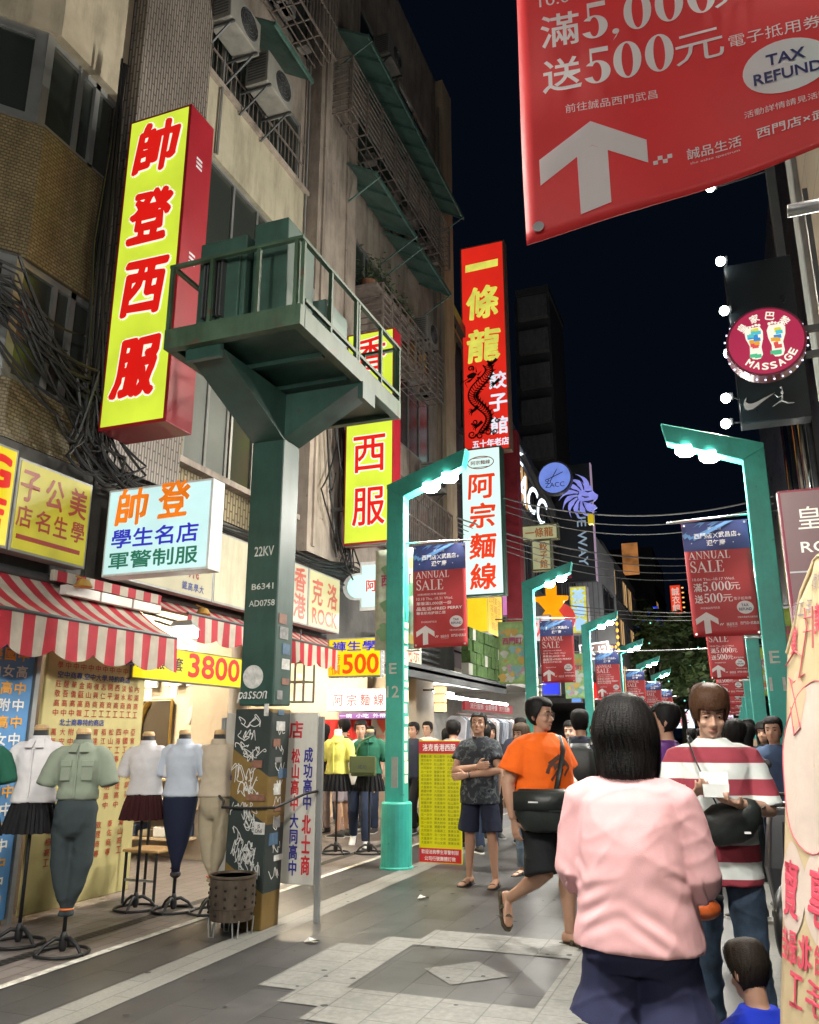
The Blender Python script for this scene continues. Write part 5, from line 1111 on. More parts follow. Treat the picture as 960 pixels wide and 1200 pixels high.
for a in ((-.26, -.08), (-.19, -.15)): mb.tube([(c0.x + a[0] + .05 * math.cos(q), 26.97, c0.z + a[1] + .05 * math.sin(q)) for q in [k * .7 for k in range(10)]], .012, 5)
build('lettering', mb, mat('ink_dark', (.01, .01, .06), .5), t, fix=False)
t = thing('neon_salon_letters', 'white neon letters ZACC running down the facade left of the round blue sign', 'neon sign', (-5.9, 27, 9))
mb = MB(); letter_mb(mb, 'ZACC', (-5.72, 26.3, 9.35), V((.45, .6, -.66)).normalized(), V((.1, .35, .93)).normalized(), 2.0, 1.0, bold=.02); letter_mb(mb, 'Z', (-5.8, 25.6, 10.55), V((.45, .6, -.66)).normalized(), V((.1, .35, .93)).normalized(), .5, .6, bold=.02)
build('letters', mb, emit('neon_white', (.8, .92, 1), 2.2, .05), t, fix=False)
t = thing('mane_emblem_sign', 'violet-blue glowing emblem of a roaring maned head right of the round sign', 'shop sign', (-4.05, 27.5, 8.7))
random.seed(3); mb = MB(); dk = MB(); cx, cz, y = -4.05, 9.42, 27.5
face_ = [(-.12, -.38), (.1, -.46), (.3, -.5), (.42, -.42), (.36, -.33), (.2, -.28), (.22, -.2), (.36, -.17), (.44, -.08), (.47, .02), (.38, .09), (.3, .2), (.26, .36), (.1, .42), (-.1, .3), (-.2, .0)]
mb.prism(face_, (cx, y, cz), X_, Z_, .12)
for k in range(17):       # flame-like locks of the mane
    a = R(62 + k * 13.2); r0, r1 = .22, .74 + .12 * (k % 2); c = V((cx, y - .03 - .004 * k, cz)); n_ = 9; L_, Rr = [], []
    for i in range(n_):
        f = i / (n_ - 1); r = r0 + (r1 - r0) * f; b = a + .55 * f * f; wd = .075 * (1 - f) ** .7 + .004; p = c + V((r * math.cos(b), 0, r * math.sin(b))); q = V((-math.sin(b), 0, math.cos(b))) * wd; L_.append(p + q); Rr.append(p - q)
    mb.add(L_ + Rr[::-1], [tuple(range(2 * n_))])
build('head', mb, emit('violet_face', (.32, .34, .95), .7, .25, 3), t, fix=False)
for k in range(8): a = R(80 + k * 26); dk.tube([V((cx + r * math.cos(a + (r - .2) * .9), y - .11, cz + r * math.sin(a + (r - .2) * .9))) for r in (.2, .32, .44, .56)], [.012, .028, .022, .005], 6)
dk.tube([(cx + .06, y - .11, cz + .16), (cx + .16, y - .11, cz + .12), (cx + .3, y - .11, cz + .14)], [.01, .03, .012], 6); dk.tube([(cx + .0, y - .11, cz - .2), (cx + .16, y - .11, cz - .24), (cx + .34, y - .11, cz - .2)], [.01, .045, .03], 6); dk.tube([(cx - .06, y - .11, cz + .0), (cx + .06, y - .11, cz - .06), (cx + .2, y - .11, cz - .06)], [.01, .03, .01], 6)
build('dark_line', dk, mat('ink_dark', (.01, .01, .06), .5), t)
t = thing('jeans_sign', 'tall dark sign with pale letters BLUE WAY turned on their side', 'shop sign', (-5, 32, 7.3))
build('cabinet', MB().box(-5.8, -4.42, 32, 32.3, 7.3, 12.1), mat('dark_slate', (.025, .032, .04), .5), t); build('edge', MB().box(-4.42, -4.38, 31.98, 32.3, 7.3, 12.1), emit('edge_pink', (.7, .5, .7), .4), t)
lettering(t, 'BLUE WAY', (-4.86, 31.98, 9.35), V((0, 0, -1)), X_, 2.9, .36, emit('pale_blue_letters', (.45, .6, .75), .45), bold=.01)
lettering(t, '潮流', (-5.55, 31.98, 7.6), X_, Z_, .4, .3, emit('dull_red_letters2', (.5, .05, .1), .4), bold=.02)
t = thing('hotpot_sign', 'orange glowing sign shaped like a stacked hotpot on a round base', 'shop sign', (-5.05, 26, 5))
mb = MB(); mb.prism([(-.34, -.52), (.34, -.52), (.36, -.42), (.2, -.2), (.3, -.08), (.42, .08), (.52, .12), (.54, .24), (.16, .27), (.17, .6), (-.17, .6), (-.16, .27), (-.54, .24), (-.52, .12), (-.42, .08), (-.3, -.08), (-.2, -.2), (-.36, -.42)], (-5.05, 26, 5.55), X_, Z_, .15); build('pot', mb, emit('pot_orange', (1, .33, .0), 1.0, .1), t)
mb = MB(); mb.lathe([(0, 0), (.5, 0), (.5, .1), (0, .1)], (-4.85, 26.35, 5.1), 24, axis='Y'); build('disc', mb, emit('pot_red', (.7, .06, .05), .6), t)
t = face_sign('tea_shop_sign', 'yellow upright lightbox with pale blue brush characters and flecks, beyond the second lamp', 'shop sign', -5.32, -4.66, 31, .5, 5.15, 6.95, mat('pale_pink_case', (.5, .45, .5), .5), emit('tea_yellow', (.8, .75, .1), .75, .3, 4), .04)
fl(t, '茶\n湯\n會', -4.98, 31, 6.05, .5, 1.6, emit('tea_blue', (.45, .7, .95), .95), bold=.04, warp=.02)
t = thing('pill_sign', 'white framed dark pill-shaped sign reading PK 12 behind the third lamp arm', 'shop sign', (-3.8, 26, 3.7))
mb = MB(); M_ = Matrix.Rotation(R(-8), 4, 'Y')
a = V((math.cos(R(6)), 0, math.sin(R(6)))); u = V((-math.sin(R(6)), 0, math.cos(R(6))))
build('frame', MB().prism([(-.46, -.25), (.46, -.25), (.46, .25), (-.46, .25)], (-3.77, 26, 4.02), a, u, .08), emit('white_frame_glow', (.9, .9, .9), .7), t)
build('face', MB().prism([(-.4, -.2), (.4, -.2), (.4, .2), (-.4, .2)], (-3.77, 25.99, 4.02), a, u, .03), mat('sign_black', (.03, .008, .006), .5), t)
lettering(t, 'PK 12', (-3.74, 25.98, 4.02), a, u, .66, .26, emit('white_frame_glow', (.9, .9, .9), .7), bold=.03)
t = thing('far_red_sign', 'small red upright sign glowing above the trees at the end of the street', 'shop sign', (-3.8, 80, 12.3))
build('cabinet', MB().box(-4.35, -3.35, 80, 80.3, 12.35, 15.1), maroon, t); build('face', MB().box(-4.3, -3.4, 79.97, 80, 12.4, 15.05), emit('far_red', (.9, .06, .02), .85), t)
lettering(t, '誠\n衣\n館', (-3.85, 79.95, 13.7), X_, Z_, .7, 2.3, emit('far_pale', (.9, .7, .6), .7), bold=.02)
mb = MB()
for k in range(6): mb.ell((-3.2, 80, 12.5 + k * .46), (.12, .1, .08), 6, 4)
build('bulbs', mb, emit('bulb_warm', (1, .5, .15), 1.2), t)
def small_sign(name, label, x0, x1, y, z0, z1, c, st=.9, text=None, tc=(1, 1, 1)):
    t = face_sign(name, label, 'shop sign', x0, x1, y, .15, z0, z1, alu_d, emit('s_' + name + label[:12], c, st, .15), .03)
    if text: lettering(t, text, ((x0 + x1) / 2, y - .02, (z0 + z1) / 2), X_, Z_, (x1 - x0) * .75, (z1 - z0) * .75, emit('ss_' + label[:12], tc, .9), bold=.02)
small_sign('square_sign', 'square deep blue lightbox under the second sale banner', -5.25, -4.7, 25, 2.65, 3.2, (.01, .03, .8))
small_sign('upright_sign', 'thin blue and white upright lightbox beside the deep blue square', -4.75, -4.4, 27, 2.5, 3.6, (.1, .25, .7), .9, '茶\n飲')
small_sign('red_shape_sign', 'bright red small lightbox near the black haired passers-by, right of the blue signs', -4.3, -3.9, 28, 2.6, 3.2, (.9, .02, .02), 1.1)
small_sign('violet_sign', 'violet upright lightbox behind the second sale banner', -4.35, -3.75, 31, 3.0, 5.2, (.3, .25, .6), .5, '流\n行')
small_sign('magenta_sign', 'magenta upright lightbox peeking out left of the maroon post', -5.9, -5.2, 23, 4.8, 6.8, (.75, .25, .6), .8, '壽\n司')
small_sign('white_sign', 'white and red lightbox low behind the second left lamp post', -5.4, -4.8, 24.5, 4.2, 5.0, (.8, .75, .75), .8, '火', (.9, .1, .1))
small_sign('blue_neon_strip', 'blue neon strip of letters far down on the left facade', -6.4, -3.9, 60, 8.7, 9.4, (.02, .03, .3), .7, '電影主題公園', (.2, .3, 1))
small_sign('tiny_blue_sign', 'tiny blue square sign glowing left of the far red sign', -6.3, -5.4, 78, 12.0, 12.9, (.02, .05, .8), .9, '停', (.4, .5, 1))
small_sign('amber_bulb_panel', 'grey panel edged with amber bulbs beyond the third lamp', -3.95, -3.35, 28, 4.4, 5.4, (.2, .2, .2), .4)
mb = MB()
for k in range(6): mb.ell((-3.28, 28, 4.2 + k * .22), (.05, .05, .07), 8, 5)
for k in range(8): mb.ell((-4.2 + k * .12, 28, 4.32), (.04, .04, .05), 8, 5)
tag(build('amber_bulbs', mb, emit('amber_bulb', (1, .4, .05), 2.0)), 'string of amber bulbs edging the grey panel past the third lamp', 'string lights')
small_sign('far_shop_glow', 'cool white shop front glowing at the end of the street, between the heads', -5.5, -2.6, 66, 2.0, 3.4, (.8, .9, 1), 1.5, '開幕', (.7, .2, .2))
small_sign('far_pink_front', 'pinkish lit shop front far down on the left', -6, -5.2, 52, 2.0, 3.2, (1, .5, .6), 1.1, '鞋')
small_sign('far_right_screen', 'white upright glowing panel far down on the right, below the banners', -.4, .1, 48, 1.6, 3.4, (.8, .85, 1), 1.0, '特\n價', (.5, .2, .4))
small_sign('yellow_text_board', 'black board with yellow characters on the right beyond the lamp posts', .75, 1.2, 19, 1.9, 2.6, (.02, .02, .02), .3, '特賣\n專櫃', (.8, .6, .05))
# trees at the end
bark = mat('bark', (.07, .055, .04), .9, var=.3, bump=.8); leafm = [mat('leaf_dark', (.06, .10, .035), .6, var=.4, scale=1), mat('leaf_mid', (.09, .14, .045), .6, var=.4, scale=1)]
def tree(x, y, h, r, label, seed, n=5200):
    t = thing('street_tree', label, 'tree', (x, y, 0), 'trees closing the end of the street'); random.seed(seed)
    tk = MB(); tk.tube([(x, y, 0), (x + .1, y, h * .25), (x - .1, y + .1, h * .5), (x, y, h * .8)], [.26, .2, .14, .05], 8)
    cl = []
    for k in range(26):
        a = random.uniform(0, 6.28); q = r * random.uniform(.25, 1) ** .6; z = h * random.uniform(.42, 1.0); f = math.sin(min(1, max(.15, (z / h - .3) / .7)) * 2.6)
        c = V((x + q * f * math.cos(a), y + q * f * math.sin(a), z)); cl.append((c, random.uniform(.5, 1.15)))
        tk.tube([(x, y, h * random.uniform(.25, .5)), V((x, y, z * .75)).lerp(c, .5), c], [.07, .04, .012], 5)
    build('trunk', tk, bark, t, smooth=True); cr = MB()
    for k in range(n):
        c, s = random.choice(cl); d = V((random.gauss(0, 1), random.gauss(0, 1), random.gauss(0, .75))).normalized() * s * random.uniform(.3, 1); p = c + d
        a = V((random.gauss(0, 1), random.gauss(0, 1), random.gauss(0, .5))).normalized() * random.uniform(.16, .34); b = a.cross(V((random.gauss(0, 1), random.gauss(0, 1), random.gauss(0, 1)))).normalized() * a.length * .4
        cr.add([p - a, p + b, p + a, p - b], [(0, 1, 2, 3)], random.randint(0, 1))
    build('crown', cr, leafm, t, fix=False)
tree(-4.6, 58, 9.0, 4.2, 'broad dark tree behind the small far lamps, left of the red sign', 1); tree(-1.6, 56, 9.2, 3.6, 'rounder dark tree just left of the red sale banners', 2); tree(-3.4, 66, 9.6, 4.2, 'taller dark tree standing behind the other two under the far red sign', 3); tree(-6.6, 62, 11.0, 3.8, 'dark tree half behind the far left facades under the orange-lit window', 5); tree(1.4, 60, 9.5, 3.4, 'dark tree mostly hidden behind the right-hand sale banners', 4)
mb = MB(); random.seed(9)
for k in range(26): mb.ell((random.uniform(-5, 1), 53 + random.uniform(0, 2), random.uniform(3, 9)), (.05,) * 3, 5, 4)
tag(build('fairy_lights', mb, emit('fairy_teal', (.3, 1, .75), 1.5)), 'scattered tiny greenish lights strung in the far trees', 'string lights')
# ================================================================== pavement furniture and shop displays
red_cream = stripes('awning_stripes', (.40, .35, .29), (.36, .016, .03), 1, .25, .5, .75)
def striped_awning(name, label, y0, y1, xb, zb, xf, zf, fr, roller=True):
    t = thing(name, label, 'awning', (xb, (y0 + y1) / 2, zf), 'red and cream striped shop awnings')
    n = 44; mb = MB(); A = []
    for i in range(n + 1):
        y = y0 + (y1 - y0) * i / n; A.append([(xb + (xf - xb) * k / 6, y, zb + (zf - zb) * k / 6 - .05 * math.sin(math.pi * k / 6)) for k in range(7)])
    B = [[(a, b, c - .008) for a, b, c in r] for r in A]
    mb.loft([a + b[::-1] for a, b in zip(A, B)]); build('canopy', mb, red_cream, t, smooth=False)
    v = MB(); n = int((y1 - y0) / .02); A = []
    for i in range(n + 1):
        y = y0 + (y1 - y0) * i / n; ph = (y * 1 / .5) % 1
        low = fr * (.78 + .22 * abs(math.sin(math.pi * ph)) ** .7); w = .012 * math.sin(y * 9) + .008 * math.sin(y * 23)
        A.append([(xf + .006, y, zf + .002), (xf + .008 + w * .5, y, zf - fr * .5), (xf + .01 + w, y, zf - low)])
    B = [[(a - .006, b, c) for a, b, c in r] for r in A]
    v.loft([a + b[::-1] for a, b in zip(A, B)]); build('valance', v, red_cream, t)
    if roller:
        r = MB(); r.tube([(xb, y0, zb + .02), (xb, y1, zb + .02)], .05, 10); r.tube([(xf, y0, zf), (xf, y1, zf)], .018, 8)
        for y in (y0 + .2, y1 - .2): r.tube([(xb, y, zb - .25), ((xb + xf) / 2, y, zf - .12), (xf, y, zf)], .014, 6)
        build('folding_frame', r, alu_d, t)
    return t
striped_awning('striped_awning', 'nearest red and cream striped awning with a scalloped edge over the school lists', 3.6, 7.2, -5.98, 2.92, -5.33, 2.48, .36)
striped_awning('striped_awning', 'shorter striped awning behind the floodlight, above the long yellow 3800 lightbox', 7.45, 9.35, -5.98, 3.0, -5.4, 2.78, .3)
striped_awning('striped_awning', 'striped awning right of the dark green pole, below the ROCK board', 9.6, 11.9, -5.98, 3.0, -5.4, 2.74, .32)
t = thing('floodlight', 'small bright floodlight with a tilted silver hood at the corner of the near striped awning', 'floodlight', (-5.35, 7.32, 2.5))
build('hood', MB().hexa([(-5.5, 7.28, 2.62), (-5.2, 7.28, 2.62), (-5.2, 7.42, 2.58), (-5.5, 7.42, 2.58)], [(-5.46, 7.3, 2.68), (-5.24, 7.3, 2.68), (-5.24, 7.4, 2.66), (-5.46, 7.4, 2.66)]), alu, t)
build('lens', MB().box(-5.48, -5.22, 7.275, 7.41, 2.5, 2.585), emit('flood_lens', (1, .95, .85), 9, 0), t); build('arm', MB().tube([(-5.9, 7.35, 2.8), (-5.4, 7.35, 2.66)], .015, 6), alu_d, t)
t = thing('strip_lamp', 'row of unlit white strip lamp boxes under the boards, above the near striped awning', 'lamp', (-5.75, 6.7, 2.85))
for k in range(3): build('tube_box', MB().box(-5.80, -5.72, 6.0 + k * .48, 6.45 + k * .48, 2.78, 2.87), mat('white_tube_box', (.6, .58, .55), .5), t)
build('backing', MB().box(-5.84, -5.8, 5.9, 7.5, 2.9, 3.0), red_cream, t)
for k, y in enumerate((6.1, 8.05)):
    q = MB(); q.lathe([(.02, 2.93), (.05, 2.92), (.09, 2.86), (.085, 2.855), (.0, 2.9)], (-5.62, y, 0), 14); q.tube([(-5.72, y, 2.97), (-5.62, y, 2.93)], .01, 5)
    tag(build('hooded_lamp', q, mat('brass_shade', (.5, .3, .08), .4, metal=.5)), ['small brass hooded lamp above the near striped awning', 'small brass hooded lamp under the white lightbox'][k], 'lamp', 'brass hooded lamps under the boards')
t = thing('glass_lantern', 'black square wire lantern hanging under the far striped awning by the cream wall', 'lantern', (-5.6, 10.4, 1.95))
mb = MB()
for x in (-5.75, -5.45):
    for y in (10.25, 10.55): mb.box(x - .012, x + .012, y - .012, y + .012, 1.95, 2.5)
for z in (1.95, 2.22, 2.5):
    for y in (10.25, 10.55): mb.box(-5.75, -5.45, y - .01, y + .01, z - .01, z + .01)
    for x in (-5.75, -5.45): mb.box(x - .01, x + .01, 10.25, 10.55, z - .0101, z + .0101)
mb.tube([(-5.6, 10.4, 2.5), (-5.6, 10.4, 2.95)], .008, 5); build('frame', mb, alu_d, t)
mb = MB()
for p in ((-5.6, 10.4, 2.3), (-5.5, 10.2, 2.62), (-5.7, 10.9, 2.66), (-5.55, 11.3, 2.6), (-5.5, 10.7, 2.55)): mb.ell(p, (.03,) * 3, 8, 6)
build('bulb', mb, emit('warm_bulb', (1, .6, .25), 9, 0), t)
# --- school list boards
brd = mat('sallow_board', (.46, .40, .17), .6, var=.1, scale=2, dirt=.12); inkr = mat('board_red', (.36, .035, .01), .6); inkb = mat('board_blue', (.015, .035, .22), .6)
t = thing('school_list_board', 'tall yellow board crowded with red and blue characters standing under the near striped awning', 'notice board', (-5.67, 6.48, 0))
build('panel', MB().box(-5.69, -5.65, 5.8, 7.16, .05, 2.3), brd, t, bevel=.01)
rows = [('r', '學中中中中中中中中中中中'), ('b', '空中商專.空中大學.特約商店'), ('r', '莊醒華金南復志開西淡協內'), ('r', '敬吾僑甌山興仁平湖水和湖'), ('r', '高高高高商商商商商商商商'), ('r', '中中中職工工工工工工工工'), ('b', '北士商專特約商店'),
        ('r', '萬大附景南育稻松四中亞'), ('r', '華安中文港達江山海國育'), ('r', '工工高高工工工工工工高'), ('r', '職職專專專專專專專專專'), ('b', '成淵高中特約商店'), ('r', '和科中景新民穀大'), ('r', '平文山店湖明理同'), ('r', '高高高高高高高高'), ('r', '中中中中中中中中'), ('b', '國中國小特約商店'),
        ('r', '木開新台致泰海'), ('r', '柵明埔北理佑山'), ('r', '高工工商商商高'), ('r', '工商商專專專工')]
mr = MB(); mbu = MB()
for i, (c, s) in enumerate(rows):
    z = 2.12 - i * .084; n = len(s); w = (1.2 if n > 10 else 1.14) * (.82 if c == 'b' else 1)
    if c == 'b': letter_mb(mbu, s, (-5.644, 6.42 if n > 9 else 6.3, z), Y_, Z_, w * (1 if n > 9 else .62), .062, bold=.02)
    else:
        for k, ch in enumerate(s):
            y = 5.9 + (k + .5) * 1.18 / n if n > 7 else 5.95 + (k + .5) * .155
            letter_mb(mr, ch, (-5.644, y, z), Y_, Z_, .066, .062, bold=.012)
build('red_lettering', mr, inkr, t, fix=False); build('blue_lettering', mbu, inkb, t, fix=False)
t = thing('school_list_board', 'blue board with white and orange school names cut off by the left picture edge', 'notice board', (-5.72, 5.2, 0))
build('panel', MB().box(-5.74, -5.70, 4.55, 5.7, .05, 2.3), mat('board_sky_blue', (.08, .24, .5), .6, var=.1), t, bevel=.01)
wo = [MB(), MB()]
for i, s in enumerate(['景美國中', '中山女高', '成功高中', '師大附中', '松山高中', '景美女中', '中正高中', '松山商專', '大同高中', '建國高中', '和平高中', '大安高中', '育達高中', '開平高中', '內湖高中']):
    for k, ch in enumerate(s): letter_mb(wo[i % 2], ch, (-5.694, 5.13 + k * .145, 2.17 - i * .14), Y_, Z_, .12, .105, bold=.025)
build('orange_lettering', wo[0], mat('board_orange', (.75, .35, .03), .6), t, fix=False); build('white_lettering', wo[1], mat('board_white', (.75, .75, .72), .6), t, fix=False)
build('frame_post', MB().box(-5.74, -5.68, 5.71, 5.76, 0, 2.35), alu, t)
t = thing('uniform_list_board', 'white metal board with red and blue school names strapped behind the dark green post', 'notice board', (-3.9, 6.75, 0))
build('panel', MB().box(-4.36, -3.42, 6.72, 6.76, .28, 1.70), mat('grey_white_board', (.55, .53, .48), .6, var=.1, dirt=.25), t, bevel=.008)
build('leg', MB().box(-3.41, -3.37, 6.72, 6.76, 0, 1.66), alu, t); build('leg', MB().box(-4.41, -4.37, 6.72, 6.76, 0, 1.66), alu, t)
rr_ = mat('board_crimson', (.5, .02, .03), .6); bb_ = mat('board_royal', (.02, .02, .2), .6)
for s, x, z, w, h, m in (('店', -3.63, 1.55, .14, .15, rr_), ('成\n功\n高\n中', -3.50, 1.14, .09, .52, bb_), ('北\n士\n商', -3.50, .6, .09, .48, rr_), ('松\n山\n高\n中', -3.625, 1.13, .085, .52, rr_), ('大\n同\n高\n中', -3.62, .6, .085, .5, bb_), ('北\n一\n女\n中', -4.17, 1.12, .1, .56, rr_), ('大\n直\n高\n中', -4.17, .55, .1, .5, bb_), ('商', -4.14, 1.55, .14, .15, rr_), ('建\n國\n中\n學', -4.29, 1.1, .08, .6, bb_)):
    lettering(t, s, (x, 6.715, z), X_, Z_, w, h, m, bold=.025)
tp = MB(); tp.tube([(-4.4, 6.69, 1.0), (-4.2, 6.5, .95), (-4.06, 6.27, .92), (-3.8, 6.265, .92), (-3.56, 6.27, .93), (-3.46, 6.6, 1.02), (-3.39, 6.7, 1.04)], .012, 6)
tag(build('tie_strap', tp, mat('black_cable', (.012, .012, .013), .5)), 'black strap tying the white school list board to the dark green post', 'strap')
# --- yellow standing list by the lamp base
t = thing('standing_price_list', 'yellow standing sign with rows of tiny characters and red header beside the lamp base', 'standing sign', (-3.48, 10.2, 0))
build('panel', MB().box(-3.75, -3.2, 10.2, 10.23, 0.0, 1.44), emit('list_yellow', (.75, .68, .0), .45, .06), t, bevel=.004)
build('header', MB().box(-3.745, -3.205, 10.19, 10.21, 1.28, 1.43).box(-3.745, -3.205, 10.19, 10.21, .01, .17), emit('list_red', (.6, .02, .03), .45), t)
lettering(t, '洛克香港西服', (-3.475, 10.185, 1.355), X_, Z_, .44, .085, ban_white, bold=.02, warp=.004); lettering(t, '歡迎洽詢學生軍警制服', (-3.475, 10.185, .13), X_, Z_, .48, .05, ban_white, bold=.02); lettering(t, '公司行號團體訂做', (-3.475, 10.185, .055), X_, Z_, .4, .05, ban_white, bold=.02)
names = '成功高中建國中學北一女中師大附中松山高中中山女高大同高中成淵高中景美女高內湖高中大直高中永春高工'
mb = MB(); random.seed(30)
for i in range(23):
    for c in range(3):
        k = random.randrange(0, 12) * 4; letter_mb(mb, names[k:k+4], (-3.65 + c * .175, 10.195, 1.245 - i * .046), X_, Z_, .145, .034, bold=.015)
build('lettering', mb, mat('list_ink', (.12, .13, .0), .6), t, fix=False)
# --- perforated burner drum
t = thing('burner_drum', 'rusty perforated metal burner drum on wire legs at the foot of the green post', 'burner', (-3.80, 6.08, 0))
rs = mat('scorched_tin', (.13, .10, .075), .5, metal=.6, var=.4, scale=5, dirt=.4)
mb = MB(); mb.lathe([(.165, .12), (.172, .2), (.172, .205), (.178, .21), (.178, .42), (.188, .43), (.188, .445), (.17, .445), (.165, .4), (.16, .14), (0, .13)], (-3.80, 6.08, 0), 32); build('drum', mb, rs, t, smooth=False)
mb = MB()
for k in range(14):
    a = R(180 + k * 26)
    for z in ((.17, .25, .31, .37) if k % 2 else (.23, .29, .35)): p = V((-3.80 + .179 * math.cos(a), 6.08 + .179 * math.sin(a), z)); mb.ell(p, (.011, .011, .012), 8, 5)
build('holes', mb, mat('dark_hole', (.008, .007, .006), .9), t)  # perforations are near-black beads set on the unpierced drum wall
for k in range(4):
    mb = MB(); a = R(45 + k * 90); x, y = -3.80 + .15 * math.cos(a), 6.08 + .15 * math.sin(a); mb.tube([(x - .03, y, .13), (x - .02, y, .0), (x + .02, y, .0), (x + .03, y, .13)], .006, 5); build('wire_leg', mb, alu, t)
mb = MB(); mb.lathe([(0, .43), (.16, .43)], (-3.8, 6.08, 0), 24, cap=True); build('ash', mb, mat('ash', (.2, .19, .18), .9, var=.4, scale=20), t)
# --- folding chair behind the dummies
t = thing('school_chair', 'dark framed wooden school chair with steel tube back behind the maroon skirt dummy', 'chair', (-5.25, 6.95, 0))
bkm = mat('dark_tube', (.03, .03, .032), .4, metal=.5)
for x in (-5.42, -5.08):
    for y in (6.8, 7.1): build('leg', MB().tube([(x, y, 0), (x, y, .45 if y < 7 else .85)], .014, 8), bkm, t)
build('seat', MB().box(-5.45, -5.05, 6.77, 7.1, .45, .475), mat('varnished_ply', (.42, .25, .1), .4, var=.2, streak=.2), t, bevel=.008)
build('back_rail', MB().tube([(-5.42, 7.1, .85), (-5.35, 7.11, .89), (-5.15, 7.11, .89), (-5.08, 7.1, .85)], .014, 8).box(-5.42, -5.08, 6.79, 6.81, .2, .22), alu, t)
# --- scooters on the right
def scooter(x, y, rot, label, c):
    t = thing('scooter', label, 'scooter', (0, 0, 0), 'scooters parked on the right')
    pm = mat('scooter_paint_' + label[:6], c, .3, coat=.6, var=.1); bk = mat('scooter_black', (.012, .012, .013), .4, var=.2); ch = mat('polished_steel', (.7, .7, .7), .12, metal=1)
    for yy, nm in ((-.62, 'wheel'), (.62, 'wheel')):
        w = MB(); w.lathe([(.16, -.05), (.22, -.055), (.255, -.03), (.265, 0), (.255, .03), (.22, .055), (.16, .05)], (0, yy, .265), 28, axis='X'); wo_ = build('wheel', w, bk, t, smooth=True)
        r = MB(); r.lathe([(.03, -.06), (.16, -.03), (.165, 0), (.16, .03), (.03, .06)], (0, yy, .265), 20, axis='X'); build('rim', r, ch, wo_, smooth=True)
    b = MB(); b.loft([[(sx * w_, yy, z) for sx, z in ((-1, z0), (-1, z1), (-.6, z2), (.6, z2), (1, z1), (1, z0))] for yy, w_, z0, z1, z2 in ((-.85, .06, .62, .7, .76), (-.6, .13, .5, .7, .78), (-.2, .15, .35, .68, .76), (.1, .14, .3, .5, .56))])
    b.box(-.16, .16, .08, .45, .26, .32); build('body', b, pm, t, bevel=.02)
    s = MB(); s.loft([[(sx * w_, yy, z) for sx, z in ((-1, .75), (-1, z1), (-.6, z1 + .05), (.6, z1 + .05), (1, z1), (1, .75))] for yy, w_, z1 in ((-.75, .09, .8), (-.45, .15, .82), (-.1, .14, .79), (.12, .08, .77))]); build('seat', s, bk, t, bevel=.02)
    f = MB(); f.loft([[(-w_, yy, z), (w_, yy, z), (w_ * .7, yy + .1, z), (-w_ * .7, yy + .1, z)] for w_, yy, z in ((.14, .42, .3), (.19, .4, .6), (.15, .33, .95), (.1, .3, 1.0))]); build('front_shield', f, pm, t, bevel=.02)
    h = MB(); h.tube([(-.34, .22, 1.02), (-.12, .32, 1.02), (.12, .32, 1.02), (.34, .22, 1.02)], .018, 8); h.tube([(0, .6, .28), (0, .42, .9)], .03, 8)
    for sx in (-1, 1): h.tube([(sx * .22, .28, 1.04), (sx * .27, .26, 1.22)], .007, 5); h.ell((sx * .28, .26, 1.26), (.06, .015, .045), 10, 6)
    build('handlebar', h, bk, t); tl_ = MB(); tl_.box(-.06, .06, -.9, -.84, .64, .7); build('tail_light', tl_, mat('tail_red', (.6, .03, .01), .2, coat=1), t)
    e = MB(); e.tube([(.13, .0, .25), (.16, -.4, .27), (.17, -.78, .36)], [.03, .045, .05], 10); e.tube([(-.1, -.3, .26), (-.14, -.35, .0)], .012, 6); e.tube([(-.12, -.6, .35), (-.12, -.7, .62)], .025, 8); build('exhaust', e, ch, t, smooth=True)
    t.location = (x, y, 0); t.rotation_euler = (0, 0, R(rot))
scooter(.40, 7.2, 165, 'dark grey scooter parked behind the striped shirt, silver exhaust towards the viewer', (.03, .03, .034)); scooter(.58, 8.2, 160, 'dull red scooter standing behind the dark grey one', (.16, .01, .015))
# ================================================================== mannequins and people
def ring(cx, cy, z, rx, ry, n=24, pw=2.3, ryb=None):
    o = []
    for k in range(n):
        a = 2 * math.pi * k / n; c, s = math.cos(a), math.sin(a)
        x = rx * math.copysign(abs(c) ** (2 / pw), c); r = ry if s > 0 or ryb is None else ryb; y = r * math.copysign(abs(s) ** (2 / pw), s)
        o.append((cx + x, cy + y, z))
    return o
def vnormals(mb):
    N = [V((0, 0, 0)) for _ in mb.v]; P = [V(p) for p in mb.v]
    for f in mb.f:
        n = (P[f[1]] - P[f[0]]).cross(P[f[2]] - P[f[0]])
        for i in f: N[i] += n
    return P, [n.normalized() if n.length > 1e-12 else V((0, 0, 1)) for n in N]
def folds(mb, amp, sc=9, zdir=.5, seed=0):
    """cloth creases: sharp ridges in two slanting directions over a soft sag"""
    P, N = vnormals(mb); out = []; k = V((seed * 1.7, seed * .3, seed)); sg = 1 if sum(n.dot(p - V((0, 0, p.z))) for n, p in zip(N, P)) > 0 else -1
    for p, n in zip(P, N):
        q = p * sc * .55 + k; a = noise.noise(V((q.x + q.z * .5, q.y + q.z * .3, q.z * zdir * 1.6))); b = noise.noise(V((q.x * 1.5 - q.z * 1.3, q.y * 1.5 + q.z * .8, q.z * zdir * 2.2)) + V((9, 3, 1))); c = noise.noise(q * .8)
        h = (1 - min(1, abs(a) * 2.4)) ** 2 * .8 + (1 - min(1, abs(b) * 2.8)) ** 2 * .5 + c * 1.3
        out.append(tuple(p + n * sg * (h - .35) * amp))
    mb.v = out; return mb
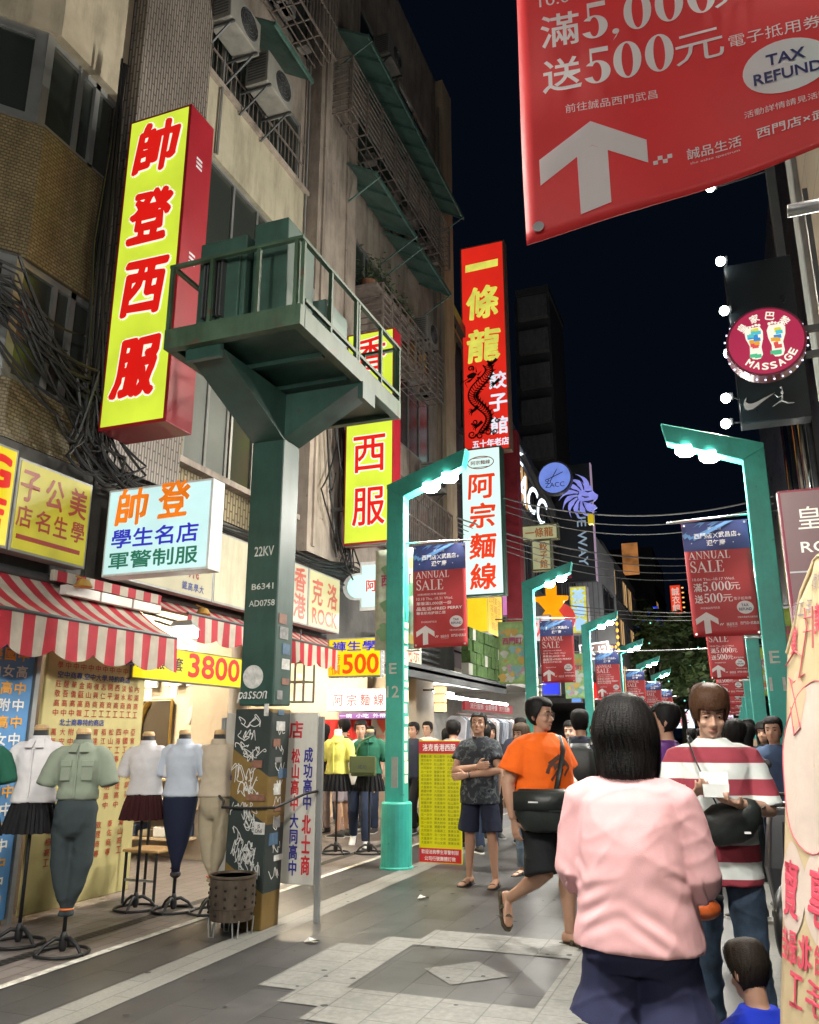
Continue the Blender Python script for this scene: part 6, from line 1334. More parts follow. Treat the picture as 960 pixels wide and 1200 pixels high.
def wrinkles(mb, bands):
    """soft cloth creases: bands = (point, direction, wavelength, amplitude, radius)"""
    out = []
    for p in mb.v:
        p = V(p); q = p.copy()
        for c, d, wl, amp, rad in bands:
            w = math.exp(-((p - V(c)).length / rad) ** 2)
            if w > .02:
                ph = p.dot(V(d)) / wl * 6.283 + 4.5 * noise.noise(p * 5); n = V((p.x - 0, p.y, 0)); n = n.normalized() if n.length > .01 else n
                q += n * math.sin(ph) * amp * .22 * w
        out.append(tuple(q))
    mb.v = out; return mb
LAST = {}
def cloth_mat(name, c, **k): return mat('cloth_' + name, c, k.pop('rough', .85), var=k.pop('var', .08), scale=k.pop('scale', 5), bump=k.pop('bump', .12), bscale=k.pop('bscale', 320), spec=.25, **k)
DEF = dict(hipL=(-.09, 0, .90), hipR=(.09, 0, .90), kneeL=(-.10, .015, .49), kneeR=(.10, .015, .49), ankL=(-.10, -.02, .085), ankR=(.10, -.02, .085),
           shL=(-.178, -.012, 1.395), shR=(.178, -.012, 1.395), elL=(-.225, -.03, 1.11), elR=(.225, -.03, 1.11), wrL=(-.225, .06, .87), wrR=(.225, .06, .87))
HEAD = [(0, .022, .070, .0), (.008, .040, .082, -.005), (.03, .054, .090, -.02), (.055, .062, .090, -.05), (.085, .069, .090, -.075), (.115, .074, .086, -.092), (.145, .077, .089, -.1), (.175, .077, .084, -.1), (.2, .07, .066, -.092), (.218, .055, .042, -.072), (.228, .033, .016, -.045), (.232, .01, -.01, -.02)]
def hprof(z):
    z = max(0, min(.232, z))
    for a, b in zip(HEAD[:-1], HEAD[1:]):
        if z <= b[0]: t = (z - a[0]) / (b[0] - a[0]); return [a[i] + (b[i] - a[i]) * t for i in (1, 2, 3)]
    return HEAD[-1][1:]
def hpt(th, z, e=0.0):
    rx, f, b = hprof(z); cy = (f + b) / 2; ry = (f - b) / 2; c, s = math.cos(th), math.sin(th)
    x = rx * math.copysign(abs(c) ** .9, c); y = ry * math.copysign(abs(s) ** .9, s); d = V((x, y, 0)); d = d.normalized() if d.length > 1e-6 else d
    return V((x, y + cy, z)) + d * e
def hand(mb, w, d, nrm, side, curl=.35, s=1.0, spread=.06):
    """palm, five separate fingers, thumb leaving the side of the palm; d = pointing, nrm = out of the palm, side = thumb side"""
    w, d, nrm, side = V(w), V(d).normalized(), V(nrm).normalized(), V(side).normalized()
    k = .095 * s
    rg = []
    for f, hw, ht in ((-.12, .026, .02), (.1, .031, .019), (.5, .041, .016), (.85, .043, .014), (1.0, .039, .011)):
        c = w + d * k * f; rg.append([c + side * hw * s * math.cos(a) + nrm * ht * s * math.sin(a) for a in [q * math.pi / 6 for q in range(12)]])
    mb.loft(rg)
    for i, (o, ln) in enumerate(((.031, .068), (.0105, .078), (-.0105, .072), (-.031, .056))):
        p = w + d * k * .93 + side * o * s; pts = [p - d * .02 * s]; dd = (d + side * o * spread * 20 * .3).normalized(); pts.append(p); a = curl * .5
        for q in (.45, .32, .23):
            v = dd * math.cos(a) + nrm * math.sin(a); p = p + v * ln * s * q; pts.append(p); a += curl * 1.1
        mb.tube(pts, [.0092 * s, .0092 * s, .0086 * s, .0078 * s, .0062 * s], 8)
    b = w + d * k * .25 + side * .026 * s; mb.tube([b, b + (d * .5 + side * .75 + nrm * .2).normalized() * .034 * s, b + (d * .62 + side * .66 + nrm * .3).normalized() * .06 * s, b + (d * .74 + side * .52 + nrm * .42).normalized() * .082 * s], [.014 * s, .0115 * s, .010 * s, .0072 * s], 8)
def lerp(a, b, t): return V(a).lerp(V(b), t)
eye_w = mat('eye_white', (.36, .33, .31), .4); eye_d = mat('eye_dark', (.012, .008, .006), .1); sole_m = mat('rubber_sole', (.03, .03, .03), .7); white_sole = mat('white_sole', (.6, .6, .58), .6)
def skin(n, c): return mat('skin_' + n, c, .5, var=.07, scale=12, sss=.12, bump=.08, bscale=120)
SK = [skin('fair', (.50, .30, .215)), skin('tan', (.40, .225, .15)), skin('light', (.56, .36, .27))]
HAIR = {}
def hairm(c):
    if c not in HAIR:
        m = mat('hair_%d' % len(HAIR), c, .6, var=.45, scale=40, streak=6, bump=.25, bscale=160, spec=.22); HAIR[c] = m
    return HAIR[c]
BLK = (.008, .007, .007)
def person(label, loc, face=0, h=1.72, sk=0, hair=BLK, style='short', shirt=None, bottom=None, shoes='sneaker', shoe_c=(.03, .03, .03), pose=None, hip=.90, lean=0.0, look=(0, 0), vox=.012, female=False, build_=1.0, detail=False, palms=None, group=None, name='person', curl=(.35, .35), brow=True):
    J = dict(DEF)
    dz = hip - .90
    for k in J:
        if k[:2] in ('sh', 'el', 'wr'): x, y, z = J[k]; J[k] = (x, y + lean * (z - .9), z + dz)
        if k[:3] == 'hip': x, y, z = J[k]; J[k] = (x, y, z + dz)
    J.update(pose or {})
    J = {k: V(v) for k, v in J.items()}
    S = h / 1.72; bw = build_
    t = thing(name, label, 'person', (0, 0, 0), group)
    ly = lambda z: lean * max(0, z - dz - .9)
    mb = MB(); hz = lambda z: z + dz
    mb.loft([ring(0, ly(hz(z)), hz(z), rx * bw, ry * bw, 20) for z, rx, ry in ((.80, .10, .08), (.84, .145, .10), (.92, .155, .108), (1.03, .135 if female else .145, .10), (1.15, .14, .105), (1.28, .155, .108), (1.36, .15, .088), (1.41, .105, .068), (1.455, .062, .055))])
    nb = V((0, ly(hz(1.44)) - .01, hz(1.43))); hb = V((0, ly(hz(1.5)) + .004, hz(1.488)))
    mb.tube([nb, lerp(nb, hb, .5), hb + V((0, .005, .05))], [.064 * bw, .053, .055], 14)
    HM = Matrix.Translation(hb + V((0, .01, .02))) @ Matrix.Rotation(R(look[0]), 4, 'Z') @ Matrix.Rotation(R(-look[1]), 4, 'X') @ Matrix.Translation(V((0, -.015, -.02)))
    hd = MB(); hd.loft([[hpt(q * 2 * math.pi / 28, z) for q in range(28)] for z, *_ in HEAD])
    hd.tube([(0, .078, .128), (0, .094, .105), (0, .108, .082), (0, .098, .070), (0, .08, .066)], [.009, .010, .0135, .011, .008], 8, flat=1)
    for s in (-1, 1):
        hd.ell((s * .011, .093, .073), (.009, .009, .007), 8, 6); hd.ell((s * .077, -.012, .1), (.012, .02, .033), 10, 8, rot=Matrix.Rotation(s * .35, 3, 'Z')); hd.ell((s * .033, .078, .137), (.024, .012, .008), 8, 6); hd.ell((s * .04, .066, .08), (.024, .022, .02), 8, 6)
    hd.ell((0, .087, .049), (.022, .010, .006), 10, 6); hd.ell((0, .085, .040), (.019, .010, .0065), 10, 6); hd.ell((0, .078, .014), (.022, .014, .013), 10, 6)
    hd.xf(HM); mb.add(hd.v, hd.f)
    dirs = {}
    for i, s in (('L', -1), ('R', 1)):
        sh, el, wr = J['sh' + i], J['el' + i], J['wr' + i]
        sh = sh + V((0, 0, -.032)); mb.tube([V((s * .10, sh.y, sh.z - .015)), sh, lerp(sh, el, .35), lerp(sh, el, .75), el, lerp(el, wr, .3), lerp(el, wr, .75), wr], [x * bw for x in (.048, .049, .047, .043, .040, .042, .031, .026)], 12)
        fd = (wr - el).normalized(); nr = V(palms[i]) if palms and i in palms else V((-s, 0, 0)); nr = (nr - fd * nr.dot(fd)).normalized(); sd = V((0, 1, 0)); sd = fd.cross(nr); sd = sd if sd.dot(V((0, 1, .6))) > 0 else -sd
        hand(mb, wr + fd * .012, fd, nr, sd, curl[0 if i == 'L' else 1], 1.0)
        hp, kn, an = J['hip' + i], J['knee' + i], J['ank' + i]
        mb.tube([hp + V((0, 0, .03)), lerp(hp, kn, .25), lerp(hp, kn, .7), kn, lerp(kn, an, .25) - V((0, .012, 0)), lerp(kn, an, .7), an], [x * bw for x in (.078, .076, .058, .048, .052, .036, .030)], 14)
    # feet
    FT = {}
    for i, s in (('L', -1), ('R', 1)):
        an, kn = J['ank' + i], J['knee' + i]; sh_ = (an - kn).normalized(); fw = V((s * .12, 1, 0)); fw = (fw - sh_ * fw.dot(sh_)); fw.normalize()
        if abs(sh_.z) > .9: fw = V((s * .12, 1, 0)).normalized()
        dn = sh_ - fw * sh_.dot(fw); dn.normalize(); sd = fw.cross(dn); FT[i] = (an, fw, dn, sd)
        rg = []
        for f, w_, top in ((-.065, .02, .03), (-.05, .032, .0), (0, .036, -.005), (.06, .040, .025), (.12, .046, .045), (.16, .042, .058), (.185, .02, .066)):
            c = an + fw * f; rg.append([c + sd * w_ * math.cos(a) + dn * ((.078 + top) / 2 + (.078 - top) / 2 * math.sin(a)) for a in [q * math.pi / 6 for q in range(12)]])
        mb.loft(rg)
    b = remesh(mb, vox * .75 if detail else vox, 2)
    bo = build('body', b, SK[sk], t, smooth=True, fix=False)
    # face
    def onh(m): m.xf(HM); return m
    if detail:
        for s in (-1, 1):
            e = MB(); e.ell((s * .033, .0785, .117), (.0125, .0085, .0045), 10, 8); build('eye', onh(e), eye_w, t, smooth=True)
            e = MB(); e.ell((s * .033, .0845, .1165), (.0058, .004, .0056), 10, 8); build('iris', onh(e), eye_d, t, smooth=True)
            e = MB(); e.tube([(s * .016, .0865, .124), (s * .033, .088, .126), (s * .049, .080, .121)], .0035, 6); build('eyelid', onh(e), SK[sk], t, smooth=True)
    if brow:
        for s in (-1, 1):
            e = MB(); e.tube([(s * .014, .0915, .139), (s * .033, .0925, .145), (s * .052, .080, .141)], [.0035, .0045, .002], 6); build('eyebrow', onh(e), hairm(hair), t, smooth=True)
            if not detail: e = MB(); e.ell((s * .033, .083, .117), (.013, .007, .005), 8, 6); build('eye', onh(e), eye_d, t, smooth=True)
        e = MB(); e.tube([(-.022, .0905, .0445), (-.008, .0965, .046), (.008, .0965, .046), (.022, .0905, .0445)], [.002, .0042, .0042, .002], 6); build('lips', onh(e), mat('lips', (.34, .13, .10), .5), t, smooth=True)
    # hair
    hm = MB(); n, k = 56, 22
    def low(th):
        f = math.sin(th)          # 1 front, -1 back
        if style == 'bob': return -.055 if f < .45 else (.145 if f > .72 else -.055 + .2 * (f - .45) / .27)
        if style == 'long': return -.2 if f < .3 else (.16 if f > .7 else -.2 + .36 * (f - .3) / .4)
        if style == 'fringe': return .157 if f > .55 else (.085 if f > -.1 else .035 - .02 * f)
        a = .178 if f > .6 else (.178 - .085 * (.6 - f) / .5 if f > .1 else (.093 - .055 * (.1 - f) / .5 if f > -.4 else .035)); return a
    th0 = {'bob': .021, 'long': .02, 'short': .011, 'fringe': .017, 'buzz': .006}[style]
    outer, inner = [], []
    for j in range(k + 1):
        ro, ri = [], []
        for q in range(n):
            th = 2 * math.pi * q / n; lo = low(th) + .008 * noise.noise(V((th * 6, 3, len(label)))); z = lo + (.2325 - lo) * (j / k)
            e = th0 * (1 + .35 * noise.noise(V((math.cos(th) * 5, math.sin(th) * 5, z * 9 + len(label)))) + .25 * noise.noise(V((th * 14, z * 4, 1))))
            if style == 'bob': u_ = (min(.232, max(-.055, z)) + .055) / .287; e = th0 * (1 + .12 * noise.noise(V((th * 9, z * 2, 1)))) + (.021 * max(0, math.sin(min(1, u_ * 1.1) * math.pi)) ** .7 + .018 * max(0, 1 - u_) ** 1.3) * (1.0 if math.sin(th) < .5 else .3)
            if style in ('short', 'fringe'): e += .012 * max(0, (z - .17) / .06) * (.4 + max(0, math.sin(th)))
            if style == 'fringe': e *= .35 + .65 * min(1, (z - lo) / .06)
            if j == 0: e *= .4
            p = hpt(th, max(.02, z) if style in ('bob', 'long') else z, e); p.z = z + (th0 * 1.2 + (.008 if style != 'bob' else .012)) * max(0, (z - .16) / .07)
            if style in ('bob', 'long') and z < .06:
                p0 = hpt(th, .06, e); t_ = (.06 - z) / .115; p = V((p0.x * (1 - .05 * t_), p0.y * (1 - .1 * t_), z))
            if style == 'fringe' and math.sin(th) > .5: p += V((0, .008, 0))
            ro.append(p); ri.append(hpt(th, max(.03, min(.225, z)), -.006) if z > 0 else V((p.x * .85, p.y * .85, z)))
        outer.append(ro); inner.append(ri)
    hm.loft(inner[::-1] + outer, cap=True)
    random.seed(len(label))
    for _ in range(900 if detail or style == 'bob' else 160):      # locks lying on the cap of hair
        q = random.randrange(n); j1 = random.randint(k // 3, k); j0 = max(0, j1 - random.randint(k // 4, k)); dq = random.uniform(-2.5, 2.5); L_, Q_ = [], []; lift = random.uniform(.001, .009)
        st_ = max(1, (j1 - j0) // 5); js = list(range(j1, j0 - 1, -st_))
        for i_, jj in enumerate(js):
            f = i_ / max(1, len(js) - 1); qa = q + dq * f; a0 = outer[jj][int(qa) % n]; a1 = outer[jj][(int(qa) + 1) % n]; p = a0.lerp(a1, qa - math.floor(qa)); nd = V((p.x, p.y + .005, max(0, p.z - .14))); nd = nd.normalized() if nd.length > 1e-4 else V((0, 0, 1))
            tg = V((-nd.y, nd.x, 0)); tg = tg.normalized() if tg.length > 1e-3 else V((1, 0, 0)); w_ = (.0042 if style != 'bob' else .0035) * math.sin(math.pi * (.12 + .85 * f)); p = p + nd * (lift * (.4 + .8 * f)); L_.append(p + tg * w_); Q_.append(p - tg * w_)
        if len(js) > 1: nn_ = len(L_); hm.add(L_ + Q_, [(i_, i_ + 1, i_ + 1 + nn_, i_ + nn_) for i_ in range(nn_ - 1)])
    hm = onh(hm); build('hair', hm, hairm(hair), t, smooth=True, fix=False)
    # shirt
    if shirt:
        e = shirt.get('ease', .02); hem = shirt.get('hem', .84) + dz; sl = shirt.get('sleeve', .62); sw = shirt.get('sw', .070); m2 = MB(); A = (1.0 if not female else .95)
        zz = [(hem, .168, .122), (hem + .05, .168, .122), (max(hem + .06, hz(1.0)), .16, .118), (hz(1.1), .158, .117), (hz(1.2), .163, .12), (hz(1.3), .172, .12), (hz(1.37), .178, .108), (hz(1.415), .155, .088), (hz(1.445), .10, .07), (hz(1.468), .072, .062)]
        ef = lambda z: max(.25, min(1, 1 - (z - hz(1.2)) / .24 * .75))
        m2.loft([ring(0, ly(z) + shirt.get('belly', 0) * math.exp(-((z - hz(1.05)) / .15) ** 2), z, (rx * bw + e * ef(z)) * A, (ry * bw + e * ef(z)), 28, 2.5) for z, rx, ry in zz])
        for i, s in (('L', -1), ('R', 1)):
            sh, el, wr = J['sh' + i], J['el' + i], J['wr' + i]; sx = V((s * .065, sh.y, sh.z + .0)); sh2 = sh + V((0, 0, -.03))
            pts = [sx, lerp(sx, sh2, .55) + V((0, 0, .006)), sh2]; rr = [.056 * bw, .066 * bw, .070 * bw]
            f1 = min(1, sl)
            for f in (.3, .65, 1.0): pts.append(lerp(sh, el, f1 * f)); rr.append((.066 + (sw - .066) * f) * bw)
            if sl > 1: pts.append(lerp(el, wr, (sl - 1) * .5)); rr.append(sw * .97); pts.append(lerp(el, wr, sl - 1)); rr.append(sw * (.9 if sl > 1.6 else 1.0))
            m2.tube(pts, rr, 16)
        m2 = remesh(m2, vox, shirt.get('smooth', 4)); folds(m2, shirt.get('fold', .006), 9, .5, len(label))
        if shirt.get('hemx'): m2.v = [(x * (1 + shirt['hemx'] * max(0, min(1, (hz(1.2) - z) / .35))), y, z) if abs(x) < .24 else (x, y, z) for x, y, z in m2.v]
        if shirt.get('bands'): wrinkles(m2, shirt['bands'])
        LAST['shirt'] = list(m2.v); so = build('shirt', m2, shirt['mat'], t, smooth=True, fix=False)
        if shirt.get('collar'):
            c = MB(); c.loft([ring(0, ly(hz(1.46)) - .005, hz(1.445) + .018 * k2, .07 + .004 * (2 - k2), .062 + .004 * (2 - k2), 20, 2) for k2 in range(4)]); build('collar', c, shirt['collar'], t, smooth=True)
        else:
            c = MB(); c.tube([V(p) for p in ring(0, ly(hz(1.46)) - .004, hz(1.452), .071, .064, 22, 2)] + [V(ring(0, ly(hz(1.46)) - .004, hz(1.452), .071, .064, 22, 2)[0])], .008, 6, cap=False)
            c.v = [(x, y, z - .022 * max(0, y - ly(z)) / .064) for x, y, z in c.v]; build('collar', c, shirt['mat'], t, smooth=True)
    if bottom:
        m3 = MB(); ln = bottom.get('len', 2.0); w_ = bottom.get('w', .09); top = bottom.get('top', 1.0) + dz; e = bottom.get('ease', .015)
        cr = min(J['hipL'].z, J['hipR'].z)
        m3.loft([ring(0, 0, z, (rx + e) * bw, (ry + e) * bw, 24, 2.4) for z, rx, ry in ((cr - .1, .12, .085), (cr - .05, .16, .11), (cr + .03, .165, .115), (max(cr + .08, top), .15, .105))])
        for i in 'LR':
            hp, kn, an = J['hip' + i], J['knee' + i], J['ank' + i]; s = -1 if i == 'L' else 1
            pts = [hp + V((0, 0, .02))]; rr = [.095 * bw]; f1 = min(1, ln)
            for f in (.3, .65, 1): pts.append(lerp(hp, kn, f1 * f)); rr.append((.095 + (w_ - .095) * f) * bw)
            if ln > 1:
                for f in (.35, .7, 1): pts.append(lerp(kn, an, (ln - 1) * f)); rr.append((w_ + (bottom.get('cuff', w_ * .8) - w_) * f) * bw)
            if bottom.get('flare'): rr[-1] += bottom['flare']; pts = [p + V((s * .02 * q / len(pts), 0, 0)) for q, p in enumerate(pts)]
            m3.tube(pts, rr, 18)
        m3 = remesh(m3, vox, 3); folds(m3, bottom.get('fold', .007), 8, .6, len(label) + 3)
        build(bottom.get('name', 'trousers'), m3, bottom['mat'], t, smooth=True, fix=False)
    for i in 'LR':
        an, fw, dn, sd = FT[i]; P_ = lambda f, w, d: an + fw * f + sd * w + dn * d
        if shoes == 'sandal':
            m4 = MB(); out = [(-.08, -.03), (-.08, .03), (0, .038), (.1, .05), (.17, .046), (.205, .02), (.205, -.02), (.17, -.046), (.1, -.05), (0, -.038)]
            m4.loft([[P_(a, b, .078) for a, b in out], [P_(a, b, .100) for a, b in out]])
            for f in (.045, .105):
                m4.loft([[P_(f + q, .047 * math.cos(a), .085 - (.062 - .2 * f) * math.sin(a)) for a in [x * math.pi / 8 for x in range(9)]] for q in (-.016, .016)] + [[P_(f + q, .053 * math.cos(a), .088 - (.070 - .2 * f) * math.sin(a)) for a in [x * math.pi / 8 for x in range(9)]] for q in (.016, -.016)], cap=False, closed=False)
            build('sandal', m4, mat('shoe_%s' % str(shoe_c), shoe_c, .6), t)
        elif shoes:
            m4 = MB(); rg = []
            for f, w2, top in ((-.085, .025, .0), (-.065, .04, -.03), (0, .043, -.035), (.05, .046, -.005), (.12, .052, .03), (.17, .048, .045), (.205, .02, .06)): rg.append([P_(f, w2 * math.cos(a), (.085 + top) / 2 + (.085 - top) / 2 * math.sin(a)) for a in [q * math.pi / 7 for q in range(14)]])
            m4.loft(rg); s_ = build('shoe', m4, mat('shoe_%s' % str(shoe_c), shoe_c, .6), t, smooth=True)
            m4 = MB(); out = [(-.095, -.03), (-.095, .03), (0, .046), (.1, .056), (.17, .052), (.215, .022), (.215, -.022), (.17, -.052), (.1, -.056), (0, -.046)]
            m4.loft([[P_(a, b, .070) for a, b in out], [P_(a, b, .098) for a, b in out]]); build('sole', m4, white_sole if sum(shoe_c) < 1.2 else sole_m, s_)
    t.location = loc; t.rotation_euler = (0, 0, R(face)); t.scale = (S, S, S)
    return t, Matrix.Translation(V(loc)) @ Matrix.Rotation(R(face), 4, 'Z') @ Matrix.Scale(S, 4), HM, J
# ------------------------------------------------ mannequins
form_m = mat('dress_form_cloth', (.03, .03, .032), .7); cap_m = mat('pale_wood_cap', (.5, .33, .16), .5); pole_m = mat('cast_iron', (.022, .022, .024), .5, metal=.4)
def mannequin(label, x, y, face, shirt, bottom, kind, h=1.0, sleeve=.6, white_form=False, pockets=False, tuck=False, neck=True):
    t = thing('dress_form', label, 'mannequin', (0, 0, 0), 'uniform mannequins on pole stands outside the shops'); fm = mat('white_form', (.62, .6, .57), .5) if white_form else form_m
    f = MB(); f.loft([ring(0, 0, z, a, b, 20, 2.2) for z, a, b in ((1.0, .14, .1), (1.1, .115, .09), (1.25, .14, .11), (1.36, .15, .1), (1.42, .11, .075), (1.455, .06, .058), (1.54, .052, .052))]); build('torso', f, fm, t, smooth=True)
    c = MB(); c.lathe([(0, 1.535), (.056, 1.535), (.058, 1.55), (.045, 1.575), (0, 1.58)], n=18); build('neck_cap', c, fm if white_form else cap_m, t, smooth=False)
    hem = 1.06 if tuck else (.98 if kind != 'skirt' else 1.0)
    m = MB(); m.loft([ring(0, 0, z, a, b, 26, 2.4) for z, a, b in ((hem, .15 if tuck else .175, .11 if tuck else .13), (hem + .05, .152 if tuck else .16, .12), (1.15, .140, .112), (1.25, .153, .125), (1.34, .162, .116), (1.41, .14, .086), (1.445, .085, .07), (1.475, .064, .06))])
    for s in (-1, 1): m.tube([(s * .07, 0, 1.40), (s * .13, 0, 1.395), (s * .17, 0, 1.36), (s * .205, .01, 1.27), (s * .235, .02, 1.39 - sleeve * .37)], [.05, .06, .064, .066, .070], 14)
    m = remesh(m, .013, 3); folds(m, .006, 9, .5, x * 7); build('shirt', m, shirt, t, smooth=True, fix=False)
    cl = MB()
    for s in (-1, 1): cl.hexa([(s * .004, .075, 1.455), (s * .055, .055, 1.46), (s * .07, .10, 1.40), (s * .012, .118, 1.40)], [(s * .004, .085, 1.462), (s * .055, .065, 1.47), (s * .075, .108, 1.405), (s * .012, .126, 1.405)])
    cl.loft([ring(0, -.004, z, a, a * .92, 20, 2) for z, a in ((1.45, .07), (1.49, .064), (1.495, .070), (1.45, .078))]); build('collar', cl, shirt, t)
    pk = MB(); pk.box(-.008, .008, .118, .132, hem + .02, 1.40)
    if pockets:
        for s in (-1, 1): pk.hexa([(s * .035, .118, 1.30), (s * .12, .10, 1.30), (s * .12, .112, 1.30), (s * .035, .132, 1.30)], [(s * .035, .112, 1.345), (s * .12, .09, 1.345), (s * .12, .102, 1.345), (s * .035, .124, 1.345)]); pk.hexa([(s * .04, .118, 1.20), (s * .115, .10, 1.20), (s * .115, .112, 1.20), (s * .04, .130, 1.20)], [(s * .04, .116, 1.299), (s * .115, .099, 1.299), (s * .115, .108, 1.299), (s * .04, .126, 1.299)])
    build('placket', pk, shirt, t, bevel=.003)
    if kind == 'skirt':
        n = 120; rg = []
        for z, r, am in ((1.05, .145, .0), (1.0, .155, .003), (.9, .18, .012), (.78, .205, .016)): rg.append([((r + am * (1 if (q % 6) < 3 else -1)) * math.cos(2 * math.pi * q / n), (r * .78 + am * (1 if (q % 6) < 3 else -1)) * math.sin(2 * math.pi * q / n), z) for q in range(n)])
        sk_ = MB(); sk_.loft(rg); build('skirt', sk_, bottom, t)
    elif kind == 'legs':
        m = MB(); m.loft([ring(0, 0, z, a, b, 22, 2.2) for z, a, b in ((1.07, .135, .10), (1.0, .155, .12), (.9, .155, .12), (.83, .14, .108), (.79, .11, .085))])
        for s in (-1, 1): m.tube([(s * .07, 0, .95), (s * .078, .0, .8), (s * .074, 0, .62), (s * .045, 0, .45), (s * .018, 0, .31), (s * .028, 0, .25)], [.085, .086, .080, .062, .026, .036], 16)
        m = remesh(m, .013, 3); folds(m, .007, 8, .6, y); build('trousers', m, bottom, t, smooth=True, fix=False); b = MB(); b.tube(ring(0, 0, .3, .045, .035, 12, 2) + [ring(0, 0, .3, .045, .035, 12, 2)[0]], .008, 6, cap=False); build('tie_string', b, mat('orange_string', (.6, .15, .03), .7), t)
    elif kind == 'cone':
        m = MB(); m.loft([ring(0, 0, z, a, b, 24, 2.1) for z, a, b in ((1.06, .15, .11), (.95, .165, .125), (.75, .14, .11), (.55, .09, .075), (.4, .04, .035), (.33, .035, .032))]); folds(m, .006, 8, .4, x); build('trousers', m, bottom, t, smooth=True); b = MB(); b.ell((0, 0, .31), (.05, .05, .035), 10, 8); b.tube([(0, .03, .36), (-.08, .05, .35)], .006, 5); build('tie_string', b, mat('dark_knot', (.02, .015, .02), .8), t)
    p = MB(); p.tube([(0, 0, .06), (0, 0, 1.1)], .014, 10); build('pole', p, pole_m, t, smooth=True)
    b = MB(); b.lathe([(.018, .02), (.03, .05), (.025, .12), (.015, .15)], n=14)
    for k in range(3):
        a = R(30 + 120 * k); d = V((math.cos(a), math.sin(a), 0)); b.tube([V((0, 0, .1)), d * .06 + V((0, 0, .11)), d * .13 + V((0, 0, .07)), d * .17 + V((0, 0, .02)), d * .2 + V((0, 0, .012))], [.016, .015, .013, .012, .012], 8)
    rg = [(.185 * math.cos(q * .2618), .185 * math.sin(q * .2618), .014) for q in range(25)]; b.tube(rg, .012, 6, cap=False); build('stand_base', b, pole_m, t, smooth=True)
    t.location = (x, y, .006); t.rotation_euler = (0, 0, R(face)); t.scale = (h, h, h); return t
wsh = cloth_mat('white_shirt', (.66, .64, .66)); sage = cloth_mat('sage_shirt', (.22, .255, .20)); slate = cloth_mat('slate_trousers', (.034, .046, .05)); blk = cloth_mat('black', (.012, .012, .014)); mrn = cloth_mat('maroon', (.05, .012, .014)); lblue = cloth_mat('pale_blue', (.50, .55, .64)); navy = cloth_mat('navy', (.015, .02, .045)); beige = cloth_mat('beige', (.52, .44, .34)); beige2 = cloth_mat('khaki', (.40, .34, .24)); yel = cloth_mat('pale_yellow', (.75, .70, .16)); dgr = cloth_mat('bottle_green', (.02, .11, .07))
mannequin('mannequin in a sage green pocketed shirt tucked into slate trousers, nearest the street', -4.59, 5.15, -152, sage, slate, 'legs', .98, .62, pockets=True, tuck=True)
mannequin('mannequin in a white open-collar blouse and black pleated skirt at the left edge', -5.1, 5.25, -158, wsh, blk, 'skirt', 1.0)
mannequin('mannequin in a bottle green blouse, cut off by the left picture edge', -5.42, 5.0, -150, dgr, blk, 'skirt', .98)
mannequin('mannequin seen from behind in a white blouse and maroon pleated skirt', -5.12, 6.6, 15, wsh, mrn, 'skirt', .97)
mannequin('mannequin seen from behind in a pale blue shirt over navy trousers tied to a point', -4.76, 6.66, 8, lblue, navy, 'cone', .98)
mannequin('mannequin seen from behind in a beige shirt and khaki trousers beside the white school board', -4.42, 6.72, 2, beige, beige2, 'legs', .98)
mannequin('mannequin in a pale yellow shirt and black pleated skirt in front of the shop crowd', -5.03, 10.5, 178, yel, blk, 'skirt', 1.0, white_form=True)
mannequin('mannequin in a bottle green shirt and black skirt beside the round lamp base', -4.62, 10.65, 190, dgr, blk, 'skirt', 1.0)
mannequin('mannequin in a white blouse half hidden by the white school board', -5.35, 10.1, 170, wsh, blk, 'skirt', .98)
t = thing('school_satchel', 'olive canvas school satchel slung on the bottle green mannequin by the lamp base', 'bag', (-4.62, 10.4, 1.0))
olv = cloth_mat('olive', (.09, .11, .05)); m = MB(); m.box(-4.80, -4.45, 10.42, 10.5, .98, 1.22); build('bag', m, olv, t, bevel=.02)
m = MB(); m.box(-4.81, -4.44, 10.405, 10.42, 1.02, 1.235); build('flap', m, olv, t, bevel=.01); lettering(t, '成功', (-4.62, 10.398, 1.1), X_, Z_, .12, .05, mat('ink_dark', (.01, .01, .06), .5))
m = MB(); m.tube([(-4.78, 10.46, 1.2), (-4.7, 10.5, 1.42), (-4.55, 10.6, 1.5)], .012, 6); build('strap', m, olv, t)
# ------------------------------------------------ the five figures in front
pink = cloth_mat('pink_tee', (.66, .37, .385)); navy_s = cloth_mat('navy_shorts', (.022, .024, .06)); 
person('person with a black bob seen from behind in an oversized pink tee and navy shorts', (-.36, 3.1, 0), -4, 1.61, 2, BLK, 'bob', dict(mat=pink, hem=.88, ease=.05, sleeve=1.10, sw=.088, hemx=.12, fold=.006, smooth=5,
    bands=[((-.14, -.15, 1.02), (-.55, 0, 1), .085, .022, .10), ((.1, -.15, .97), (.5, 0, 1), .09, .02, .10), ((.2, -.1, 1.06), (.7, 0, 1), .07, .018, .07), ((-.2, -.05, 1.12), (.8, 0, 1), .07, .016, .07), ((.0, -.15, 1.3), (1, 0, .5), .13, .008, .12)]),
    dict(mat=navy_s, len=.62, w=.135, flare=.025, top=.95, ease=.045, name='shorts', fold=.009), 'sneaker', (.5, .5, .5), dict(elL=(-.215, .01, 1.12), elR=(.215, .02, 1.12), wrL=(-.13, .22, 1.05), wrR=(.18, .24, 1.02)), vox=.008, female=True, build_=.97, look=(-4, 4), palms=dict(L=(0, 0, 1), R=(0, 0, 1)))
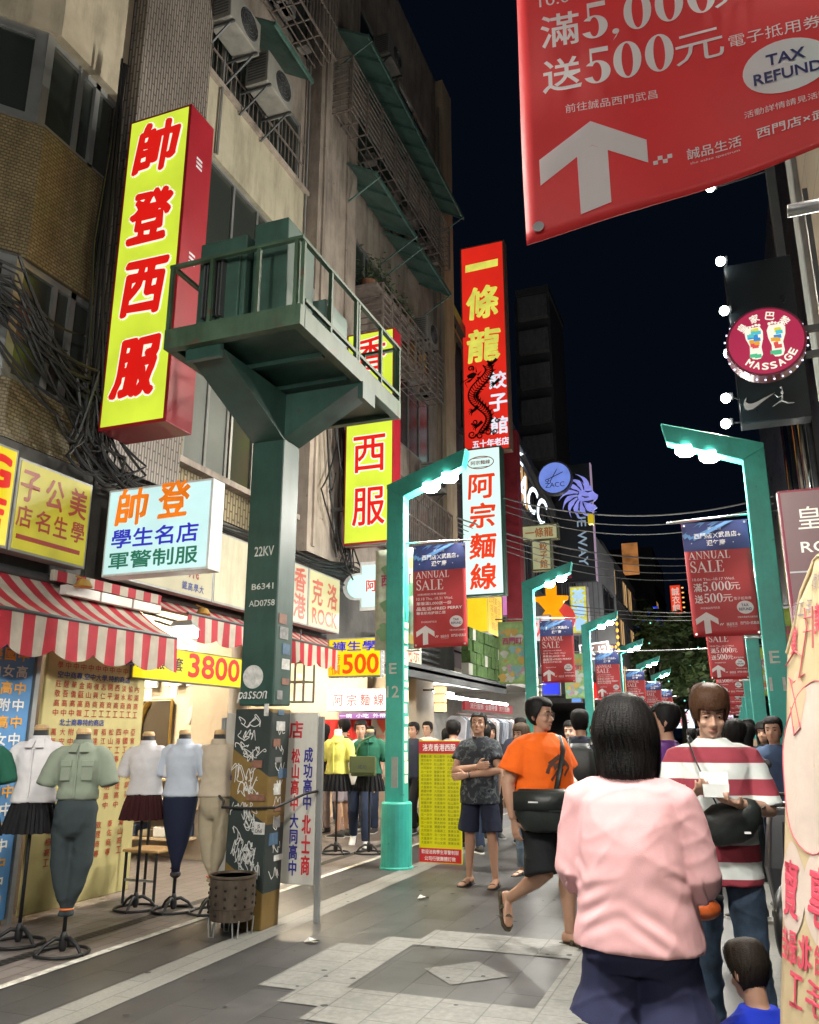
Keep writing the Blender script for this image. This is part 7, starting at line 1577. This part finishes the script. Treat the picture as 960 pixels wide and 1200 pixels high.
# orange
org_s = cloth_mat('orange_tee', (.82, .135, .012)); blk_s = cloth_mat('black_shorts', (.012, .013, .015))
t, M, HM, J = person('person in an orange tee and black shorts striding to the right in sandals', (-1.44, 6.72, 0), -124, 1.78, 1, BLK, 'short', dict(mat=org_s, hem=.86, ease=.032, sleeve=.72, sw=.088, fold=.007, belly=.02,
    bands=[((.1, .12, 1.05), (.4, 0, 1), .07, .007, .2), ((-.1, .1, 1.2), (-.6, .3, 1), .09, .005, .16), ((.2, 0, 1.25), (.6, 0, 1), .06, .005, .1)]),
    dict(mat=blk_s, len=1.0, w=.098, flare=.012, ease=.03, name='shorts', fold=.008), 'sandal', (.045, .035, .02),
    dict(kneeR=(.10, .10, .49), ankR=(.10, -.29, .27), kneeL=(-.10, .13, .50), ankL=(-.10, .12, .085), elR=(.275, -.08, 1.10), wrR=(.275, -.03, .86), elL=(-.26, .02, 1.12), wrL=(-.19, .22, 1.0)), vox=.009, build_=1.26, detail=True, look=(20, 3), curl=(.5, .45))
g = MB()
for s in (-1, 1):
    g.tube([(s * .034 + .023 * math.cos(a), .101, .115 + .019 * math.sin(a)) for a in [q * .4 for q in range(17)]], .0016, 5, cap=False); g.tube([(s * .057, .1, .118), (s * .078, .06, .118), (s * .08, -.01, .112)], .0016, 5)
g.tube([(-.011, .101, .118), (.011, .101, .118)], .0016, 5); g.xf(HM); build('glasses', g, mat('wire_frame', (.2, .2, .2), .3, metal=.8), t, local=True)
pr = MB(); random.seed(4)
SV_ = [p for p in LAST['shirt'] if p[1] > 0]
def chest(x, z):
    c = sorted(((p[0] - x) ** 2 + (p[2] - z) ** 2, p[1]) for p in SV_)[:6]; return (x, max(q[1] for q in c) + .004, z)
def patch(pts):
    c = (sum(p[0] for p in pts) / len(pts), sum(p[1] for p in pts) / len(pts)); pr.add([chest(*c)] + [chest(*p) for p in pts], [(0, i + 1, (i + 1) % len(pts) + 1) for i in range(len(pts))])
for x0, z0, x1, z1, w in ((-.02, 1.30, .10, 1.24, .02), (.10, 1.24, .12, 1.18, .014), (-.02, 1.30, -.1, 1.22, .016), (-.1, 1.22, -.04, 1.16, .01), (-.06, 1.25, .06, 1.22, .02), (-.03, 1.21, .03, 1.13, .012), (.03, 1.2, .09, 1.13, .01)):
    d = V((x1 - x0, z1 - z0)).normalized(); q = V((-d.y, d.x)) * w; n_ = 5
    up = [(x0 + (x1 - x0) * k / n_ + q.x * random.uniform(.5, 1.1), z0 + (z1 - z0) * k / n_ + q.y) for k in range(n_ + 1)]; dn = [(x0 + (x1 - x0) * k / n_ - q.x, z0 + (z1 - z0) * k / n_ - q.y * random.uniform(.4, 1.2)) for k in range(n_, -1, -1)]; patch(up + dn)
build('chest_print', pr, mat('print_brown', (.10, .045, .03), .8), t, local=True, fix=False)
def world_thing(name, label, cat, parts, M):
    p = M @ V(parts[0][1].v[0]); t = thing(name, label, cat, (p.x, p.y, p.z))
    for nm, mb, m, kw in parts: mb.xf(M); build(nm, mb, m, t, **kw)
    return t
bagm = mat('black_nylon', (.012, .016, .015), .45, var=.3, bump=.3, bscale=30)
b = MB(); b.loft([[(x0 + xs * w_, .19 + ys * d_, z) for xs, ys in [(math.copysign(abs(math.cos(a)) ** .6, math.cos(a)), math.copysign(abs(math.sin(a)) ** .6, math.sin(a))) for a in [q * math.pi / 10 for q in range(20)]]] for z, w_, d_, x0 in ((.78, .10, .03, -.04), (.80, .17, .06, -.02), (.9, .20, .085, 0), (1.0, .205, .085, .01), (1.05, .195, .07, .01), (1.075, .17, .05, .01))]); folds(b, .012, 10)
TB = Matrix.Translation((.13, .06, 0)) @ Matrix.Translation((0, .1, 0)) @ Matrix.Rotation(R(-55), 4, 'Z') @ Matrix.Translation((0, -.12, 0))
b.xf(TB); f = MB(); f.loft([[(x, .19 + y, z) for x, y in ((-.19, .095), (.2, .095), (.2, .10), (-.19, .10))] for z in (.93, .98, 1.06)]); folds(f, .008, 10); f.xf(TB)
s = MB(); s.tube([(.10, .24, 1.05), (.03, .22, 1.2), (-.05, .185, 1.34), (-.11, .09, 1.44), (-.12, -.03, 1.455), (-.03, -.16, 1.3), (.1, -.18, 1.15), (.22, -.06, 1.06)], .021, 8, flat=.2)
lb = MB(); lb.box(.02, .09, .292, .297, .985, .995); lb.xf(TB)
world_thing('messenger_bag', 'large slouchy black messenger bag slung across the orange tee', 'bag', [('bag', b, bagm, dict(smooth=True)), ('flap', f, bagm, dict(smooth=True)), ('strap', s, bagm, dict(smooth=True)), ('logo_tab', lb, ban_white, {})], M)
# camouflage tee
def camo_m(name, base, c2, c3):
    m, nt, p = node_mat(name); N = nt.nodes; L = nt.links; tc = N.new('ShaderNodeTexCoord')
    n1 = N.new('ShaderNodeTexNoise'); n1.inputs['Scale'].default_value = 11; n1.inputs['Detail'].default_value = 3; n1.inputs['Distortion'].default_value = 1.6; L.new(tc.outputs['Object'], n1.inputs['Vector'])
    cr = N.new('ShaderNodeValToRGB'); cr.color_ramp.interpolation = 'CONSTANT'; e = cr.color_ramp.elements; e[0].color = (*base, 1); e[1].position = .53; e[1].color = (*c2, 1); k = e.new(.6); k.color = (*c3, 1); k = e.new(.66); k.color = (*base, 1)
    L.new(n1.outputs[0], cr.inputs[0]); L.new(cr.outputs[0], p.inputs['Base Color']); p.inputs['Roughness'].default_value = .85; return m
cam_m = camo_m('camo_cloth', (.014, .018, .026), (.045, .055, .065), (.10, .11, .115))
t, M, HM, J = person('person with crossed arms in a dark camouflage tee, navy shorts and black sandals', (-2.58, 8.9, 0), 172, 1.74, 1, BLK, 'buzz', dict(mat=cam_m, hem=.80, ease=.03, sleeve=.62, sw=.078, fold=.007, bands=[((0, .13, 1.0), (.3, 0, 1), .08, .006, .2)]),
    dict(mat=cloth_mat('navy2', (.016, .02, .04)), len=.92, w=.098, flare=.01, ease=.025, name='shorts'), 'sandal', (.02, .018, .017), dict(elL=(-.25, .08, 1.13), elR=(.25, .09, 1.12), wrL=(.045, .215, 1.085), wrR=(-.06, .20, 1.17), kneeL=(-.13, .02, .49), ankL=(-.15, 0, .085), kneeR=(.12, .02, .49), ankR=(.14, 0, .085)), vox=.009, build_=1.06, detail=True, look=(14, -12), palms=dict(L=(0, -1, 0), R=(0, -1, 0)), curl=(.3, .3))
b = MB(); b.tube([V(p) for p in [(.0 + .0, .19, 1.09)]] * 1 + [(.0, .19, 1.12)], .01, 6) if False else None
w = MB(); d = (J['wrL'] - J['elL']).normalized(); c = J['wrL'] - d * .02; u = d.cross(V((0, 0, 1))).normalized(); k = d.cross(u); w.tube([c + u * .031 * math.cos(a) + k * .033 * math.sin(a) for a in [q * .4488 for q in range(15)]], .006, 6, cap=False); build('wristband', w, mat('black_cable', (.012, .012, .013), .5), t, local=True)
# striped tee
stp = stripes('tee_stripes', (.62, .66, .64), (.28, .035, .055), 2, .155, .5, .85, off=.30)
jean = mat('faded_jeans', (.030, .055, .095), .85, var=.75, scale=4, bump=.2, bscale=200)
t, M, HM, J = person('person in a maroon and white striped tee and jeans looking down at a white box', (-.115, 4.8, 0), 184, 1.74, 0, (.07, .032, .016), 'fringe', dict(mat=stp, hem=.77, ease=.03, sleeve=.95, sw=.080, fold=.006, bands=[((.0, .13, 1.0), (.3, 0, 1), .08, .006, .2), ((-.2, 0, 1.25), (.6, 0, 1), .06, .006, .1)]),
    dict(mat=jean, len=2.0, w=.078, cuff=.066, ease=.012, name='jeans', fold=.011), 'sneaker', (.04, .04, .045), dict(elL=(-.245, .05, 1.12), elR=(.235, .05, 1.13), wrL=(-.085, .26, 1.165), wrR=(.13, .26, 1.20), kneeL=(-.11, .03, .49), kneeR=(.11, -.02, .49), ankL=(-.13, 0, .085), ankR=(.12, -.06, .085)), vox=.008, build_=.94, detail=True, look=(8, 21), palms=dict(L=(0, .2, 1), R=(0, .2, 1)), curl=(.7, .6))
b = MB(); b.hexa([(-.04, .27, 1.19), (.07, .27, 1.19), (.07, .38, 1.20), (-.04, .38, 1.20)], [(-.045, .265, 1.25), (.075, .265, 1.25), (.075, .385, 1.26), (-.045, .385, 1.26)]); l = MB(); l.hexa([(-.05, .26, 1.25), (.08, .26, 1.25), (.08, .27, 1.253), (-.05, .27, 1.253)], [(-.05, .24, 1.31), (.08, .24, 1.31), (.08, .25, 1.31), (-.05, .25, 1.31)])
world_thing('food_box', 'small open white food box held in both hands by the striped tee', 'box', [('tray', b, mat('white_card', (.68, .7, .68), .7), {}), ('lid', l, mat('white_card', (.68, .7, .68), .7), {})], M)
b = MB(); b.loft([[(-.09 + xs * w_, .205 + ys * d_, z) for xs, ys in [(math.copysign(abs(math.cos(a)) ** .7, math.cos(a)), math.copysign(abs(math.sin(a)) ** .7, math.sin(a))) for a in [q * math.pi / 10 for q in range(20)]]] for z, w_, d_ in ((.955, .05, .02), (.97, .09, .04), (1.03, .135, .055), (1.09, .14, .055), (1.13, .12, .04), (1.15, .08, .02))]); 
b.v = [(x + .04, y, z + x * -.25) for x, y, z in b.v]; folds(b, .006, 12)
s = MB(); s.tube([(.0, .2, 1.13), (.05, .2, 1.25), (.09, .165, 1.36), (.115, .09, 1.455), (.11, -.02, 1.47), (.0, -.15, 1.3), (-.15, -.15, 1.15), (-.215, -.02, 1.12), (-.2, .17, 1.14)], .021, 8, flat=.2)
tk = MB(); tk.box(-.13, -.10, .263, .266, 1.03, 1.04)
world_thing('waist_bag', 'black crossbody pouch on a wide strap over the striped tee', 'bag', [('bag', b, bagm, dict(smooth=True)), ('strap', s, bagm, dict(smooth=True)), ('logo_mark', tk, ban_white, {})], M)
# crouching child
person('person with short dark hair in a bright blue vest crouching beside the cream stall sheet', (.05, 3.3, -.04), 35, 1.28, 1, (.02, .014, .01), 'short', dict(mat=cloth_mat('royal_blue', (.01, .03, .42)), hem=.82, ease=.02, sleeve=.2, sw=.075), dict(mat=cloth_mat('pale_short', (.5, .42, .4)), len=.9, w=.09, ease=.02, name='shorts'), 'sneaker', (.1, .1, .1),
    dict(kneeL=(-.13, .36, .42), kneeR=(.13, .36, .42), ankL=(-.12, .2, .085), ankR=(.12, .2, .085), elL=(-.24, .16, .62), wrL=(-.16, .36, .50), elR=(.24, .16, .62), wrR=(.16, .36, .5)), hip=.30, lean=.25, vox=.009, look=(0, 20))
# carrier bag between the two
b = MB(); b.loft([[(-.235 + w_ * xs, 4.45 + .06 * ys, z) for xs, ys in ((-1, -1), (1, -1), (1, 1), (-1, 1))] for z, w_ in ((.78, .05), (.8, .075), (.9, .08), (.97, .06))]); folds(b, .012, 14)
q = MB(); q.ell((-.215, 4.46, .715), (.085, .07, .055), 16, 10); 
t = thing('takeaway_bag', 'clear carrier bag of snacks above a round orange container beside the striped person’s jeans'.replace('’', "'"), 'bag', (-.22, 4.45, .66))
build('plastic_bag', b, mat('clear_film', (.45, .38, .35), .15, coat=.5), t, smooth=True); build('orange_container', q, mat('orange_plastic', (.5, .10, .02), .35, var=.3, scale=20), t, smooth=True)
h = MB(); h.tube([(-.3, 4.45, .76), (-.2, 4.4, .775), (-.12, 4.45, .765)], .012, 6); h.tube([(-.235, 4.45, .96), (-.2, 4.6, 1.08), (-.18, 4.7, 1.17)], .006, 5); build('handle', h, bagm, t)
# ------------------------------------------------ passers-by
def passer(label, x, y, h, face, top, bot, sk=0, hair=BLK, style='short', sleeve=.62, ln=2.0, shoes='sneaker', sc=(.03, .03, .03), walk=0, female=False, **k):
    p = {}
    if walk: p = dict(kneeL=(-.1, .16, .5), ankL=(-.1, .16, .085), kneeR=(.1, -.02, .49), ankR=(.1, -.24, .14))
    p.update(k.pop('pose', {}))
    return person(label, (x, y, 0), face, h, sk, hair, style, dict(mat=top, hem=k.pop('hem', .84), ease=.022, sleeve=sleeve, sw=.072, fold=.006), dict(mat=bot, len=ln, w=.078 if ln > 1 else .095, ease=.014, name='trousers' if ln > 1 else 'shorts'), shoes, sc, p, vox=.014, female=female, group='people in the crowd', **k)
C = lambda n, c: cloth_mat(n, c)
grey = C('grey', (.16, .16, .17)); white_t = C('white_tee', (.6, .58, .56)); dnavy = C('dark_navy', (.02, .024, .04)); denim = mat('pale_denim', (.14, .20, .27), .85, var=.5, scale=5); djean = C('dark_denim', (.02, .03, .06)); rose = C('rose', (.45, .16, .2)); tan = C('tan', (.3, .22, .15)); purple = C('purple', (.10, .03, .16)); dred = C('dull_red', (.3, .03, .04)); olive_t = C('olive_tee', (.08, .09, .05)); sky_b = C('denim_shirt', (.05, .085, .16))
t, M, *_ = passer('person in a dark navy tee wearing a backpack, seen from behind beside the orange tee', -1.5, 9.0, 1.75, 4, dnavy, djean, 1)
b = MB(); b.loft([[(xs * w_, -.20 + ys * d_, z) for xs, ys in [(math.copysign(abs(math.cos(a)) ** .6, math.cos(a)), math.copysign(abs(math.sin(a)) ** .6, math.sin(a))) for a in [q * math.pi / 8 for q in range(16)]]] for z, w_, d_ in ((.93, .10, .05), (.96, .15, .08), (1.15, .155, .085), (1.32, .14, .07), (1.4, .09, .03))])
s = MB()
for q in (-1, 1): s.tube([(q * .1, -.15, 1.38), (q * .11, -.02, 1.46), (q * .125, .12, 1.38), (q * .14, .14, 1.2), (q * .16, .0, 1.02), (q * .12, -.13, 1.0)], .02, 6, flat=.3)
world_thing('backpack', 'black backpack worn by the dark navy tee', 'backpack', [('bag', b, bagm, dict(smooth=True)), ('strap', s, bagm, {})], M)
passer('person in a purple polo collar shirt looking left behind the striped tee', -.46, 6.5, 1.72, 82, purple, djean, 1, brow=True)
passer('person in a black tee with light torn jeans and brown hair behind the crossed arms', -2.35, 9.9, 1.62, 150, blk, denim, 0, (.05, .03, .018), 'long', walk=1, shoes='sandal', female=True)
passer('person peering out between the orange tee and the black backpack', -1.85, 10.4, 1.66, 170, white_t, djean, 2)
passer('person with a black ponytail in grey, just right of the yellow standing list', -3.2, 11.3, 1.63, 30, grey, djean, 0, BLK, 'long', female=True)
passer('person with cropped black hair right behind the yellow standing list', -3.75, 11.6, 1.7, 10, grey, blk, 1)
passer('person in a rose top behind the round teal lamp base', -4.05, 12.6, 1.68, 60, rose, djean, 0)
passer('person in a white tee and denim with white trainers walking past the yellow shirted mannequin', -5.05, 11.3, 1.7, 200, white_t, djean, 0, walk=1, sc=(.5, .5, .5))
passer('person in a pink and white blouse left of the numbered lamp post', -4.75, 12.0, 1.6, 100, C('pink_white', (.6, .4, .42)), C('pale_shorts', (.5, .46, .42)), 2, BLK, 'long', ln=.7, female=True)
passer('person in black with bare calves walking away beside the white board', -6.1, 11.6, 1.7, 20, blk, blk, 1, ln=.95, walk=1)
passer('person in grey shorts between the mannequins, facing the shops', -5.75, 12.2, 1.74, 80, olive_t, grey, 1, ln=.95)
passer('person in a dull red tee in front of the red shop curtain', -6.0, 13.4, 1.7, -20, dred, djean, 0)
passer('person with brown hair standing under the white shop header', -6.55, 13.9, 1.72, 190, tan, djean, 0, (.05, .03, .02))
passer('person in a black tee waiting under the violet menu strip', -5.5, 13.9, 1.66, 160, blk, djean, 1)
passer('person in a white shirt at the head of the queue by the noodle shop', -5.2, 14.6, 1.73, 170, white_t, blk, 0)
passer('person with long black hair in olive in the noodle queue', -4.7, 14.2, 1.6, 20, olive_t, djean, 2, BLK, 'long', female=True)
passer('person in navy at the far side of the noodle queue', -4.3, 15.2, 1.76, 40, dnavy, djean, 1)
passer('person with long hair close behind the striped shoulder on the right', .12, 10.2, 1.62, 120, C('wine', (.12, .015, .03)), blk, 2, BLK, 'long', female=True)
passer('person in a denim shirt under the nearest right-hand lamp post', .36, 8.9, 1.66, 165, sky_b, djean, 1, sleeve=1.9)
passer('person in white trousers bending by the red scooter', .0, 8.2, 1.62, 60, rose, C('white_trousers', (.5, .48, .47)), 0, sleeve=1.0, female=True, style='long')
passer('person in black looking at a phone on the right, past the striped tee', .02, 11.4, 1.68, 150, blk, blk, 0)
random.seed(77)
tops = [blk, grey, white_t, dnavy, rose, tan, dred, olive_t, sky_b]
for k in range(12):
    x = [-3.0, -2.2, -1.2, -.3, .2, -2.7, -1.7, -.8, .1, -3.3, -2.0, -.9][k]; y = [14, 16, 13.5, 15, 14.5, 19, 21, 18, 20, 24, 26, 25][k]; top = k % 9; f = k % 3 == 1
    passer('person in %s, %s, farther down the street %s' % (['black', 'grey', 'white', 'dark navy', 'rose', 'tan', 'dull red', 'olive', 'denim blue'][top], 'walking away' if k % 2 else 'coming nearer', ['behind the crossed arms', 'beyond the orange tee', 'behind the black backpack', 'right of the black bob', 'near the right lamp posts', 'left of the orange tee', 'behind the orange head', 'behind the bobbed hair', 'between the right lamp posts', 'by the clothes stall', 'far behind the backpack', 'far behind the bobbed head'][k]),
           x, y, random.uniform(1.6, 1.76), (180 if k % 2 == 0 else 0) + random.uniform(-30, 30), tops[top], [djean, blk, grey][k % 3], k % 3, BLK, 'long' if f else 'short', female=f, walk=1)
for k, (x, y, h_, f_, ti, fem, lb) in enumerate(((-5.6, 12.9, 1.62, 190, 2, 1, 'long haired person in white queueing just left of the bottle green mannequin'), (-4.95, 13.2, 1.7, 170, 3, 0, 'person in navy queueing behind the olive satchel'), (-6.3, 12.6, 1.66, 150, 0, 1, 'long haired person in black by the pale yellow mannequin'), (-4.35, 13.6, 1.72, 20, 1, 0, 'person in grey beyond the lamp base, back turned'),
        (-3.55, 12.9, 1.66, 200, 0, 1, 'long haired person in black directly behind the yellow list'), (-2.9, 12.2, 1.74, 10, 3, 0, 'person in navy with back turned, left of the crossed arms'), (-2.1, 12.6, 1.6, 180, 2, 1, 'long haired person in white between the crossed arms and the orange tee'), (-1.15, 11.5, 1.7, 0, 1, 0, 'person in grey walking away right of the backpack'), (-.75, 10.2, 1.68, 185, 0, 0, 'person in black coming nearer behind the black bob'),
        (.2, 12.6, 1.7, 170, 5, 0, 'person in tan by the second right-hand lamp post'), (.34, 11.0, 1.64, 150, 0, 1, 'long haired person in black against the teal post on the right'), (.05, 13.6, 1.72, 10, 6, 0, 'person in dull red far behind the striped shoulder'), (.42, 13.2, 1.66, 190, 2, 0, 'person in white between two right-hand posts'), (-.2, 12.0, 1.64, 175, 8, 1, 'long haired person in denim blue behind the brown fringe'),
        (.45, 15.8, 1.7, 180, 3, 0, 'person in navy under the third right-hand lamp post'), (-.15, 17.5, 1.7, 10, 0, 0, 'person in black far down on the right'), (-1.4, 15.0, 1.73, 0, 7, 0, 'person in olive far behind the backpack, back turned'), (-2.6, 17.2, 1.68, 180, 1, 0, 'person in grey by the far clothes rail'))):
    passer(lb, x, y, h_, f_ + random.uniform(-15, 15), tops[ti], [djean, blk, grey][k % 3], k % 3, BLK, 'long' if fem else 'short', female=bool(fem), walk=k % 2)
finish()
